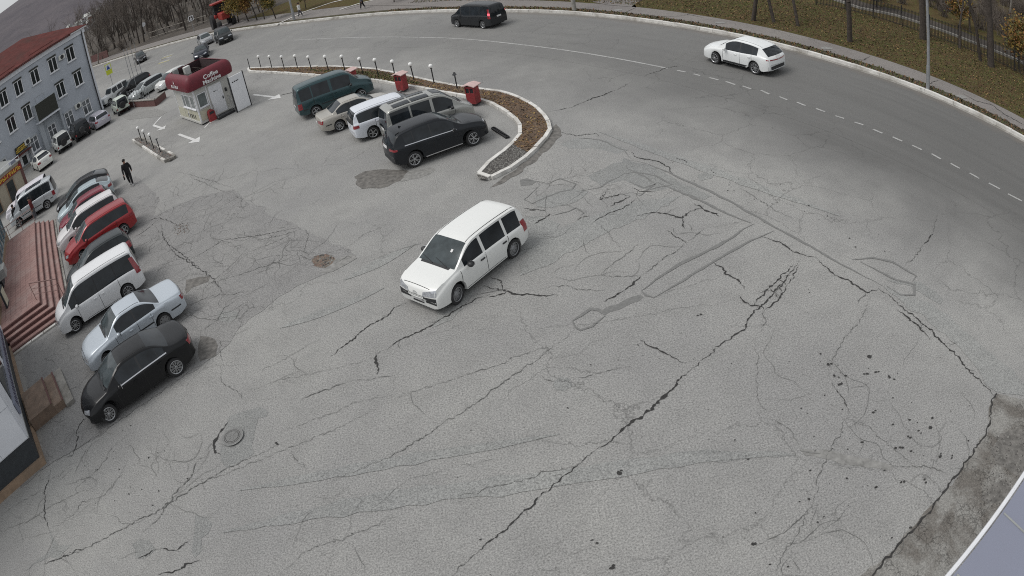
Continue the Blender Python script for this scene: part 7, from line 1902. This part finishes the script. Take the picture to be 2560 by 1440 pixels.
# red tractor on the roadside
tq = (-32.14, 91.62)
trc = empty('red_tractor', (tq[0], tq[1], 0), R(300)); trc.scale = (1.3, 1.3, 1.4); tag(trc, 'red tractor with black wheels behind the black off-road car', 'tractor')
M['tractor'] = simple('tractor_red', (0.26, 0.025, 0.018), .5, var=.15)
MB().box(.3, 2.6, -.45, .45, 1.0, 1.75).build('bonnet', M['tractor'], trc, bevel=.08)
MB().box(-1.2, .3, -.8, .8, 1.2, 1.6).build('mudguards', M['tractor'], trc, bevel=.1)
MB().box(-1.0, .28, -.7, .7, 1.6, 2.7).build('cab', M['glass'], trc, bevel=.05); MB().box(-1.15, .45, -.85, .85, 2.7, 2.9).build('cab_roof', M['tractor'], trc, bevel=.06)
for x_, r_, y_ in ((-.6, .85, .95), (2.1, .5, .8)):
    for s_ in (-1, 1):
        mb = MB().lathe([(r_ * .5, -.2), (r_ * .95, -.22), (r_, -.1), (r_, .1), (r_ * .95, .22), (r_ * .5, .2), (.02, .12)], 18, 0, Matrix.Rotation(R(-90) * s_, 4, 'X')); mb.build('wheel', M['tyre'], trc, True, 40, loc=(x_, s_ * y_, r_))
MB().tube((1.6, .2, 1.75), (1.6, .2, 2.7), .05, n=8).build('exhaust', M['pole_black'], trc)

# lawn litter
lp = [tuple(KC[i] + NO[i] * 3.3) for i in range(10, LEFT)] + [tuple(KC[i] + NO[i] * 16) for i in range(LEFT - 1, 9, -1)]
litter('fallen_leaves', [tuple(KC[i] + NO[i] * 3.2) for i in range(8, 60)] + [tuple(KC[i] + NO[i] * 15) for i in range(59, 7, -1)], 16000, .035, .08, .175, ln, ['leaf_a', 'leaf_b', 'leaf_c', 'leaf_c', 'leaf_a'])
litter('grass', [tuple(KC[i] + NO[i] * 3.2) for i in range(8, 60)] + [tuple(KC[i] + NO[i] * 13) for i in range(59, 7, -1)], 30000, .025, .055, .19, ln, ['grass', 'grass', 'leaf_c'], tilt=1.6)
litter('grass', [tuple(KC[i] + NO[i] * .2) for i in range(8, 60)] + [tuple(KC[i] + NO[i] * 1.15) for i in range(59, 7, -1)], 4000, .03, .08, .16, ln, ['grass', 'leaf_c', 'leaf_a'], tilt=1.5)

# ================================================================ distant hill and the town at its foot
def hill_mat():
    m, t, p = nt('wooded_hill'); v = pos(t)
    c = ramp(t, noise(t, v, .02, 6, .65), [(0.35, (0.070, 0.062, 0.072)), (0.65, (0.105, 0.092, 0.10))])
    c = mix(t, .5, c, ramp(t, noise(t, v, .25, 4, .8), [(0.3, (.5, .5, .5)), (0.7, (1.3, 1.3, 1.3))]), 'MULTIPLY')
    L(t, c, p.inputs['Base Color']); p.inputs['Roughness'].default_value = 1; return m
M['hill'] = hill_mat()
hm_ = MB(); nh = 90
for i in range(nh + 1):
    an = R(-75 + 130 * i / nh)
    dg2 = math.degrees(an); top_ = 60 + (62 / (1 + math.exp((dg2 + 30) / 3))) + (2.5 if dg2 < -34 else 8) * math.sin(i * .7)
    for j, (dd_, f) in enumerate(((480, 0), (700, .35), (950, .75), (1200, 1.0), (1500, .9))):
        z_ = top_ * f * 1.0 - 2 + (3 * math.sin(i * 1.7 + j * 2) if f > 0 else 0)
        hm_.v.append((dd_ * math.sin(an), dd_ * math.cos(an), z_))
for i in range(nh):
    for j in range(4): a_ = i * 5 + j; hm_.f.append((a_, a_ + 1, a_ + 6, a_ + 5)); hm_.m.append(0)
tag(hm_.build('hill', M['hill'], None, True), kind='structure')
M['far_wall'] = simple('distant_house_wall', (0.42, 0.42, 0.43), .9, var=.1)
for i in range(44):
    an = R(-34.2 + 4.6 * i / 44 + rnd.uniform(-.1, .1)); dd_ = rnd.uniform(430, 520); s_ = rnd.uniform(1.8, 3.6); zz_ = rnd.uniform(-1, 7) * (dd_ - 380) / 120
    r_ = empty('distant_house', (dd_ * math.sin(an), dd_ * math.cos(an), zz_), rnd.uniform(0, 3)); tag(r_, 'tiny pale house in the settlement at the foot of the distant hill', 'house', 'houses at the foot of the hill')
    MB().box(-s_, s_, -s_ * .6, s_ * .6, -4, 3.2).build('wall', M['far_wall'], r_)
    rr2 = MB(); 
    for q in (((-s_, -s_ * .7, 3.2), (s_, -s_ * .7, 3.2), (s_, 0, 5.4), (-s_, 0, 5.4)), ((s_, s_ * .7, 3.2), (-s_, s_ * .7, 3.2), (-s_, 0, 5.4), (s_, 0, 5.4)), ((-s_, s_ * .7, 3.2), (-s_, -s_ * .7, 3.2), (-s_, 0, 5.4)), ((s_, -s_ * .7, 3.2), (s_, s_ * .7, 3.2), (s_, 0, 5.4))): rr2.poly(q)
    rr2.build('roof', M['metal_box'] if i % 3 else M['roof_red'], r_)

# ================================================================ people
def person(loc, rz, label, J, rad, cols, h=1.75, extra=None):
    r_ = empty('person', (loc[0], loc[1], loc[2] if len(loc) > 2 else 0), rz); tag(r_, label, 'person')
    names = list(J); me = bpy.data.meshes.new('body')
    E_ = [('pelvis', 'chest'), ('chest', 'neck'), ('neck', 'head'), ('head', 'crown'), ('chest', 'shl'), ('shl', 'ell'), ('ell', 'wrl'), ('wrl', 'hal'), ('chest', 'shr'), ('shr', 'elr'), ('elr', 'wrr'), ('wrr', 'har'), ('pelvis', 'hil'), ('hil', 'knl'), ('knl', 'anl'), ('anl', 'tol'), ('pelvis', 'hir'), ('hir', 'knr'), ('knr', 'anr'), ('anr', 'tor')]
    me.from_pydata([J[n_] for n_ in names], [(names.index(a_), names.index(b_)) for a_, b_ in E_], [])
    tmp = bpy.data.objects.new('tmp', me); COL.objects.link(tmp)
    md = tmp.modifiers.new('skin', 'SKIN'); md.use_smooth_shade = True
    for i, n_ in enumerate(names):
        d_ = me.skin_vertices[0].data[i]; rr_ = rad[n_]; d_.radius = rr_ if isinstance(rr_, tuple) else (rr_, rr_); d_.use_root = (n_ == 'pelvis')
    tmp.modifiers.new('sub', 'SUBSURF').levels = 2
    dg = bpy.context.evaluated_depsgraph_get(); dg.update()
    m2 = bpy.data.meshes.new_from_object(tmp.evaluated_get(dg)); bpy.data.objects.remove(tmp)
    m2.materials.clear()
    for c_ in cols: m2.materials.append(c_)      # 0 jacket 1 trousers 2 skin 3 shoes
    hz = J['pelvis'][2] - .08; nz = J['neck'][2] + .03; wl, wr_ = Vector(J['wrl']), Vector(J['wrr'])
    for p_ in m2.polygons:
        c_ = p_.center; k = 0
        if c_.z > nz and (c_ - Vector(J['head'])).length < .22: k = 2
        elif (c_ - Vector(J['hal'])).length < .09 or (c_ - Vector(J['har'])).length < .09: k = 2
        elif c_.z < hz and abs(c_.y) < .26 and (c_ - wl).length > .1 and (c_ - wr_).length > .1: k = 3 if min((c_ - Vector(J['anl'])).length, (c_ - Vector(J['anr'])).length, (c_ - Vector(J['tol'])).length, (c_ - Vector(J['tor'])).length) < .1 else 1
        p_.material_index = k; p_.use_smooth = True
    o = bpy.data.objects.new('body', m2); COL.objects.link(o); o.parent = r_
    hd = Vector(J['crown'])
    MB().sphere((hd.x - .02, hd.y, hd.z + .01), .13, 14, 0, (1.0, .88, .78)).build('hair', M['hair'], r_, True)
    MB().sphere((J['head'][0] + .10, J['head'][1], J['head'][2] + .02), .018, 6, 0, (1, 1, 1.6)).build('nose', M['skin'], r_, True)
    for s_ in (-1, 1):
        for f_ in range(5):
            q = Vector(J['hal'] if s_ > 0 else J['har']); off = Vector(((f_ - 2) * .018, 0, -.02))
            if f_ == 4: continue
            MB().tube(q + off, q + off + Vector((.006, s_ * -.008, -.06 - .008 * (f_ in (1, 2)))), .009, .006, 5).build('finger', M['skin'], r_)
        q = Vector(J['hal'] if s_ > 0 else J['har']); MB().tube(q + Vector((.03, 0, .0)), q + Vector((.055, s_ * -.01, -.04)), .01, .007, 5).build('thumb', M['skin'], r_)
    if extra: extra(r_)
    return r_
M['hair'] = simple('dark_hair', (0.015, 0.012, 0.01), .8)
M['black_cloth'] = simple('black_cloth', (0.014, 0.014, 0.016), .95, var=.3)
M['white_cloth'] = simple('white_cloth', (0.6, 0.6, 0.58), .9, var=.1)
M['grey_cloth'] = simple('grey_cloth', (0.09, 0.09, 0.1), .95, var=.2)
M['dark_red_cloth'] = simple('dark_red_cloth', (0.12, 0.02, 0.02), .95, var=.2)
M['shoe'] = simple('shoes', (0.3, 0.3, 0.3), .7)
def pose(st=.3, arm=.25, w_=1.0):
    return {'pelvis': (0, 0, .95), 'chest': (.03, 0, 1.25), 'neck': (.05, 0, 1.47), 'head': (.075, 0, 1.60), 'crown': (.075, 0, 1.69),
            'shl': (.03, .19, 1.40), 'ell': (.03 - arm * .5, .27, 1.12), 'wrl': (.06 - arm * .6, .28, .87), 'hal': (.07 - arm * .6, .275, .80),
            'shr': (.03, -.19, 1.40), 'elr': (.02 + arm * .3, -.27, 1.13), 'wrr': (.12 + arm * .7, -.26, .90), 'har': (.14 + arm * .7, -.25, .83),
            'hil': (0, .10, .90), 'knl': (st * .45, .10, .50), 'anl': (st * .9, .10, .07), 'tol': (st * .9 + .17, .11, .04),
            'hir': (0, -.10, .90), 'knr': (-st * .15, -.10, .49), 'anr': (-st * .95, -.10, .12), 'tor': (-st * .95 + .15, -.11, .04)}
RAD = {'pelvis': (.19, .15), 'chest': (.22, .16), 'neck': .06, 'head': (.10, .115), 'crown': (.08, .09), 'shl': .10, 'ell': .075, 'wrl': .052, 'hal': .036, 'shr': .10, 'elr': .075, 'wrr': .052, 'har': .036, 'hil': .125, 'knl': .09, 'anl': .06, 'tol': .035, 'hir': .125, 'knr': .09, 'anr': .06, 'tor': .035}
def bag(r_): MB().box(-.02, .16, -.36, -.28, .55, .80).build('bag', M['black_cloth'], r_, bevel=.02)
person((-20.70, 34.20), R(-65), 'person in black jacket and trousers walking across the lot with a small dark bag', pose(), RAD, [M['black_cloth'], M['black_cloth'], M['skin'], M['shoe']], extra=bag)
person((*(-17.37, 76.14), .16), R(-20), 'person in a white jacket and dark trousers walking on the far pavement', pose(.25), RAD, [M['white_cloth'], M['grey_cloth'], M['skin'], M['shoe']])
person((*(-9.32, 69.37), .18), R(160), 'person in dark clothes on the path, cut by the top edge', pose(.25), RAD, [M['grey_cloth'], M['black_cloth'], M['skin'], M['shoe']])
person((*(-32.29, 34.92), 0), R(160), 'person in black standing beside the front of the silver minivan', pose(.05, .1), RAD, [M['black_cloth'], M['black_cloth'], M['skin'], M['shoe']])
person((*(-30.24, 34.87), 0), R(200), 'person in dark red behind the terrace railing next to the silver minivan', pose(.05, .1), RAD, [M['dark_red_cloth'], M['grey_cloth'], M['skin'], M['shoe']])
